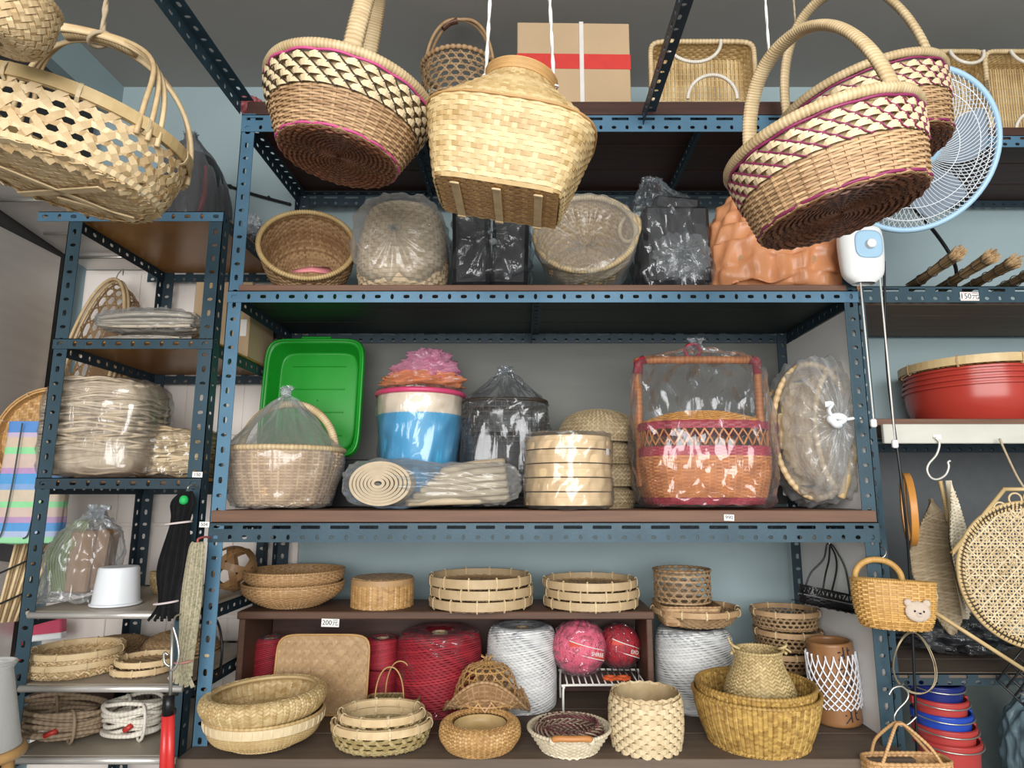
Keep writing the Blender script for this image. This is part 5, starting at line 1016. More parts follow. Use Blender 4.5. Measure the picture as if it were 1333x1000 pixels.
for j, lab in enumerate(('drab belly basket at the bottom inside the golden baskets', 'pale belly basket with narrow neck and knotted handles inside the golden baskets')):
    zj = z0 + (0, zat(905, Y-.05)-ZB-.045)[j]; hj = (zat(905, Y-.05)-ZB-.05) if j == 0 else zat(846, Y)-zj
    t = thing('belly_basket', lab, 'basket', (xat((985, 988)[j], Y, zj+.05), Y, zj), group='belly baskets nested in the golden pair')
    if j == 0: S = Surf([(.004, 0), (Rb*.9, 0), (Rb*1.08, .02), (Rb*1.1, hj*.7), (Rb*1.02, hj)])
    else: S = Surf([(.004, 0), (Rb*.85, 0), (Rb*1.0, .008), (Rb*.92, hj*.3), (Rb*.70, hj*.68), (Rb*.66, hj*.9), (Rb*.69, hj)])
    mb = MB(); diag(mb, S, 44, 34, .25, 1, .0055, .0014, .0012, True); shell(mb, S, 0, .3); mb.build('weave', (SEA2, SEA)[j], t)
    mb = MB(); rim_tube(mb, S, 1, .004, 50, deep=.3); mb.build('rim', (SEA2, SEA)[j], t)
    if j:
        for sx in (-1, 1):
            mb = MB(); x = sx*Rb*.7; tube(mb, [(x + .01*math.cos(a)*sx, -.01+.012*math.sin(a), hj*.93+.004*a) for a in np.linspace(0, 7, 24)], .004, 6); tube(mb, cr([(x, -.005, hj*.95), (x*1.15, -.01, hj*1.1), (x*1.3, -.012, hj*1.3)] if sx < 0 else [(x, -.005, hj*.95), (x*1.1, -.01, hj*1.05), (x*1.35, -.012, hj*.97)], 12), .0025, 6); mb.build('knotted_handle', SEA, t)
# ================================================================ left rack goods
def price_tag(label, px, py, Y, w_, h_, txt, roll=0, frame=False):
    p = at(px, py, Y); k = mpp(Y, p.z); t = thing('price_tag', label, 'price tag', p, (0, math.radians(roll), 0))
    box(MB(), (0, 0, 0), (w_*k, .0012, h_*k)).build('tag_card', PAPER, t)
    textmesh('tag_lettering', txt, h_*k*.85, INK, t, (0, -.0009, 0), (math.radians(90), 0, 0))
    if frame:
        for s in (-1, 1):
            box(MB(), (0, -.0009, s*h_*k*.40), (w_*k*.9, .0006, .0008)).build('tag_border', RED, t); box(MB(), (s*w_*k*.45, -.0009, 0), (.0008, .0006, h_*k*.8)).build('tag_border', RED, t)
    return t
# shelf two: strip bundles and carton
z = LY[1]; Y = .14; k_ = mpp(Y, z+.03)
FIB = mat('grey_fibre', (.62, .54, .43), (.42, .35, .27), .6, 0, 40)
def lying(label, px, w_, Y, z0, rz, seed, m=FIB):
    k = mpp(Y, z0+rz); L = w_/2*k; t = thing('bagged_strips', label, 'bundle', (xat(px, Y, z0+rz), Y, z0), group='flat bagged strip bundles')
    mb = MB(); g = np.random.default_rng(seed)
    for i in range(26):
        yy, zz = g.uniform(-.06, .06), g.uniform(-.7, .7)*rz; tube(mb, cr([(-L*.9, yy*.6, zz*.6), (-L*.3, yy, zz), (L*.4, yy*1.05, zz), (L*.93, yy*.8, zz*.8)], 14), .0055, 5, False, g.uniform(.2, .8))
    mb.build('strip_bundle', m, t, (0, 0, rz))
    film('film_wrap', [(.012, .03, -L*1.02, 2, .4), (rz*.75, .065, -L*.85, 2.4, .15), (rz*1.05, .08, -L*.3, 2.5, .05), (rz*1.05, .08, L*.4, 2.5, .05), (rz*.8, .07, L*.9, 2.4, .15), (.01, .03, L*1.05, 2, .4)], FILM_M, t, seed, loc=(0, 0, rz), rot=(0, math.radians(90), 0), amp=.008, nu=90, nv=50); rest(t, z0)
    return t
lying('thin flat bundle of strips in milky film, lower of two on the left rack', 192, 105, .13, z, .014, 401)
bpy.context.view_layer.update(); lying('plump pointed bundle of strips in milky film, upper of two on the left rack', 197, 132, .14, z+.040, .040, 402)
t = thing('cardboard_carton', 'plain brown carton behind the rack posts on the left rack, small white label', 'box', (-.985, .345, z+.001))
hc = zat(368, .25)-z; box(MB(), (0, 0, hc/2), (.185, .20, hc), bev=.002).build('carton_body', CARD, t); box(MB(), (.0, 0, hc+.0006), (.18, .004, .001)).build('lid_seam', mat('seam', (.2, .13, .08)), t)
box(MB(), (.074, -.1008, hc*.38), (.02, .001, .055)).build('paper_label', PAPER, t)
# shelf three: rope bales
def bale(label, px, w_, yt, Y, z0, dep, seed, m, ends=True):
    k = mpp(Y, z0+.1); W = w_/2*k; h = zat(yt, Y-dep*.6)-z0; t = thing('rope_bale', label, 'rope bale', (xat(px, Y, z0+h/2), Y, z0), group='film-wrapped rope bales')
    mb = MB(); g = np.random.default_rng(seed); n = int(h/.0078)
    for j in range(n):
        zz = .008+j*(h-.014)/(n-1); e = 1-.18*abs(2*j/(n-1)-1)**3
        for lay in (0, 1):
            nn = 40; a = np.arange(nn)*2*math.pi/nn; c, s = np.cos(a), np.sin(a); f = (np.abs(c)**4+np.abs(s)**4)**(-1/4); r = e*(1-.06*lay)
            tube(mb, np.stack([W*.97*r*f*c, dep*.97*r*f*s, zz + .007*np.sin(2*a+g.uniform(0, 6))+.004*np.sin(5*a+g.uniform(0, 6))], -1), .0044, 5, True, g.uniform(.0, 1.))
    mb.build('rope_hank', m, t)
    mb = MB(); shell(mb, Surf([(.01, .01, .005, 4), (W*.86, dep*.86, .01, 4), (W*.9, dep*.9, h*.5, 4), (W*.84, dep*.84, h-.012, 4), (.01, .01, h-.006, 4)])); mb.build('bale_core', m, t)
    film('film_wrap', [(W*.6, dep*.6, 0, 4), (W*.95, dep*.95, .001, 4), (W*1.04, dep*1.04, h*.3, 4, .02), (W*1.04, dep*1.04, h*.75, 4, .02), (W*.9, dep*.9, h*1.0, 3.5, .06), (W*.4, dep*.4, h*1.03, 3, .2)], FILM, t, seed, amp=.008); rest(t, z0); return t
ROPE = mat('pale_rope', (.62, .52, .40), (.36, .28, .19), .75, 0, 60, .2, 300); ROPE2 = mat('straw_rope', (.62, .50, .33), (.38, .28, .16), .75, 0, 60, .2, 300)
z = LY[2]
t = bale('large bale of pale rope wrapped in clear film on the left rack', 139, 136, 500, .15, z, .12, 411, ROPE)
for i, zz in enumerate((.11, .15)):
    pass
bale('smaller rope bale half behind the posts on the left rack', 240, 90, 563, .24, z, .11, 412, ROPE2)
# shelf four
z = LY[3]
Y = .15; k_ = mpp(Y, z+.15); hb = zat(672, Y)-z; R_ = 41*k_
t = thing('bagged_goods', 'clear tall bag of brown bark and green strands on the left rack', 'bag', (xat(107, Y, z+.1), Y, z))
BARK = mat('brown_bark', (.33, .19, .10), (.2, .11, .055), .6, 0, 12, .2, 80, stretch=(4, 4, 1)); GRS = mat('green_strand', (.25, .32, .12), (.15, .2, .07), .5)
box(MB(), (.01, 0, hb*.38), (R_*.75, .07, hb*.72), (0, .03, 0), .4, .006).build('bark_block', BARK, t); box(MB(), (.055, .01, hb*.40), (R_*.4, .06, hb*.7), (0, .08, 0), .7, .006).build('bark_block', BARK, t)
for i in range(7):
    mb = MB(); tube(mb, cr([(-.055+.006*i, -.03, .01), (-.075+.008*i, -.035, hb*.4), (-.05+.010*i, -.03, hb*.7), (-.01+.006*i, -.02, hb*.85)], 20), .0035, 6); mb.build('green_strand', GRS, t)
film('plastic_bag', [(R_*.8, .08, 0, 3), (R_*1.0, .10, .002, 3, .03), (R_*1.05, .10, hb*.4, 2.8, .06), (R_*.9, .09, hb*.72, 2.5, .10), (R_*.55, .06, hb*.88, 2.2, .3), (R_*.35, .03, hb*.96, 2, .4), (R_*.55, .03, hb*1.04, 2, .6)], FILM_M, t, 421, amp=.018, lean=(.03, 0)); rest(t, z)
Y = .10; k_ = mpp(Y, z+.07); hb = zat(738, Y)-z; R_ = 27.5*k_
t = thing('plastic_tub', 'white plastic tub upside down beside the bark bag', 'tub', (xat(154, Y, z+.07), Y, z+.001)); WPL = mat('white_plastic', (.74, .77, .80), (.68, .71, .74), .4)
S = Surf(SHARP((R_*1.03, 0), (R_*1.03, .006), (R_*1.0, .008), (R_*.86, hb-.006), (R_*.82, hb), (.001, hb)), smooth=False); mb = MB(); shell(mb, S, nu=56, nv=60); mb.build('tub_body', WPL, t)
mb = MB(); tube(mb, [(R_*1.03*math.cos(a), R_*1.03*math.sin(a), .004) for a in np.arange(48)*2*math.pi/48], .004, 6, True); mb.build('tub_rim', WPL, t)
def small_bowl(label, px, Y, z0, R, h, m, N=36, M=9, b=.55):
    t = thing('bamboo_bowl', label, 'bowl', (xat(px, Y, z0+h/2), Y, z0+.001)); S = Surf(bowl_prof(R, h, b)); mb = MB(); wicker(mb, S, N, M, .1, 1, w=None); mb.build('weave', m, t); mb = MB(); rim_tube(mb, S, 1, .004, 50); mb.build('rim', m, t); return t
small_bowl('tiny bamboo bowl at the back of the left rack above the domed baskets', 216, .33, z, .045, .062, STRAW)
Y = .34; R_ = 29*mpp(Y, z+.07)
t = thing('woven_ball', 'open woven bamboo ball of wide strips at the back of the left rack', 'ball', (xat(304, Y, z+R_), Y, z+R_+.003), (.5, .3, .6))
phi = (1+5**.5)/2; V12 = nrm(np.array([(0, s1, s2*phi) for s1 in (-1, 1) for s2 in (-1, 1)] + [(s1, s2*phi, 0) for s1 in (-1, 1) for s2 in (-1, 1)] + [(s2*phi, 0, s1) for s1 in (-1, 1) for s2 in (-1, 1)]))
for i, ax in enumerate([v for v in V12 if (v[2] > 1e-6 or (abs(v[2]) < 1e-6 and v[1] > 0))]):
    for off in (0.,):
        e1 = nrm(np.cross(ax, [.31, .52, .8])); e2 = np.cross(ax, e1); a = np.arange(48)*2*math.pi/48; rr = math.sqrt(1-off*off)
        N = ax*off + rr*(np.cos(a)[:, None]*e1 + np.sin(a)[:, None]*e2); mb = MB(); ribbons(mb, (N*(R_-.001+.0012*np.sin(5*a+i))[:, None])[None], N[None], R_*.29, .0016, True); mb.build('bamboo_strip', mat('brown_strip', (.42, .24, .11), (.24, .13, .055), .4, 0, 14), t)
rest(t, z)
# shelf five
z = LY[4]; Y = .125; k_ = mpp(Y, z+.04); R_ = 53*k_; h = zat(843, Y)-z
for j, lab in enumerate(('bamboo bowl with flat rim, lower of two nested on the left rack', 'bamboo bowl with flat rim, upper of two nested on the left rack')):
    t = thing('bamboo_bowl', lab, 'bowl', (xat(99, Y, z+.04)+(0, .004)[j], Y, z+.001+(0, h*.42)[j]), group='nested bowls on the left rack')
    S = Surf(bowl_prof(R_*(1, .97)[j], h*.60, .70)); mb = MB(); diag(mb, S, 60, 26, .25, 1., .0052, .0018, .0014, True); shell(mb, S, 0, .3, -.002); mb.build('weave', PALE, t)
    mb = MB(); rim_band(mb, S, 1, .015, .003, .004); mb.build('rim', PALE, t); build_ties(t, S, 8, CREAMC, 1., .018, .0085, .004, ph=.4*j)
for lab, px, Y, w_, yt, rz in (('domed brown bamboo basket upside down behind the nested bowls', 154, .36, 42, 830, 0), ('domed brown bamboo basket upside down behind the hanging straps', 236, .34, 46, 822, .3)):
    R = w_*mpp(Y, z+.03); h = zat(yt, Y)-z; t = thing('dome_basket', lab, 'basket', (min(xat(px, Y, z+.03), LX1-R-.01), Y, z+.001), (0, 0, rz), group='domed baskets on the left rack')
    S = Surf([(R, 0), (R*.98, h*.3), (R*.8, h*.72), (R*.45, h*.95), (.003, h)]); mb = MB(); wicker(mb, S, 54, 22, .06, .98, amp=.002, t=.0025); mb.build('weave', DIM, t); mb = MB(); rim_band(mb, S, 0.02, .012, .003, .003); mb.build('rim', TAN, t)
Y = .12; R_ = 36*mpp(Y, z+.02)
for j, lab in enumerate(('small shallow bamboo tray, lower of two beside the nested bowls', 'small shallow bamboo tray, upper of two beside the nested bowls')):
    t = thing('bamboo_tray', lab, 'tray', (xat(187+j*3, Y, z+.02), Y+.01*j, z+.001+j*.019), (0, 0, .3*j), group='small trays on the left rack'); h = .018
    S = Surf([(R_*.86, .001), (R_*.97, h*.3), (R_, h)]); mb = MB(); flatweave(mb, disc_map(.003), round_ext(R_*.92), 18, R_*.92, twill=True); wicker(mb, S, 50, 2, 0, .6); mb.build('weave', DIM, t); mb = MB(); rim_band(mb, S, .95, .014, .003, .002); mb.build('rim', PALE, t); build_ties(t, S, 9, CREAMC, .95, .016, .005, .0035, ph=.3*j)
# shelf six: rope coils, dark board
z = LY[5]
def coil(label, px, Y, w_, h, m, seed, tie, fx=1.15):
    R = w_/2*mpp(Y, z+.03); t = thing('rope_coil', label, 'rope', (xat(px, Y, z+.03), Y, z), group='rope coils on the bottom of the left rack'); g = np.random.default_rng(seed)
    mb = MB()
    for j in range(17):
        r = R*(1-.055*(j % 5)) - g.uniform(0, .006); zz = .007 + (j//5)*h/3.6 + g.uniform(-.003, .003); n = 90; a = np.arange(n)*2*math.pi/n
        P = np.stack([r*np.cos(a), r*.72*np.sin(a), np.maximum(zz + .010*np.sin(a+g.uniform(0, 6))+.003*np.sin(3*a+g.uniform(0, 6)), .0065)], -1)
        tw = np.arange(n) % 2; tube(mb, P, .0062*(1-.14*tw), 6, True, .25+.5*tw)
    mb.build('rope_loops', m, t)
    for a in (2.2, 5.4):
        mb = MB(); c = np.array([R*.9*math.cos(a), R*.65*math.sin(a), h*.45]); q = nrm(np.array([math.cos(a), .72*math.sin(a), 0])); tube(mb, [c+q*.03*math.cos(b)+np.array([0, 0, 1])*(h*.55)*math.sin(b) for b in np.arange(14)*2*math.pi/14], .0042, 6, True); mb.build('tie_loop', tie, t)
    mb = MB(); tube(mb, [(R*.15, -R*.72, h*.25), (R*.38, -R*.67, h*.42)], .0075, 6); mb.build('red_end', RED, t); rest(t, z)
BROPE = mat('brown_rope', (.40, .30, .20), (.20, .14, .09), .8, 0, 80, .3, 300); WROPE = mat('white_rope', (.78, .74, .66), (.52, .47, .39), .8, 0, 80, .3, 300)
coil('coil of thick brown rope on the lowest visible left shelf', 79, .13, 112, .075, BROPE, 431, BROPE); coil('coil of off-white rope beside the brown coil', 172, .13, 74, .085, WROPE, 432, WROPE)
t = thing('dark_board', 'thin dark brown board lying edge-up behind the brown rope coil', 'board', (xat(95, .36, z+.05), .36, z)); mb = MB()
P = np.array([(-.13, -.006, .001), (.13, -.006, .001), (.13, .006, .001), (-.13, .006, .001), (-.13, -.006, .05), (.13, -.006, .115), (.13, .006, .115), (-.13, .006, .05)]); mb.add(P, BOXQ, smooth=False); mb.build('board', WOOD_D, t); box(MB(), (0, -.0065, .02), (.25, .002, .012)).build('board_edge', WOOD_C, t)
t = thing('bagged_strips', 'small bag of straw fibres behind the off-white rope coil', 'bundle', (xat(205, .38, z+.05), .38, z)); mb = MB(); g = np.random.default_rng(5)
for i in range(40): x, y = g.uniform(-.05, .05), g.uniform(-.04, .04); tube(mb, [(x, y, .004), (x*1.1, y*1.1, .05), (x*1.2+g.uniform(-.01, .01), y, .105)], .003, 4, False, g.random())
mb.build('straw_fibre', FIB, t); film('plastic_bag', [(.05, .04, 0), (.068, .055, .003), (.075, .06, .07, 2, .05), (.06, .05, .115, 2, .2), (.02, .02, .13, 2, .4)], FILM, t, 441); rest(t, z)
# ================================================================ hanging on the post between the racks
t = thing('strap_bundle', 'bundle of black elastic straps with white band hanging on the left rack post', 'straps', at(242, 640, -.045)); k_ = mpp(-.045, H)
zb_ = zat(808, -.045)-t.location.z; BLK = mat('black_webbing', (.006, .006, .007), (.02, .02, .022), .8, 0, 30, spec=.1)
for i in range(14):
    a = i/13-.5; mb = MB(); yy = -.018*math.cos(a*2.6)
    ribbons(mb, cr([(0.006+a*.02, yy*.5-.002, 0), (a*.060, yy-.004, -.03), (a*.044-.006, yy, zb_*.25), (a*.070-.016, yy-.003, zb_*.6), (a*.042-.020, yy, zb_*.86), (a*.085-.024, yy*.6, zb_*(1.0-.02*(i % 3)))], 26), np.array([a*.8, -1, 0]), .0075, .0022, tint=.3*(i % 3 == 0)); mb.build('strap', BLK, t)
mb = MB(); shell(mb, Surf([(.018, .006, zb_*.95), (.028, .010, zb_*.6), (.018, .008, zb_*.25), (.022, .008, -.04), (.008, .005, -.005)])); mb.build('strap_core', BLK, t)
for f, w_ in ((.25, .032), (.86, .03)):
    mb = MB(); tube(mb, [(-.005-.02*f+w_*math.cos(a), -.004+.024*math.sin(a), zb_*f+.004*math.cos(a)) for a in np.arange(24)*math.pi/12], .0028, 6, True); mb.build('rubber_band', mat('pale_rubber', (.72, .62, .6)), t)
mb = MB(); gs = Surf([(.002, -.012), (.009, -.008), (.011, 0), (.008, .009), (.002, .012)]); shell(mb, gs, nu=16, nv=10); mb.build('green_clip', mat('green_clip', (.02, .5, .12)), t, (.008, -.022, -.022))
mb = MB(); tube(mb, cr([(.004, .005, -.004), (.006, -.002, .012), (.008, .02, .016), (.01, .042, .012)], 14), .002, 6); mb.build('hook', WIRE, t)
t = thing('webbing_bundle', 'hank of speckled green and beige webbing hanging on the blue post', 'webbing', at(259, 706, -.05)); zb_ = zat(896, -.05)-t.location.z
CAMO = mat('speckled_webbing', (.42, .36, .25), (.17, .17, .10), .8, 0, 170, .2, 400, nmix=1.2)
for i in range(10):
    a = i/9-.5; mb = MB(); yy = -.014*math.cos(a*2.6); o_ = .016 if i % 2 else -.012
    ribbons(mb, cr([(a*.02, yy-.002, 0), (a*.034, yy-.006, -.02), (a*.042-.008, yy, zb_*.4), (a*.022-.014, yy, zb_*.82), (a*.055-.016+o_*.3, yy*.7, zb_*(.94+.006*i))], 24), np.array([a, -1, 0]), .0092, .0022, tint=.2+.4*(i % 2)); mb.build('webbing_strip', CAMO, t)
mb = MB(); shell(mb, Surf([(.012, .004, zb_*.92), (.012, .005, zb_*.82), (.02, .006, zb_*.4), (.014, .005, -.02), (.006, .004, -.004)])); mb.build('webbing_core', CAMO, t)
mb = MB(); tube(mb, [(-.012+.021*math.cos(a), -.003+.018*math.sin(a), zb_*.82+.002*math.cos(a)) for a in np.arange(24)*math.pi/12], .0022, 6, True); mb.build('rubber_band', mat('pink_rubber', (.7, .3, .28)), t)
mb = MB(); tube(mb, cr([(0, -.004, -.004), (0, -.006, .008), (.004, .02, .012), (.006, .048, .008)], 14), .003, 6); mb.build('hook', mat('red_hook', (.5, .12, .1)), t)
# red-handled pole with carabiner
t = thing('hook_pole', 'metal hook pole with red handle and open snap hook in front of the left rack', 'hook pole', at(217, 1002, -.12)); q0 = t.location.copy()
loc = lambda px, py, Y=-.12: np.array(at(px, py, Y)-q0)
mb = MB(); tube(mb, [loc(221, 925), loc(225, 812)], .0042, 8); mb.build('rod', WIRE, t); mb = MB(); tube(mb, cr([loc(225, 813), loc(229, 802, -.09), loc(240, 800, -.03), loc(243, 801, .0)], 16), .0022, 6); mb.build('hanging_wire', WIRE, t)
mb = MB(); tube(mb, cr([loc(221, 868, -.125), loc(214, 862, -.125), loc(214, 850, -.125), loc(219, 853, -.125)], 14), .003, 7); tube(mb, cr([loc(225, 815, -.125), loc(231, 835, -.125), loc(233, 855, -.125), loc(228, 870, -.125), loc(222, 873, -.125)], 20), .003, 7); mb.build('snap_hook', WIRE, t)
mb = MB(); tube(mb, [loc(216, 930), loc(211, 1040)], .0095, 8); tube(mb, [loc(222, 928, -.115), loc(221, 1040, -.115)], .010, 8); mb.build('red_handle', mat('red_handle', (.62, .04, .035), (.5, .03, .03), .3), t)
mb = MB(); tube(mb, [loc(219, 931), loc(220, 905)], .0135, 10); mb.build('collar', BLACK, t)
# socket box on a black cord
t = thing('extension_socket', 'cream two-way socket box on a black cord by the webbing', 'socket', at(269, 852, .02)); q0 = t.location.copy(); loc = lambda px, py, Y=.02: np.array(at(px, py, Y)-q0)
box(MB(), (0, 0, 0), (.028, .02, .05), (0, .1, 0), .4, .003).build('socket_body', mat('cream_bakelite', (.62, .52, .34), (.5, .42, .27), .45), t)
for zz in (-.012, .012):
    mb = MB(); [box(mb, (sx*.004+.002, -.0102, zz), (.0018, .001, .007)) for sx in (-1, 1)]; mb.build('slots', INK, t)
mb = MB(); tube(mb, cr([loc(272, 868), loc(283, 880, .06), loc(289, 850, .1), (loc(285, 815, .1)), loc(272, 796, .06), loc(258, 792, .02)], 40), .0035, 7); tube(mb, cr([loc(267, 868), loc(262, 910, .03), loc(252, 960, .04), loc(250, 1010, .04)], 30), .0035, 7); mb.build('cord', BLACK, t)
# ================================================================ left of the left rack
t = thing('fish_trap', 'large dark open-weave fishing basket with double cane rim hanging by the back wall', 'basket', (-1.48, .42, (zat(362, .4)+zat(590, .4))/2), (math.radians(80), 0, math.radians(-20)))
hv = (zat(362, .4)-zat(590, .4))/2
S = Surf([(.02, .03, -.13), (.07, hv*.55, -.11), (.115, hv*.9, -.04), (.125, hv, .03)]); mb = MB(); hexweave(mb, S, 26, 12, .05, 1, .007, .0014, .3); mb.build('weave', DIM, t)
mb = MB(); shell(mb, Surf([(.01, .015, -.12), (.06, hv*.5, -.10), (.10, hv*.82, -.04)]), nu=40); mb.build('leaf_lining', mat('dry_leaves', (.28, .16, .07), (.10, .06, .03), .7, 0, 25, .4, 40), t)
for dz in (.03, .045):
    mb = MB(); tube(mb, S.P(np.arange(60)/60, np.full(60, 1.), .004)+np.array([0, 0, dz-.03]), .006, 7, True); mb.build('rim', PALE, t)
mb = MB(); tube(mb, cr([(0, hv, .03), (.0, hv+.03, .03), (.005, hv+.055, .02), (.012, hv+.03, .02)], 16), .002, 5); mb.build('wire_hook', WIRE, t)
t = thing('winnowing_tray', 'round honey-brown winnowing tray hanging behind the striped bag', 'tray', (-1.485, .235, zat(570, .235)), (math.radians(88), 0, math.radians(6))); R_ = .155
S = Surf([(R_*.94, -.012), (R_, .01)]); mb = MB(); flatweave(mb, disc_map(-.012), round_ext(R_*.96), 34, R_*.96, twill=True); wicker(mb, S, 70, 2, 0, 1); mb.build('weave', HONEY, t); mb = MB(); rim_band(mb, S, .9, .022, .004, .004); mb.build('rim', HONEY, t); build_ties(t, S, 9, TAN, .9, .026, .009, .005)
STRIPES = [((.10, .26, .60), .10), ((.55, .45, .62), .04), ((.62, .50, .38), .09), ((.28, .68, .34), .06), ((.62, .48, .42), .12), ((.48, .30, .52), .05), ((.10, .34, .68), .09), ((.22, .38, .66), .05), ((.62, .52, .40), .10), ((.28, .68, .34), .05), ((.62, .48, .42), .08), ((.46, .30, .50), .05), ((.10, .32, .66), .07), ((.42, .50, .70), .05), ((.30, .66, .36), .08)]
Y = .17; zt_, zb_ = zat(548, Y), zat(706, Y); xa, xb = xat(-6, Y, zat(620, Y)), xat(80, Y, zat(620, Y)); W = (xb-xa)/2
t = thing('striped_bag', 'woven plastic shopping bag with pastel horizontal stripes hanging beside the left rack', 'bag', ((xa+xb)/2, Y+.03, zb_)); tot = sum(s for _, s in STRIPES); zz = zt_-zb_
S = Surf([(W*.98, .030, 0, 5), (W*1.0, .036, .01, 5), (W*.97, .03, zz*.5, 5), (W*.97, .022, zz, 5)], smooth=True); v = 1.
for i, (c, s) in enumerate(STRIPES):
    mb = MB(); U, V = np.meshgrid(np.arange(56)/56, np.linspace(v-s/tot, v, 5)); gridsurf(mb, S.P(U, V, wrinkle(U, V, 77, .004, 5, 2)), cu=True); mb.build('fabric_stripe', mat(f'stripe_{i}', c, tuple(x*.85 for x in c), .55, 0, 60), t); v -= s/tot
for sx in (.15, .3):
    mb = MB(); tube(mb, cr([(W*sx, -.025, zz-.01), (W*(sx+.10), -.03, zz+.035), (W*(sx+.28), -.02, zz+.085), (W*(sx+.36), .0, zz+.06), (W*(sx+.34), .0, zz+.02)], 24), .006, 6, flat=.4); mb.build('strap', mat('teal_strap', (.05, .30, .2), (.15, .1, .2), .6, 0, 90, nmix=1.), t)
mb = MB(); tube(mb, cr([(W*.5, 0, zz+.08), (W*.9, .0, zz+.095), (W*1.3, .0, zz+.10)], 10), .002, 5); mb.build('hook', WIRE, t)
for sx in (-.35, .45):
    mb = MB(); ribbons(mb, cr([(W*sx, -.036, zz*.98), (W*(sx-.02), -.040, zz*.5), (W*(sx-.12), -.042, zz*.1), (W*(sx-.3), -.040, zz*.03)], 20), np.array([0, -1., 0]), .004, .0015); mb.build('dark_seam', mat('dark_seam', (.06, .08, .07)), t)
# bamboo sticks, red pole, pink dustpan
Y = .24; t = thing('stick_bundle', 'fan of pale bamboo sticks tied with black cord at the left edge', 'sticks', at(30, 800, Y)); q0 = t.location.copy(); loc = lambda px, py, Y=.24: np.array(at(px, py, Y)-q0)
for i in range(13):
    mb = MB(); f = i/12; tube(mb, [loc(-6+34*f, 812-4*f, .24+.01*(i % 3)), loc(22+46*f, 704+6*f, .26+.012*(i % 3))], .0042, 6, False, .2+.5*(i % 3)/2); mb.build('stick', PALE, t)
for yy in (735, 775):
    mb = MB(); tube(mb, cr([loc(-2, yy+12, .225), loc(25, yy, .225), loc(58, yy-16, .225)], 14), .003, 6); mb.build('cord', BLACK, t)
mb = MB(); box(mb, tuple(loc(25, 722, .30)), (.20, .012, .05), (0, .12, 0)); mb.build('dark_grate', BLACK, t)
t = thing('broom_pole', 'red pole leaning beside the left rack below the bamboo sticks', 'pole', at(12, 905, .2)); q0 = t.location.copy(); mb = MB(); tube(mb, [loc(8, 930, .2)*0+np.array(at(8, 930, .2)-q0), np.array(at(36, 800, .24)-q0)], .012, 10); mb.build('pole', RED, t); mb = MB(); tube(mb, [np.array(at(36, 801, .24)-q0), np.array(at(38, 794, .242)-q0)], .013, 10); mb.build('pole_cap', BLACK, t)
t = thing('dustpan', 'pink and silver plastic pan behind the left rack post', 'dustpan', at(60, 832, .45)); box(MB(), (0, 0, .035), (.11, .03, .05), (0, -.1, 0), .4, .004).build('pan', mat('pink_plastic', (.55, .07, .14), (.45, .05, .1), .35), t); box(MB(), (0, -.004, .008), (.12, .03, .02), (0, -.1, 0), .4, .003).build('pan_lip', WPL, t)
# translucent tub at the lower left edge
t = thing('plastic_tub', 'frosted translucent plastic tub cut off by the lower left edge', 'tub', at(-26, 975, -.25)); FROST = plastic('frosted_plastic', (.8, .82, .82), .45, .3, .3, (.72, .72, .70), bump=.05); R_ = .075; hb = .165
S = Surf(SHARP((.001, 0), (R_*1.0, 0), (R_*.95, .01), (R_*.55, hb), (R_*.62, hb+.006), (R_*.60, hb+.012)), smooth=False); mb = MB(); shell(mb, S, nu=56, nv=50); mb.build('tub_body', FROST, t); mb = MB(); rim_tube(mb, S, 1, .004, 40, deep=0); mb.build('tub_rim', FROST, t)
q = t.location.copy(); t = thing('wooden_stool', 'round honey-coloured wooden stool under the frosted tub at the lower left edge', 'stool', (q.x, q.y, 0))
mb = MB(); shell(mb, Surf([(.001, q.z-.024), (R_*1.05, q.z-.022), (R_*1.12, q.z-.012), (R_*1.05, q.z-.002), (.001, q.z-.0015)]), nu=40); mb.build('seat', HONEY, t)
for i in range(3):
    a_ = i*2.094+.5; mb = MB(); tube(mb, [(R_*.7*math.cos(a_), R_*.7*math.sin(a_), q.z-.02), (R_*1.3*math.cos(a_), R_*1.3*math.sin(a_), .001)], .012, 8); mb.build('leg', HONEY, t)
# ================================================================ electric fan on the right post
FB = mat('pale_blue_plastic', (.38, .58, .74), (.32, .5, .66), .3); FW = mat('fan_white', (.78, .79, .78), (.7, .71, .7), .35); FWW = mat('white_fan_wire', (.72, .76, .80), (.66, .7, .74), .4); FBL = mat('fan_blade', (.26, .31, .38), (.22, .27, .34), .3)
Yf = -.06; pc = at(1190, 196, Yf); R_ = 101*mpp(Yf, pc.z)
t = thing('wall_fan', 'white and pale blue electric fan mounted on the right rack post', 'fan', pc, (math.radians(113), 0, math.radians(-8)))
mb = MB(); tube(mb, [(R_*math.cos(a), R_*math.sin(a), 0) for a in np.arange(72)*2*math.pi/72], .0085, 8, True, flat=1.); mb.build('guard_rim', FB, t)
for nm, s, dz in (('front_guard', 1, .045), ('rear_guard', -1, .06)):
    mb = MB(); n = 84; kk = np.linspace(0, 1, 12); rr = R_*(.22+.775*kk); zz = s*dz*(1-kk**2.2)
    A = np.arange(n)[:, None]*2*math.pi/n + s*.75*kk[None]**1.0; P = np.stack([rr*np.cos(A), rr*np.sin(A), zz+0*A], -1); tubes(mb, P, np.broadcast_to(np.array([0, 0, 1.]), P.shape), .0012, 4, var=.02)
    for f in (.45, .72, .88): tube(mb, [(R_*f*math.cos(a), R_*f*math.sin(a), s*dz*(1-((f-.22)/.775)**2.2)+s*.0015) for a in np.arange(60)*2*math.pi/60], .0014, 5, True)
    mb.build(nm, FWW, t)
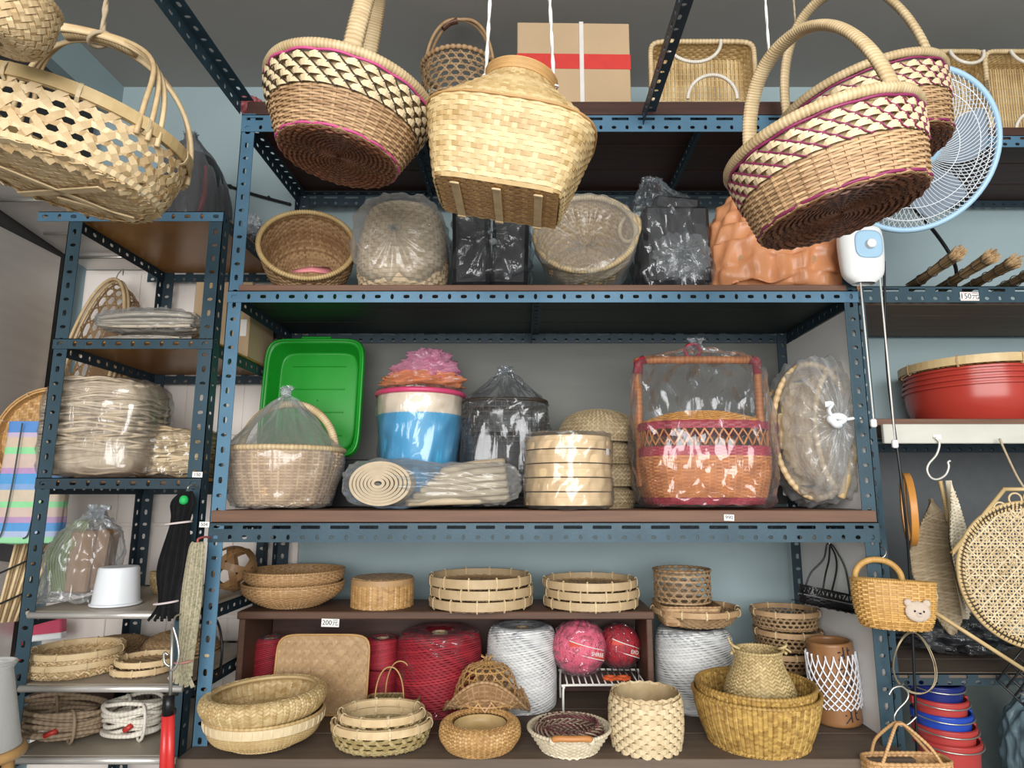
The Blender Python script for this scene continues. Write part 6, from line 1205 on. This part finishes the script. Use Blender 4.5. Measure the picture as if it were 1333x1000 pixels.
mb = MB(); shell(mb, Surf([(.001, .056), (R_*.2, .052), (R_*.235, .045), (R_*.23, .038)]), nu=40, nv=10); mb.build('guard_badge', FB, t)
for i in range(5):
    a0 = i*2*math.pi/5; mb = MB(); U, V = np.meshgrid(np.linspace(0, 1, 9), np.linspace(0, 1, 9)); r = R_*(.14+.74*V); a = a0 + (U-.5)*(.55+.45*np.sin(math.pi*V)) + .25*V; P = np.stack([r*np.cos(a), r*np.sin(a), (U-.5)*.03*(1-.4*V)], -1); gridsurf(mb, P); gridsurf(mb, P-np.array([0, 0, .002])); mb.build('blade', FBL, t)
mb = MB(); shell(mb, Surf([(.001, -.16), (.05, -.155), (.06, -.10), (.055, -.06), (.02, -.055), (.02, .02), (.001, .022)]), nu=36); mb.build('motor_housing', FW, t)
M = (Matrix.Translation(t.location) @ t.rotation_euler.to_matrix().to_4x4()).inverted(); L2 = lambda p: np.array(M @ Vector(p))
pm = at(1127, 330, -.07); k_ = mpp(-.07, pm.z)
mb = MB(); tube(mb, cr([L2((pc.x-.04, pc.y+.10, pc.z-.03)), L2((pm.x+.03, -.04, pm.z+.12)), L2((pm.x, -.045, pm.z+.04))], 14), .02, 10); mb.build('neck', FW, t)
cb = MB(); S = Surf([(.022*1.2, .02, -.072, 3), (.050, .026, -.05, 2.6), (.056, .030, .0, 2.6), (.056, .030, .05, 2.6), (.045, .026, .075, 2.6), (.001, .001, .078, 2.4)]); s_ = 29*k_/.056
sq = S.q; sq[:, :3] *= np.array([s_, 1, s_]); shell(cb, S, nu=40, nv=30)
o = cb.build('control_box', FW, None); o.parent = t; o.matrix_parent_inverse = Matrix.Identity(4); o.matrix_local = M @ Matrix.Translation((pm.x, -.045, pm.z))
fb = MB(); S4 = Surf([(.001, .001, .0, 3), (.034*s_, .036*s_, .0, 3.4), (.036*s_, .038*s_, .004, 3.4), (.034*s_, .036*s_, .006, 3.4), (.001, .001, .006, 3)], smooth=False); shell(fb, S4, nu=36, nv=16); o2 = fb.build('control_face', FB, t); o2.matrix_local = M @ Matrix.Translation((pm.x+.008, -.071, pm.z+.026)) @ Matrix.Rotation(math.radians(90), 4, 'X')
fb = MB(); S4 = Surf(SHARP((.0125*s_, 0), (.0115*s_, .012), (.001, .013)), smooth=False); shell(fb, S4, nu=30, nv=14); o3 = fb.build('speed_knob', FW, t); o3.matrix_local = M @ Matrix.Translation((pm.x+.010, -.077, pm.z+.024)) @ Matrix.Rotation(math.radians(90), 4, 'X')
for (x0, y0), (x1, y1) in (((1119, 358), (1137, 545)), ((1145, 358), (1165, 572))):
    mb = MB(); tube(mb, [L2(at(x0, y0, -.055)), L2(at(x1, y1, -.055))], .0022, 6); mb.build('pull_cord', COTTON, t)
    bb = MB(); box(bb, tuple(L2(at(x1, y1+6, -.055))), (.015, .012, .022), (-t.rotation_euler.x, 0, 0), .4, .003); bb.build('cord_bell', FW, t)
mb = MB(); tube(mb, cr([L2((pc.x, pc.y+.14, pc.z-.02)), L2(at(1215, 300, .25)), L2(at(1243, 345, .3)), L2(at(1243, 378, .35)), L2(at(1243, 400, .45))], 40), .006, 7); tube(mb, cr([L2(at(1151, 340, -.02)), L2(at(1155, 480, -.02)), L2(at(1175, 640, -.02)), L2(at(1185, 760, .02)), L2(at(1195, 1010, .03))], 60), .0035, 6); mb.build('power_cable', BLACK, t)
# ================================================================ right rack goods
zs = zat(394, RY)+.018
STR2 = mat('broom_straw', (.50, .34, .18), (.24, .15, .07), .7, 0, 40)
for i, (x0, y0, x1, y1, nm) in enumerate(((1188, 372, 1249, 329, 'straw hand broom lying on the right rack, nearest the fan post'), (1228, 374, 1292, 333, 'straw hand broom on the right rack, second from the fan post'), (1258, 376, 1322, 340, 'straw hand broom on the right rack, third from the fan post'), (1300, 377, 1352, 350, 'straw hand broom cut off by the right picture edge'))):
    a = at(x0, y0, .36); a.z = max(a.z, zs+.03); b = at(x1, y1, .13); t = thing('hand_broom', nm, 'broom', a, group='straw brooms on the right rack'); d = np.array(b-a); L = np.linalg.norm(d); d /= L; e1 = nrm(np.cross(d, [0, 0, 1])); e2 = np.cross(e1, d); g = np.random.default_rng(i+50)
    mb = MB()
    for j in range(70):
        r = .019*math.sqrt(g.random()); th_ = g.uniform(0, 6.28); o_ = e1*r*math.cos(th_)+e2*r*math.sin(th_); ex = L+g.uniform(-.004, .010); tube(mb, [o_*.9-d*.02, o_*.7+d*L*.45, o_+d*L*.9, o_*1.25+d*ex], .0021, 4, False, g.random())
    mb.build('straw', STR2, t)
    for f in (.2, .45, .7, .9):
        mb = MB(); r = .0185*(.95 if f < .8 else 1.05); tube(mb, [d*L*f+e1*r*math.cos(q)+e2*r*math.sin(q) for q in np.arange(16)*math.pi/8], .0016, 5, True); mb.build('binding', DARKC, t)
price_tag('white price tag with red border under the brooms', 1262, 386, RY-.006, 24, 11.5, '150元', 0, True)
price_tag('small white price tag on the edge of the middle shelf', 949, 674, -.0055, 13, 8, '990', 2)
price_tag('small white price tag where the middle shelf meets the left post', 266, 683, -.0065, 13, 7, '504', 1)
price_tag('small white price tag on the post of the left rack above the black straps', 257, 618, -.002, 13, 7, '150', 1)
price_tag('white price tag on the front edge of the wooden cubby', 430, 811, CY0-.0085, 23, 10, '200元', 1.5)
# red basins and tray
Yb = .34; zb_ = ZR[2]; k_ = mpp(Yb, zb_+.1); R_ = .215; xc = xat(1271, Yb, zb_+.1); hs = zat(473, Yb-.2)-zb_
BAS = mat('red_basin', (.42, .045, .03), (.36, .038, .026), .25, 0, 4)
for j, nm in enumerate(('bottom', 'second', 'third', 'top')):
    hb = hs*.70; z0 = zb_+.001+j*hs*.1; t = thing('plastic_basin', f'glossy red plastic basin, {nm} of the stack on the right rack' if j else 'glossy red plastic basin at the bottom of the stack on the right rack', 'basin', (xc, Yb, z0), group='stacked red basins'); R_ = .215*(1-.014*j)
    S = Surf([(.001, 0), (R_*.74, 0), (R_*.82, .008), (R_*.94, hb*.5), (R_*.965, hb*.97)]); mb = MB(); shell(mb, S, nu=72, nv=24); shell(mb, S, .3, 1, -.003, 72, 12); mb.build('basin_body', BAS, t)
    mb = MB(); S2 = Surf(SHARP((R_*.96, hb*.93), (R_*1.0, hb*.93), (R_*1.0, hb*1.0), (R_*.95, hb*1.005)), smooth=False); shell(mb, S2, nu=72, nv=20); mb.build('basin_rim', BAS, t)
t = thing('bamboo_tray', 'round pale bamboo tray topping the red basins on the right rack', 'tray', (xc, Yb, zb_+.001+hs*1.012)); h = .028; R2 = .215
S = Surf([(R2*.93, .001), (R2, .008), (R2, h)]); mb = MB(); flatweave(mb, disc_map(.003), round_ext(R2*.94), 30, R2*.94, twill=True); mb.build('weave', HONEY, t); mb = MB(); rim_band(mb, S, .9, .026, .005, .002); mb.build('rim', STRAW, t); build_ties(t, S, 8, TAN, .9, .03, .007, .005)
# hook and palm fan
Yh = RY-.03; t = thing('palm_fan', 'long woven palm-leaf fan seen nearly edge-on, hanging from a white hook', 'hand fan', at(1222, 626, Yh)); q0 = t.location.copy(); loc = lambda px, py, Y=Yh: np.array(at(px, py, Y)-q0)
zl = zat(805, Yh)-t.location.z
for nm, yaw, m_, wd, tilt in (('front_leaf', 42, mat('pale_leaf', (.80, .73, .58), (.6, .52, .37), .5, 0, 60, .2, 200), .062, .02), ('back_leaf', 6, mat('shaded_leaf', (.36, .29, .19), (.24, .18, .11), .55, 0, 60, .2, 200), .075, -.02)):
    mb = MB(); n = 16
    prof = lambda s: wd*(np.clip((s-.03)/.35, 0, 1)**.9)*np.clip((1.0-s)/.45, 0, 1)**.75*1.2 + .004
    U, V = np.meshgrid(np.linspace(-1, 1, 15), np.linspace(0, 1, 40)); x = U*prof(V); P = np.stack([x, .012*(1-U*U), zl*V], -1)
    gridsurf(mb, P); gridsurf(mb, P+np.array([0, .003, 0]))
    for i in range(34):
        s = .12+i*.025; uu = np.linspace(-1, 1, 9)
        for sg in (1, -1):
            vv = np.clip(s + sg*.035*uu, .02, .985); xx = uu*prof(vv); ribbons(mb, np.stack([xx, .012*(1-uu*uu)-.002-.0008*np.where((np.arange(9)+i) % 2 == 0, 1, 0), zl*vv], -1)[None], np.array([0, -1., 0]), .0048, .001)
    mb.build(nm, m_, t, ((.016, -.03, 0) if nm == 'front_leaf' else (-.012, .02, -.05)), (0, math.radians(-3), math.radians(yaw)))
mb = MB(); wrapped(mb, [(.004, 0, .0), (.010, 0, zl*.12), (.016, 0, zl*.3)], .0065, 24, 7); mb.build('handle', STRAW, t)
t2 = thing('steel_hook', 'pale S-shaped wire hook hanging from the white board edge', 'hook', at(1218, 572, RY-.024)); q1 = t2.location.copy(); lc = lambda px, py, Y=RY-.026: np.array(at(px, py, Y)-q1)
mb = MB(); tube(mb, cr([lc(1215, 570, RY-.02), lc(1219, 571), lc(1223, 578), lc(1219, 592), lc(1209, 604), lc(1207, 613), lc(1212, 622), lc(1221, 624), lc(1231, 618), lc(1235, 608), lc(1234, 602), lc(1237, 600)], 60), .0030, 8); mb.build('hook_wire', mat('cream_wire', (.72, .70, .64), (.6, .58, .52), .3, .3), t2)
mb = MB(); box(mb, tuple(lc(1220, 569, RY-.02)), (.022, .001, .013)); mb.build('price_sticker', PAPER, t2)
# orange ring on the post
t = thing('wooden_ring', 'orange wooden embroidery ring hanging edge-on against the blue post', 'ring', at(1183, 663, .06), (math.radians(90), 0, math.radians(67))); hv = (zat(616, .06)-zat(711, .06))/2; mb = MB(); S = Surf([(hv*.94, -.009), (hv, -.009), (hv, .009), (hv*.94, .009)], smooth=False); shell(mb, S, nu=56, nv=14); mb.build('outer_ring', mat('orange_wood2', (.62, .28, .06), (.42, .17, .03), .4, 0, 12), t); mb = MB(); S = Surf([(hv*.86, -.007), (hv*.92, -.007), (hv*.92, .007), (hv*.86, .007)], smooth=False); shell(mb, S, nu=56, nv=14); mb.build('inner_ring', HONEY, t)
# big rattan disc
Yd = -.02; t = thing('rattan_disc', 'large round rattan cane-webbing panel in a pale cane frame at the right edge', 'wall basket', at(1346, 748, Yd), (math.radians(90), 0, math.radians(-6))); k_ = mpp(Yd, t.location.z); R_ = 92*k_
mb = MB(); n = 40; half = R_*.93; c = (np.arange(n)+.5)/n*2*half-half
for fam in (0, 1, 2, 3):
    for i in range(n):
        if fam > 1 and i % 2: continue
        a = c[i]; e = math.sqrt(max(R_*.94*R_*.94-a*a, 0)); b = np.linspace(-e, e, 24); X, Yv = (np.full(24, a), b) if fam % 2 == 0 else (b, np.full(24, a))
        if fam > 1: X, Yv = (X-Yv)*.7071, (X+Yv)*.7071
        ribbons(mb, np.stack([X, Yv, .0008*fam+.0012*np.sin(np.arange(24)*2.6+i*3.14)], -1)[None], np.array([0, 0, 1.]), .0030 if fam < 2 else .0034, .001)
mb.build('cane_webbing', CREAMC, t)
mb = MB(); [tube(mb, [(R_*f*math.cos(a), R_*f*math.sin(a), 0) for a in np.arange(72)*2*math.pi/72], r, 7, True) for f, r in ((1.0, .006), (.935, .004))]; mb.build('rim', STRAW, t)
mb = MB(); b = np.arange(1300)*2*math.pi/1300; a = b*110; tube(mb, np.stack([(R_*.967+.009*np.cos(a))*np.cos(b), (R_*.967+.009*np.cos(a))*np.sin(b), .004*np.sin(a)+.002], -1), .0017, 4, True); mb.build('stitching', DARKC, t)
lp = lambda px, py: (np.array(at(px, py, Yd)-t.location)*np.array([1, 0, 1]))[[0, 2, 1]]
for p0, p1 in (((1245, 722), (1309, 637)), ((1307, 637), (1385, 637)), ((1383, 637), (1447, 722)), ((1222, 798), (1340, 876)), ((1338, 876), (1470, 798))):
    mb = MB(); tube(mb, [lp(*p0), lp(*p1)], .0055, 7); mb.build('frame_cane', STRAW, t)
for i, (px, py) in enumerate(((1304, 662), (1322, 650), (1324, 666), (1340, 648), (1344, 664), (1218, 778))):
    mb = MB(); q = lp(px, py); tube(mb, [q+np.array([.016*math.cos(a), .016*math.sin(a), .001*i]) for a in np.arange(24)*math.pi/12], .0028, 6, True); mb.build('cane_curl', CREAMC, t)
mb = MB(); tube(mb, cr([lp(1336, 640), lp(1330, 620)+np.array([0, 0, -.02]), lp(1328, 590)+np.array([0, 0, -.06]), lp(1326, 568)+np.array([0, 0, -.085])], 20), .003, 6); mb.build('hanging_cord', JUTE, t)
# dark wire-mesh goods, grid, buckets
z = ZR[3]; t = thing('bagged_goods', 'heap of black netting in shiny plastic on the low right shelf', 'bag', (xat(1250, .30, z+.05), .30, z)); crumple('netting', .17, .12, .05, BLACKC, t, 501, (.0, 0, .06), .4); crumple('plastic_wrap', .19, .14, .062, plastic('sparkle_film', (.7, .72, .74), .05, .9, .06, bump=1.0, bscale=22), t, 502, (0, 0, .065), .45); rest(t, z)
Yg = .04; t = thing('wire_grid', 'black wire grid panel hanging at an angle at the lower right', 'grid', at(1368, 885, Yg), (0, math.radians(45), 0)); w2 = .10
for i in range(8):
    a = -w2+i*2*w2/7; mb = MB(); tube(mb, [(a, 0, -w2), (a, 0, w2)], .003, 6); mb.build('grid_wire', BLACK, t); mb = MB(); tube(mb, [(-w2, .004, a), (w2, .004, a)], .003, 6); mb.build('grid_wire', BLACK, t)
mb = MB(); tube(mb, [(-w2, 0, w2), (-w2*1.25, .05, w2*1.15), (-w2*1.3, .07, w2*1.12)], .003, 6); mb.build('grid_hook', BLACK, t)
planks(R3, WOOD_B, RX0+.01, RX1-.01, (RY+.002, .25, .40, .53), .55, .02)
Yk = .24; zr0 = [zat(y, Yk-.07) for y in (972, 953, 935, 917, 897)]; xk = xat(1232, Yk, zr0[0]); Rk = 38*mpp(Yk, zr0[0])
BLU = mat('blue_bucket', (.02, .07, .42), (.015, .05, .33), .3); NAV = mat('navy_bucket', (.012, .022, .16), (.01, .018, .12), .3); RDB = mat('red_bucket', (.45, .05, .045), (.36, .04, .036), .35)
base = .552
for j, (m_, nm) in enumerate(((RDB, 'red plastic bucket at the bottom of the nested bucket stack'), (RDB, 'red plastic bucket with wire handle, second in the nested stack'), (BLU, 'bright blue bucket in the nested stack'), (RDB, 'red bucket directly under the navy one'), (NAV, 'navy blue bucket topping the nested stack'))):
    zt_ = zr0[j]; hb = .20 if j else zt_-base; z0 = zt_-hb; t = thing('plastic_bucket', nm, 'bucket', (xk-.004*j, Yk, z0), group='nested plastic buckets'); r = Rk*(1-.045*j)
    S = Surf([(.001, 0), (r*.70, 0), (r*.74, .006), (r*.95, hb*.9), (r*.97, hb)]); mb = MB(); shell(mb, S, nu=48, nv=20); mb.build('bucket_body', m_, t)
    mb = MB(); S2 = Surf(SHARP((r*.95, hb-.018), (r*1.03, hb-.018), (r*1.03, hb), (r*.96, hb+.002)), smooth=False); shell(mb, S2, nu=48, nv=16); mb.build('rim', m_, t)
    mb = MB(); A = np.array([(r*1.07*math.cos(a), r*1.07*math.sin(a), hb-.004 - .010*math.sin(-a)*(a < 0)) for a in np.linspace(-math.pi, 0, 24)]); tube(mb, A, .0022, 6); mb.build('wire_handle', WIRE, t)
    for sx in (-1, 1): box(MB(), (sx*r*1.05, 0, hb-.006), (.010, .02, .02), bev=.002).build('handle_lug', m_, t)
t = thing('bagged_goods', 'flat clear bag with reddish contents lying on the navy bucket', 'bag', (xk+.02, Yk-.01, zr0[4]+.004)); crumple('plastic_bag', .12, .08, .022, FILM_W, t, 511, (0, 0, .022), .4); crumple('red_contents', .05, .04, .014, RED, t, 512, (.06, 0, .022), .2); rest(t, zr0[4]+.003)
# ================================================================ hanging on the main right post
Yq = -.075; t = thing('bear_basket', 'half-round yellow wicker wall basket with a fluffy bear face patch', 'basket', at(1166, 818, Yq), (math.radians(-4), math.radians(3), math.radians(-4))); k_ = mpp(Yq, t.location.z); W = 50*k_; h1 = zat(757, Yq)-t.location.z
YEL = mat('yellow_wicker', (.68, .42, .14), (.40, .21, .055), .45, 0, 40, .1, 300)
S = Surf([(.004, .003, 0), (W*.70, .042, .002, 2.4), (W*.84, .05, .012, 2.4), (W*.97, .058, h1*.5, 2.3), (W, .060, h1, 2.3)]); mb = MB(); wicker(mb, S, 36, 28, .12, 1, w=.0038, t=.0035, amp=.0028, stake=.004); mb.build('weave', YEL, t)
mb = MB(); rim_tube(mb, S, 1, .0052, 100, deep=.2); rim_tube(mb, S, .33, .003, 60, deep=.2); mb.build('rim', YEL, t)
mb = MB(); A = arch(31*k_, zat(730, Yq)-t.location.z-h1, 13, 2.1, h1); A[:, 1] = .05; A[:, 0] -= .012; wrapped(mb, A, .0085, 50, 8); mb.build('handle', YEL, t)
PLU = mat('fluffy_cream', (.80, .66, .54), (.70, .56, .45), .95, 0, 60, .8, 260)
def puff(nm, x, z, rx, rz, m_, ry=.006, y=-.064, par=t):
    mb = MB(); shell(mb, Surf([(.001, -1), (.7, -.72), (1, 0), (.7, .72), (.001, 1)]), nu=28, nv=14); o = mb.build(nm, m_, par, (x, y, z)); o.scale = (rx, ry, rz); return o
bx, bz = 13*k_, h1*.42
hd = puff('bear_patch', bx, bz, .030, .025, PLU, .008)
for s in (-1, 1): puff('bear_ear', bx+s*.022, bz+.020, .0095, .0095, PLU); puff('bear_eye', bx+s*.0105, bz+.001, .0024, .0028, INK, .003, -.0715)
puff('bear_muzzle', bx, bz-.006, .009, .007, PLU, .006, -.069); puff('bear_nose', bx, bz-.0035, .003, .002, INK, .002, -.0755)
mb = MB(); tube(mb, cr([(-.004, .05, h1+31*k_*.9-.0), (.006, .045, h1+.062), (.012, .05, h1+.075), (.010, .075, h1+.085), (.006, .085, h1+.07)], 20), .002, 6); mb.build('hook', WIRE, t)
# wire loop and S hook
t = thing('wire_loop', 'thin coil of brown wire looped round the lower right post', 'wire', at(1187, 862, -.03)); k_ = mpp(-.03, t.location.z); mb = MB()
for dx, rx, rz in ((0, 26, 38), (1.5, 27, 37)): tube(mb, [(dx*k_+rx*k_*math.cos(a), -.006+.012*math.sin(a*2), rz*k_*math.sin(a)) for a in np.arange(40)*2*math.pi/40], .0018, 6, True)
mb.build('wire_turns', mat('brown_wire', (.30, .24, .15), (.2, .16, .1), .35, .5), t); mb = MB(); tube(mb, cr([(0, 0, 38*k_), (.002, .01, 40*k_), (.002, .032, 39*k_)], 10), .002, 6); mb.build('hook', WIRE, t)
t = thing('steel_hook', 'S-shaped steel hook on the lower right post holding the straw bag', 'hook', at(1172, 915, -.03)); q1 = t.location.copy(); lc = lambda px, py, Y=-.035: np.array(at(px, py, Y)-q1)
mb = MB(); tube(mb, cr([lc(1157, 905), lc(1163, 896), lc(1174, 894), lc(1182, 902), lc(1180, 912), lc(1168, 925), lc(1164, 936), lc(1171, 945), lc(1182, 943), lc(1193, 933)], 50), .0024, 7); mb.build('hook_wire', WIRE, t); mb = MB(); tube(mb, cr([lc(1174, 894), lc(1175, 890, -.02), lc(1176, 891, .002)], 10), .0024, 6); mb.build('hook_end', WIRE, t)
# straw bag
Yq = -.10; t = thing('straw_bag', 'small straw handbag with two thin handles hanging at the bottom right post', 'handbag', at(1183, 1030, Yq)); k_ = mpp(Yq, t.location.z); W = 54*k_; h1 = zat(988, Yq)-t.location.z
SB = mat('orange_straw', (.66, .40, .19), (.42, .23, .09), .55, 0, 40, .1, 300)
S = Surf([(W*.9, .03, 0, 4), (W, .034, .01, 4), (W, .036, h1, 4)]); mb = MB(); diag(mb, S, 44, 12, 0, 1, .009, .0018, .0014); mb.build('weave', SB, t); mb = MB(); rim_tube(mb, S, 1, .0045, 50, deep=.2); mb.build('rim', SB, t)
zt_ = zat(942, Yq)-t.location.z
for yy, sx in ((-.034, -.02), (.034, .02)):
    mb = MB(); wrapped(mb, [(-W*.72+sx*.3, yy, h1-.004), (-W*.55, yy*.8, h1+(zt_-h1)*.45), (-W*.22, yy*.2, zt_-.004), (-W*.10, yy*.1, zt_), (W*.04, yy*.2, zt_-.004), (W*.45, yy*.8, h1+(zt_-h1)*.45), (W*.75+sx*.3, yy, h1-.004)], .0042, 50, 6); mb.build('handle', SB, t)
# black net handbag on the white panel
Yq = .16; t = thing('net_handbag', 'shallow black woven basket with thin handles hanging under the middle shelf', 'basket', at(1078, 792, Yq), (0, math.radians(12), math.radians(14))); k_ = mpp(Yq, t.location.z); W = 40*k_; h1 = .050
S = Surf([(W*.82, .030, 0, 3), (W*.95, .038, .010, 3), (W*1.02, .042, h1, 3)]); mb = MB(); wicker(mb, S, 34, 6, 0, .5, line=False); U = np.arange(40)/40; [ribbons(mb, S.P(U, np.full(40, v)), S.N(U, np.full(40, v)), .006, .002, True) for v in (.62, .97)]; hexweave(mb, S, 22, 1, .6, .97, .0045, .0016, ring=False); flatweave(mb, disc_map(.002), (lambda a: .03, lambda a: W*.8), 14, W*.8); mb.build('weave', BLACK, t)
zt_ = zat(714, Yq)-t.location.z
for yy in (-.038, .038):
    mb = MB(); tube(mb, cr([(-W*.6, yy, h1-.004), (-W*.5, yy*.8, h1+.04), (-W*.25, yy*.3, h1+(zt_-h1)*.72), (-.018-yy*.1, yy*.05, zt_+.012), (W*.12, yy*.2, zt_*.93), (W*.35, yy*.5, h1+(zt_-h1)*.55), (W*.42, yy, h1-.004)], 40), .0028, 6); mb.build('handle', BLACK, t)
mb = MB(); tube(mb, cr([(-.018, 0, zt_+.010), (-.016, 0, zt_+.03), (-.014, 0, zt_+.05)], 12), .002, 6); mb.build('hook', WIRE, t)

# pale blue sack at the right edge, cable on the wall
t = thing('plastic_sack', 'pale blue-grey sack standing at the lower right picture edge', 'bag', (xat(1352, .30, .85), .30, .551))
film('sack', [(.06, .06, 0, 3), (.095, .09, .005, 3), (.10, .095, .18, 3, .04), (.09, .085, .32, 2.6, .08), (.05, .05, .38, 2, .3), (.03, .03, .40, 2, .4)], plastic('blue_grey_sack', (.5, .6, .66), .85, .2, .4, (.20, .29, .34), bump=.3), t, 601, amp=.012, nu=90, nv=50)
mb = MB(); tube(mb, [(.034*math.cos(a), .034*math.sin(a), .385) for a in np.arange(20)*math.pi/10], .004, 6, True); mb.build('neck_tie', COTTON, t); rest(t, .5505)
t = thing('wall_cable', 'black cable running down the teal wall between the racks', 'cable', at(285, 236, .56)); q0 = t.location.copy(); mb = MB(); tube(mb, cr([np.array(at(250, 222, .56)-q0), np.array(at(290, 239, .56)-q0), np.array(at(330, 253, .56)-q0), np.array(at(378, 266, .56)-q0)], 30), .006, 7); mb.build('cable', BLACK, t)
for px, py in ((300, 243), (350, 258)):
    o = box(MB(), tuple(np.array(at(px, py, .563)-q0)), (.008, .012, .016), bev=.001).build('cable_clip', BLACK, t)

# ================================================================ sub-parts: pieces that belong to a part hang under that part
SUB = {'rim_tie': ('rim',), 'slat_tie': ('base_slat',), 'bag_knot': ('plastic_bag', 'pink_bag'), 'bag_tuft': ('plastic_bag', 'bundle_wrap'), 'knot_fan': ('plastic_bag',), 'handle_binding': ('handle_strand',),
       'cord_bell': ('pull_cord',), 'speed_knob': ('control_face',), 'bear_ear': ('bear_patch',), 'bear_eye': ('bear_patch',), 'bear_muzzle': ('bear_patch',), 'bear_nose': ('bear_patch',), 'tag_lettering': ('tag_card',),
       'tag_border': ('tag_card',), 'band_lettering': ('paper_band',), 'band_edge': ('paper_band',), 'label_sticker': ('steamer_ring',), 'lid_seam': ('carton_body',), 'red_tape': ('carton_body',), 'paper_label': ('carton_body',),
       'string_knot': ('hanging_string',), 'grip_binding': ('wooden_grip',), 'slots': ('socket_body',), 'lid_weave': ('lid',), 'corner_binding': ('handle',), 'handle_ring': ('handle',), 'tray_rim': ('tray_body',), 'rib': ('tray_body',), 'handle_lip': ('tray_body',), 'guard_badge': ('front_guard',), 'tub_rim': ('tub_body',), 'wire_handle': ('bucket_body',), 'handle_lug': ('bucket_body',), 'basin_rim': ('basin_body',), 'price_sticker': ('hook_wire',), 'strap': ('carton_body',)}
bpy.context.view_layer.update()
base = lambda o: o.name.split('.')[0]
for root in [o for o in bpy.data.objects if o.parent is None and o.type == 'EMPTY']:
    kids = list(root.children); cen = {k: sum((k.matrix_world @ Vector(c) for c in k.bound_box), Vector())/8 for k in kids if k.type == 'MESH'}
    bagged = root.name.startswith('bagged_basket')
    for k in kids:
        want = SUB.get(base(k), ())
        if bagged and base(k) in ('rim', 'handle', 'inner_lining', 'ear_handle'): want = ('basket',)
        c = [q for q in kids if base(q) in want and q is not k and q.parent is root]
        if c:
            q = min(c, key=lambda q: (cen[q]-cen[k]).length); Mq = q.matrix_parent_inverse @ q.matrix_basis
            k.parent = q; k.matrix_parent_inverse = Mq.inverted()
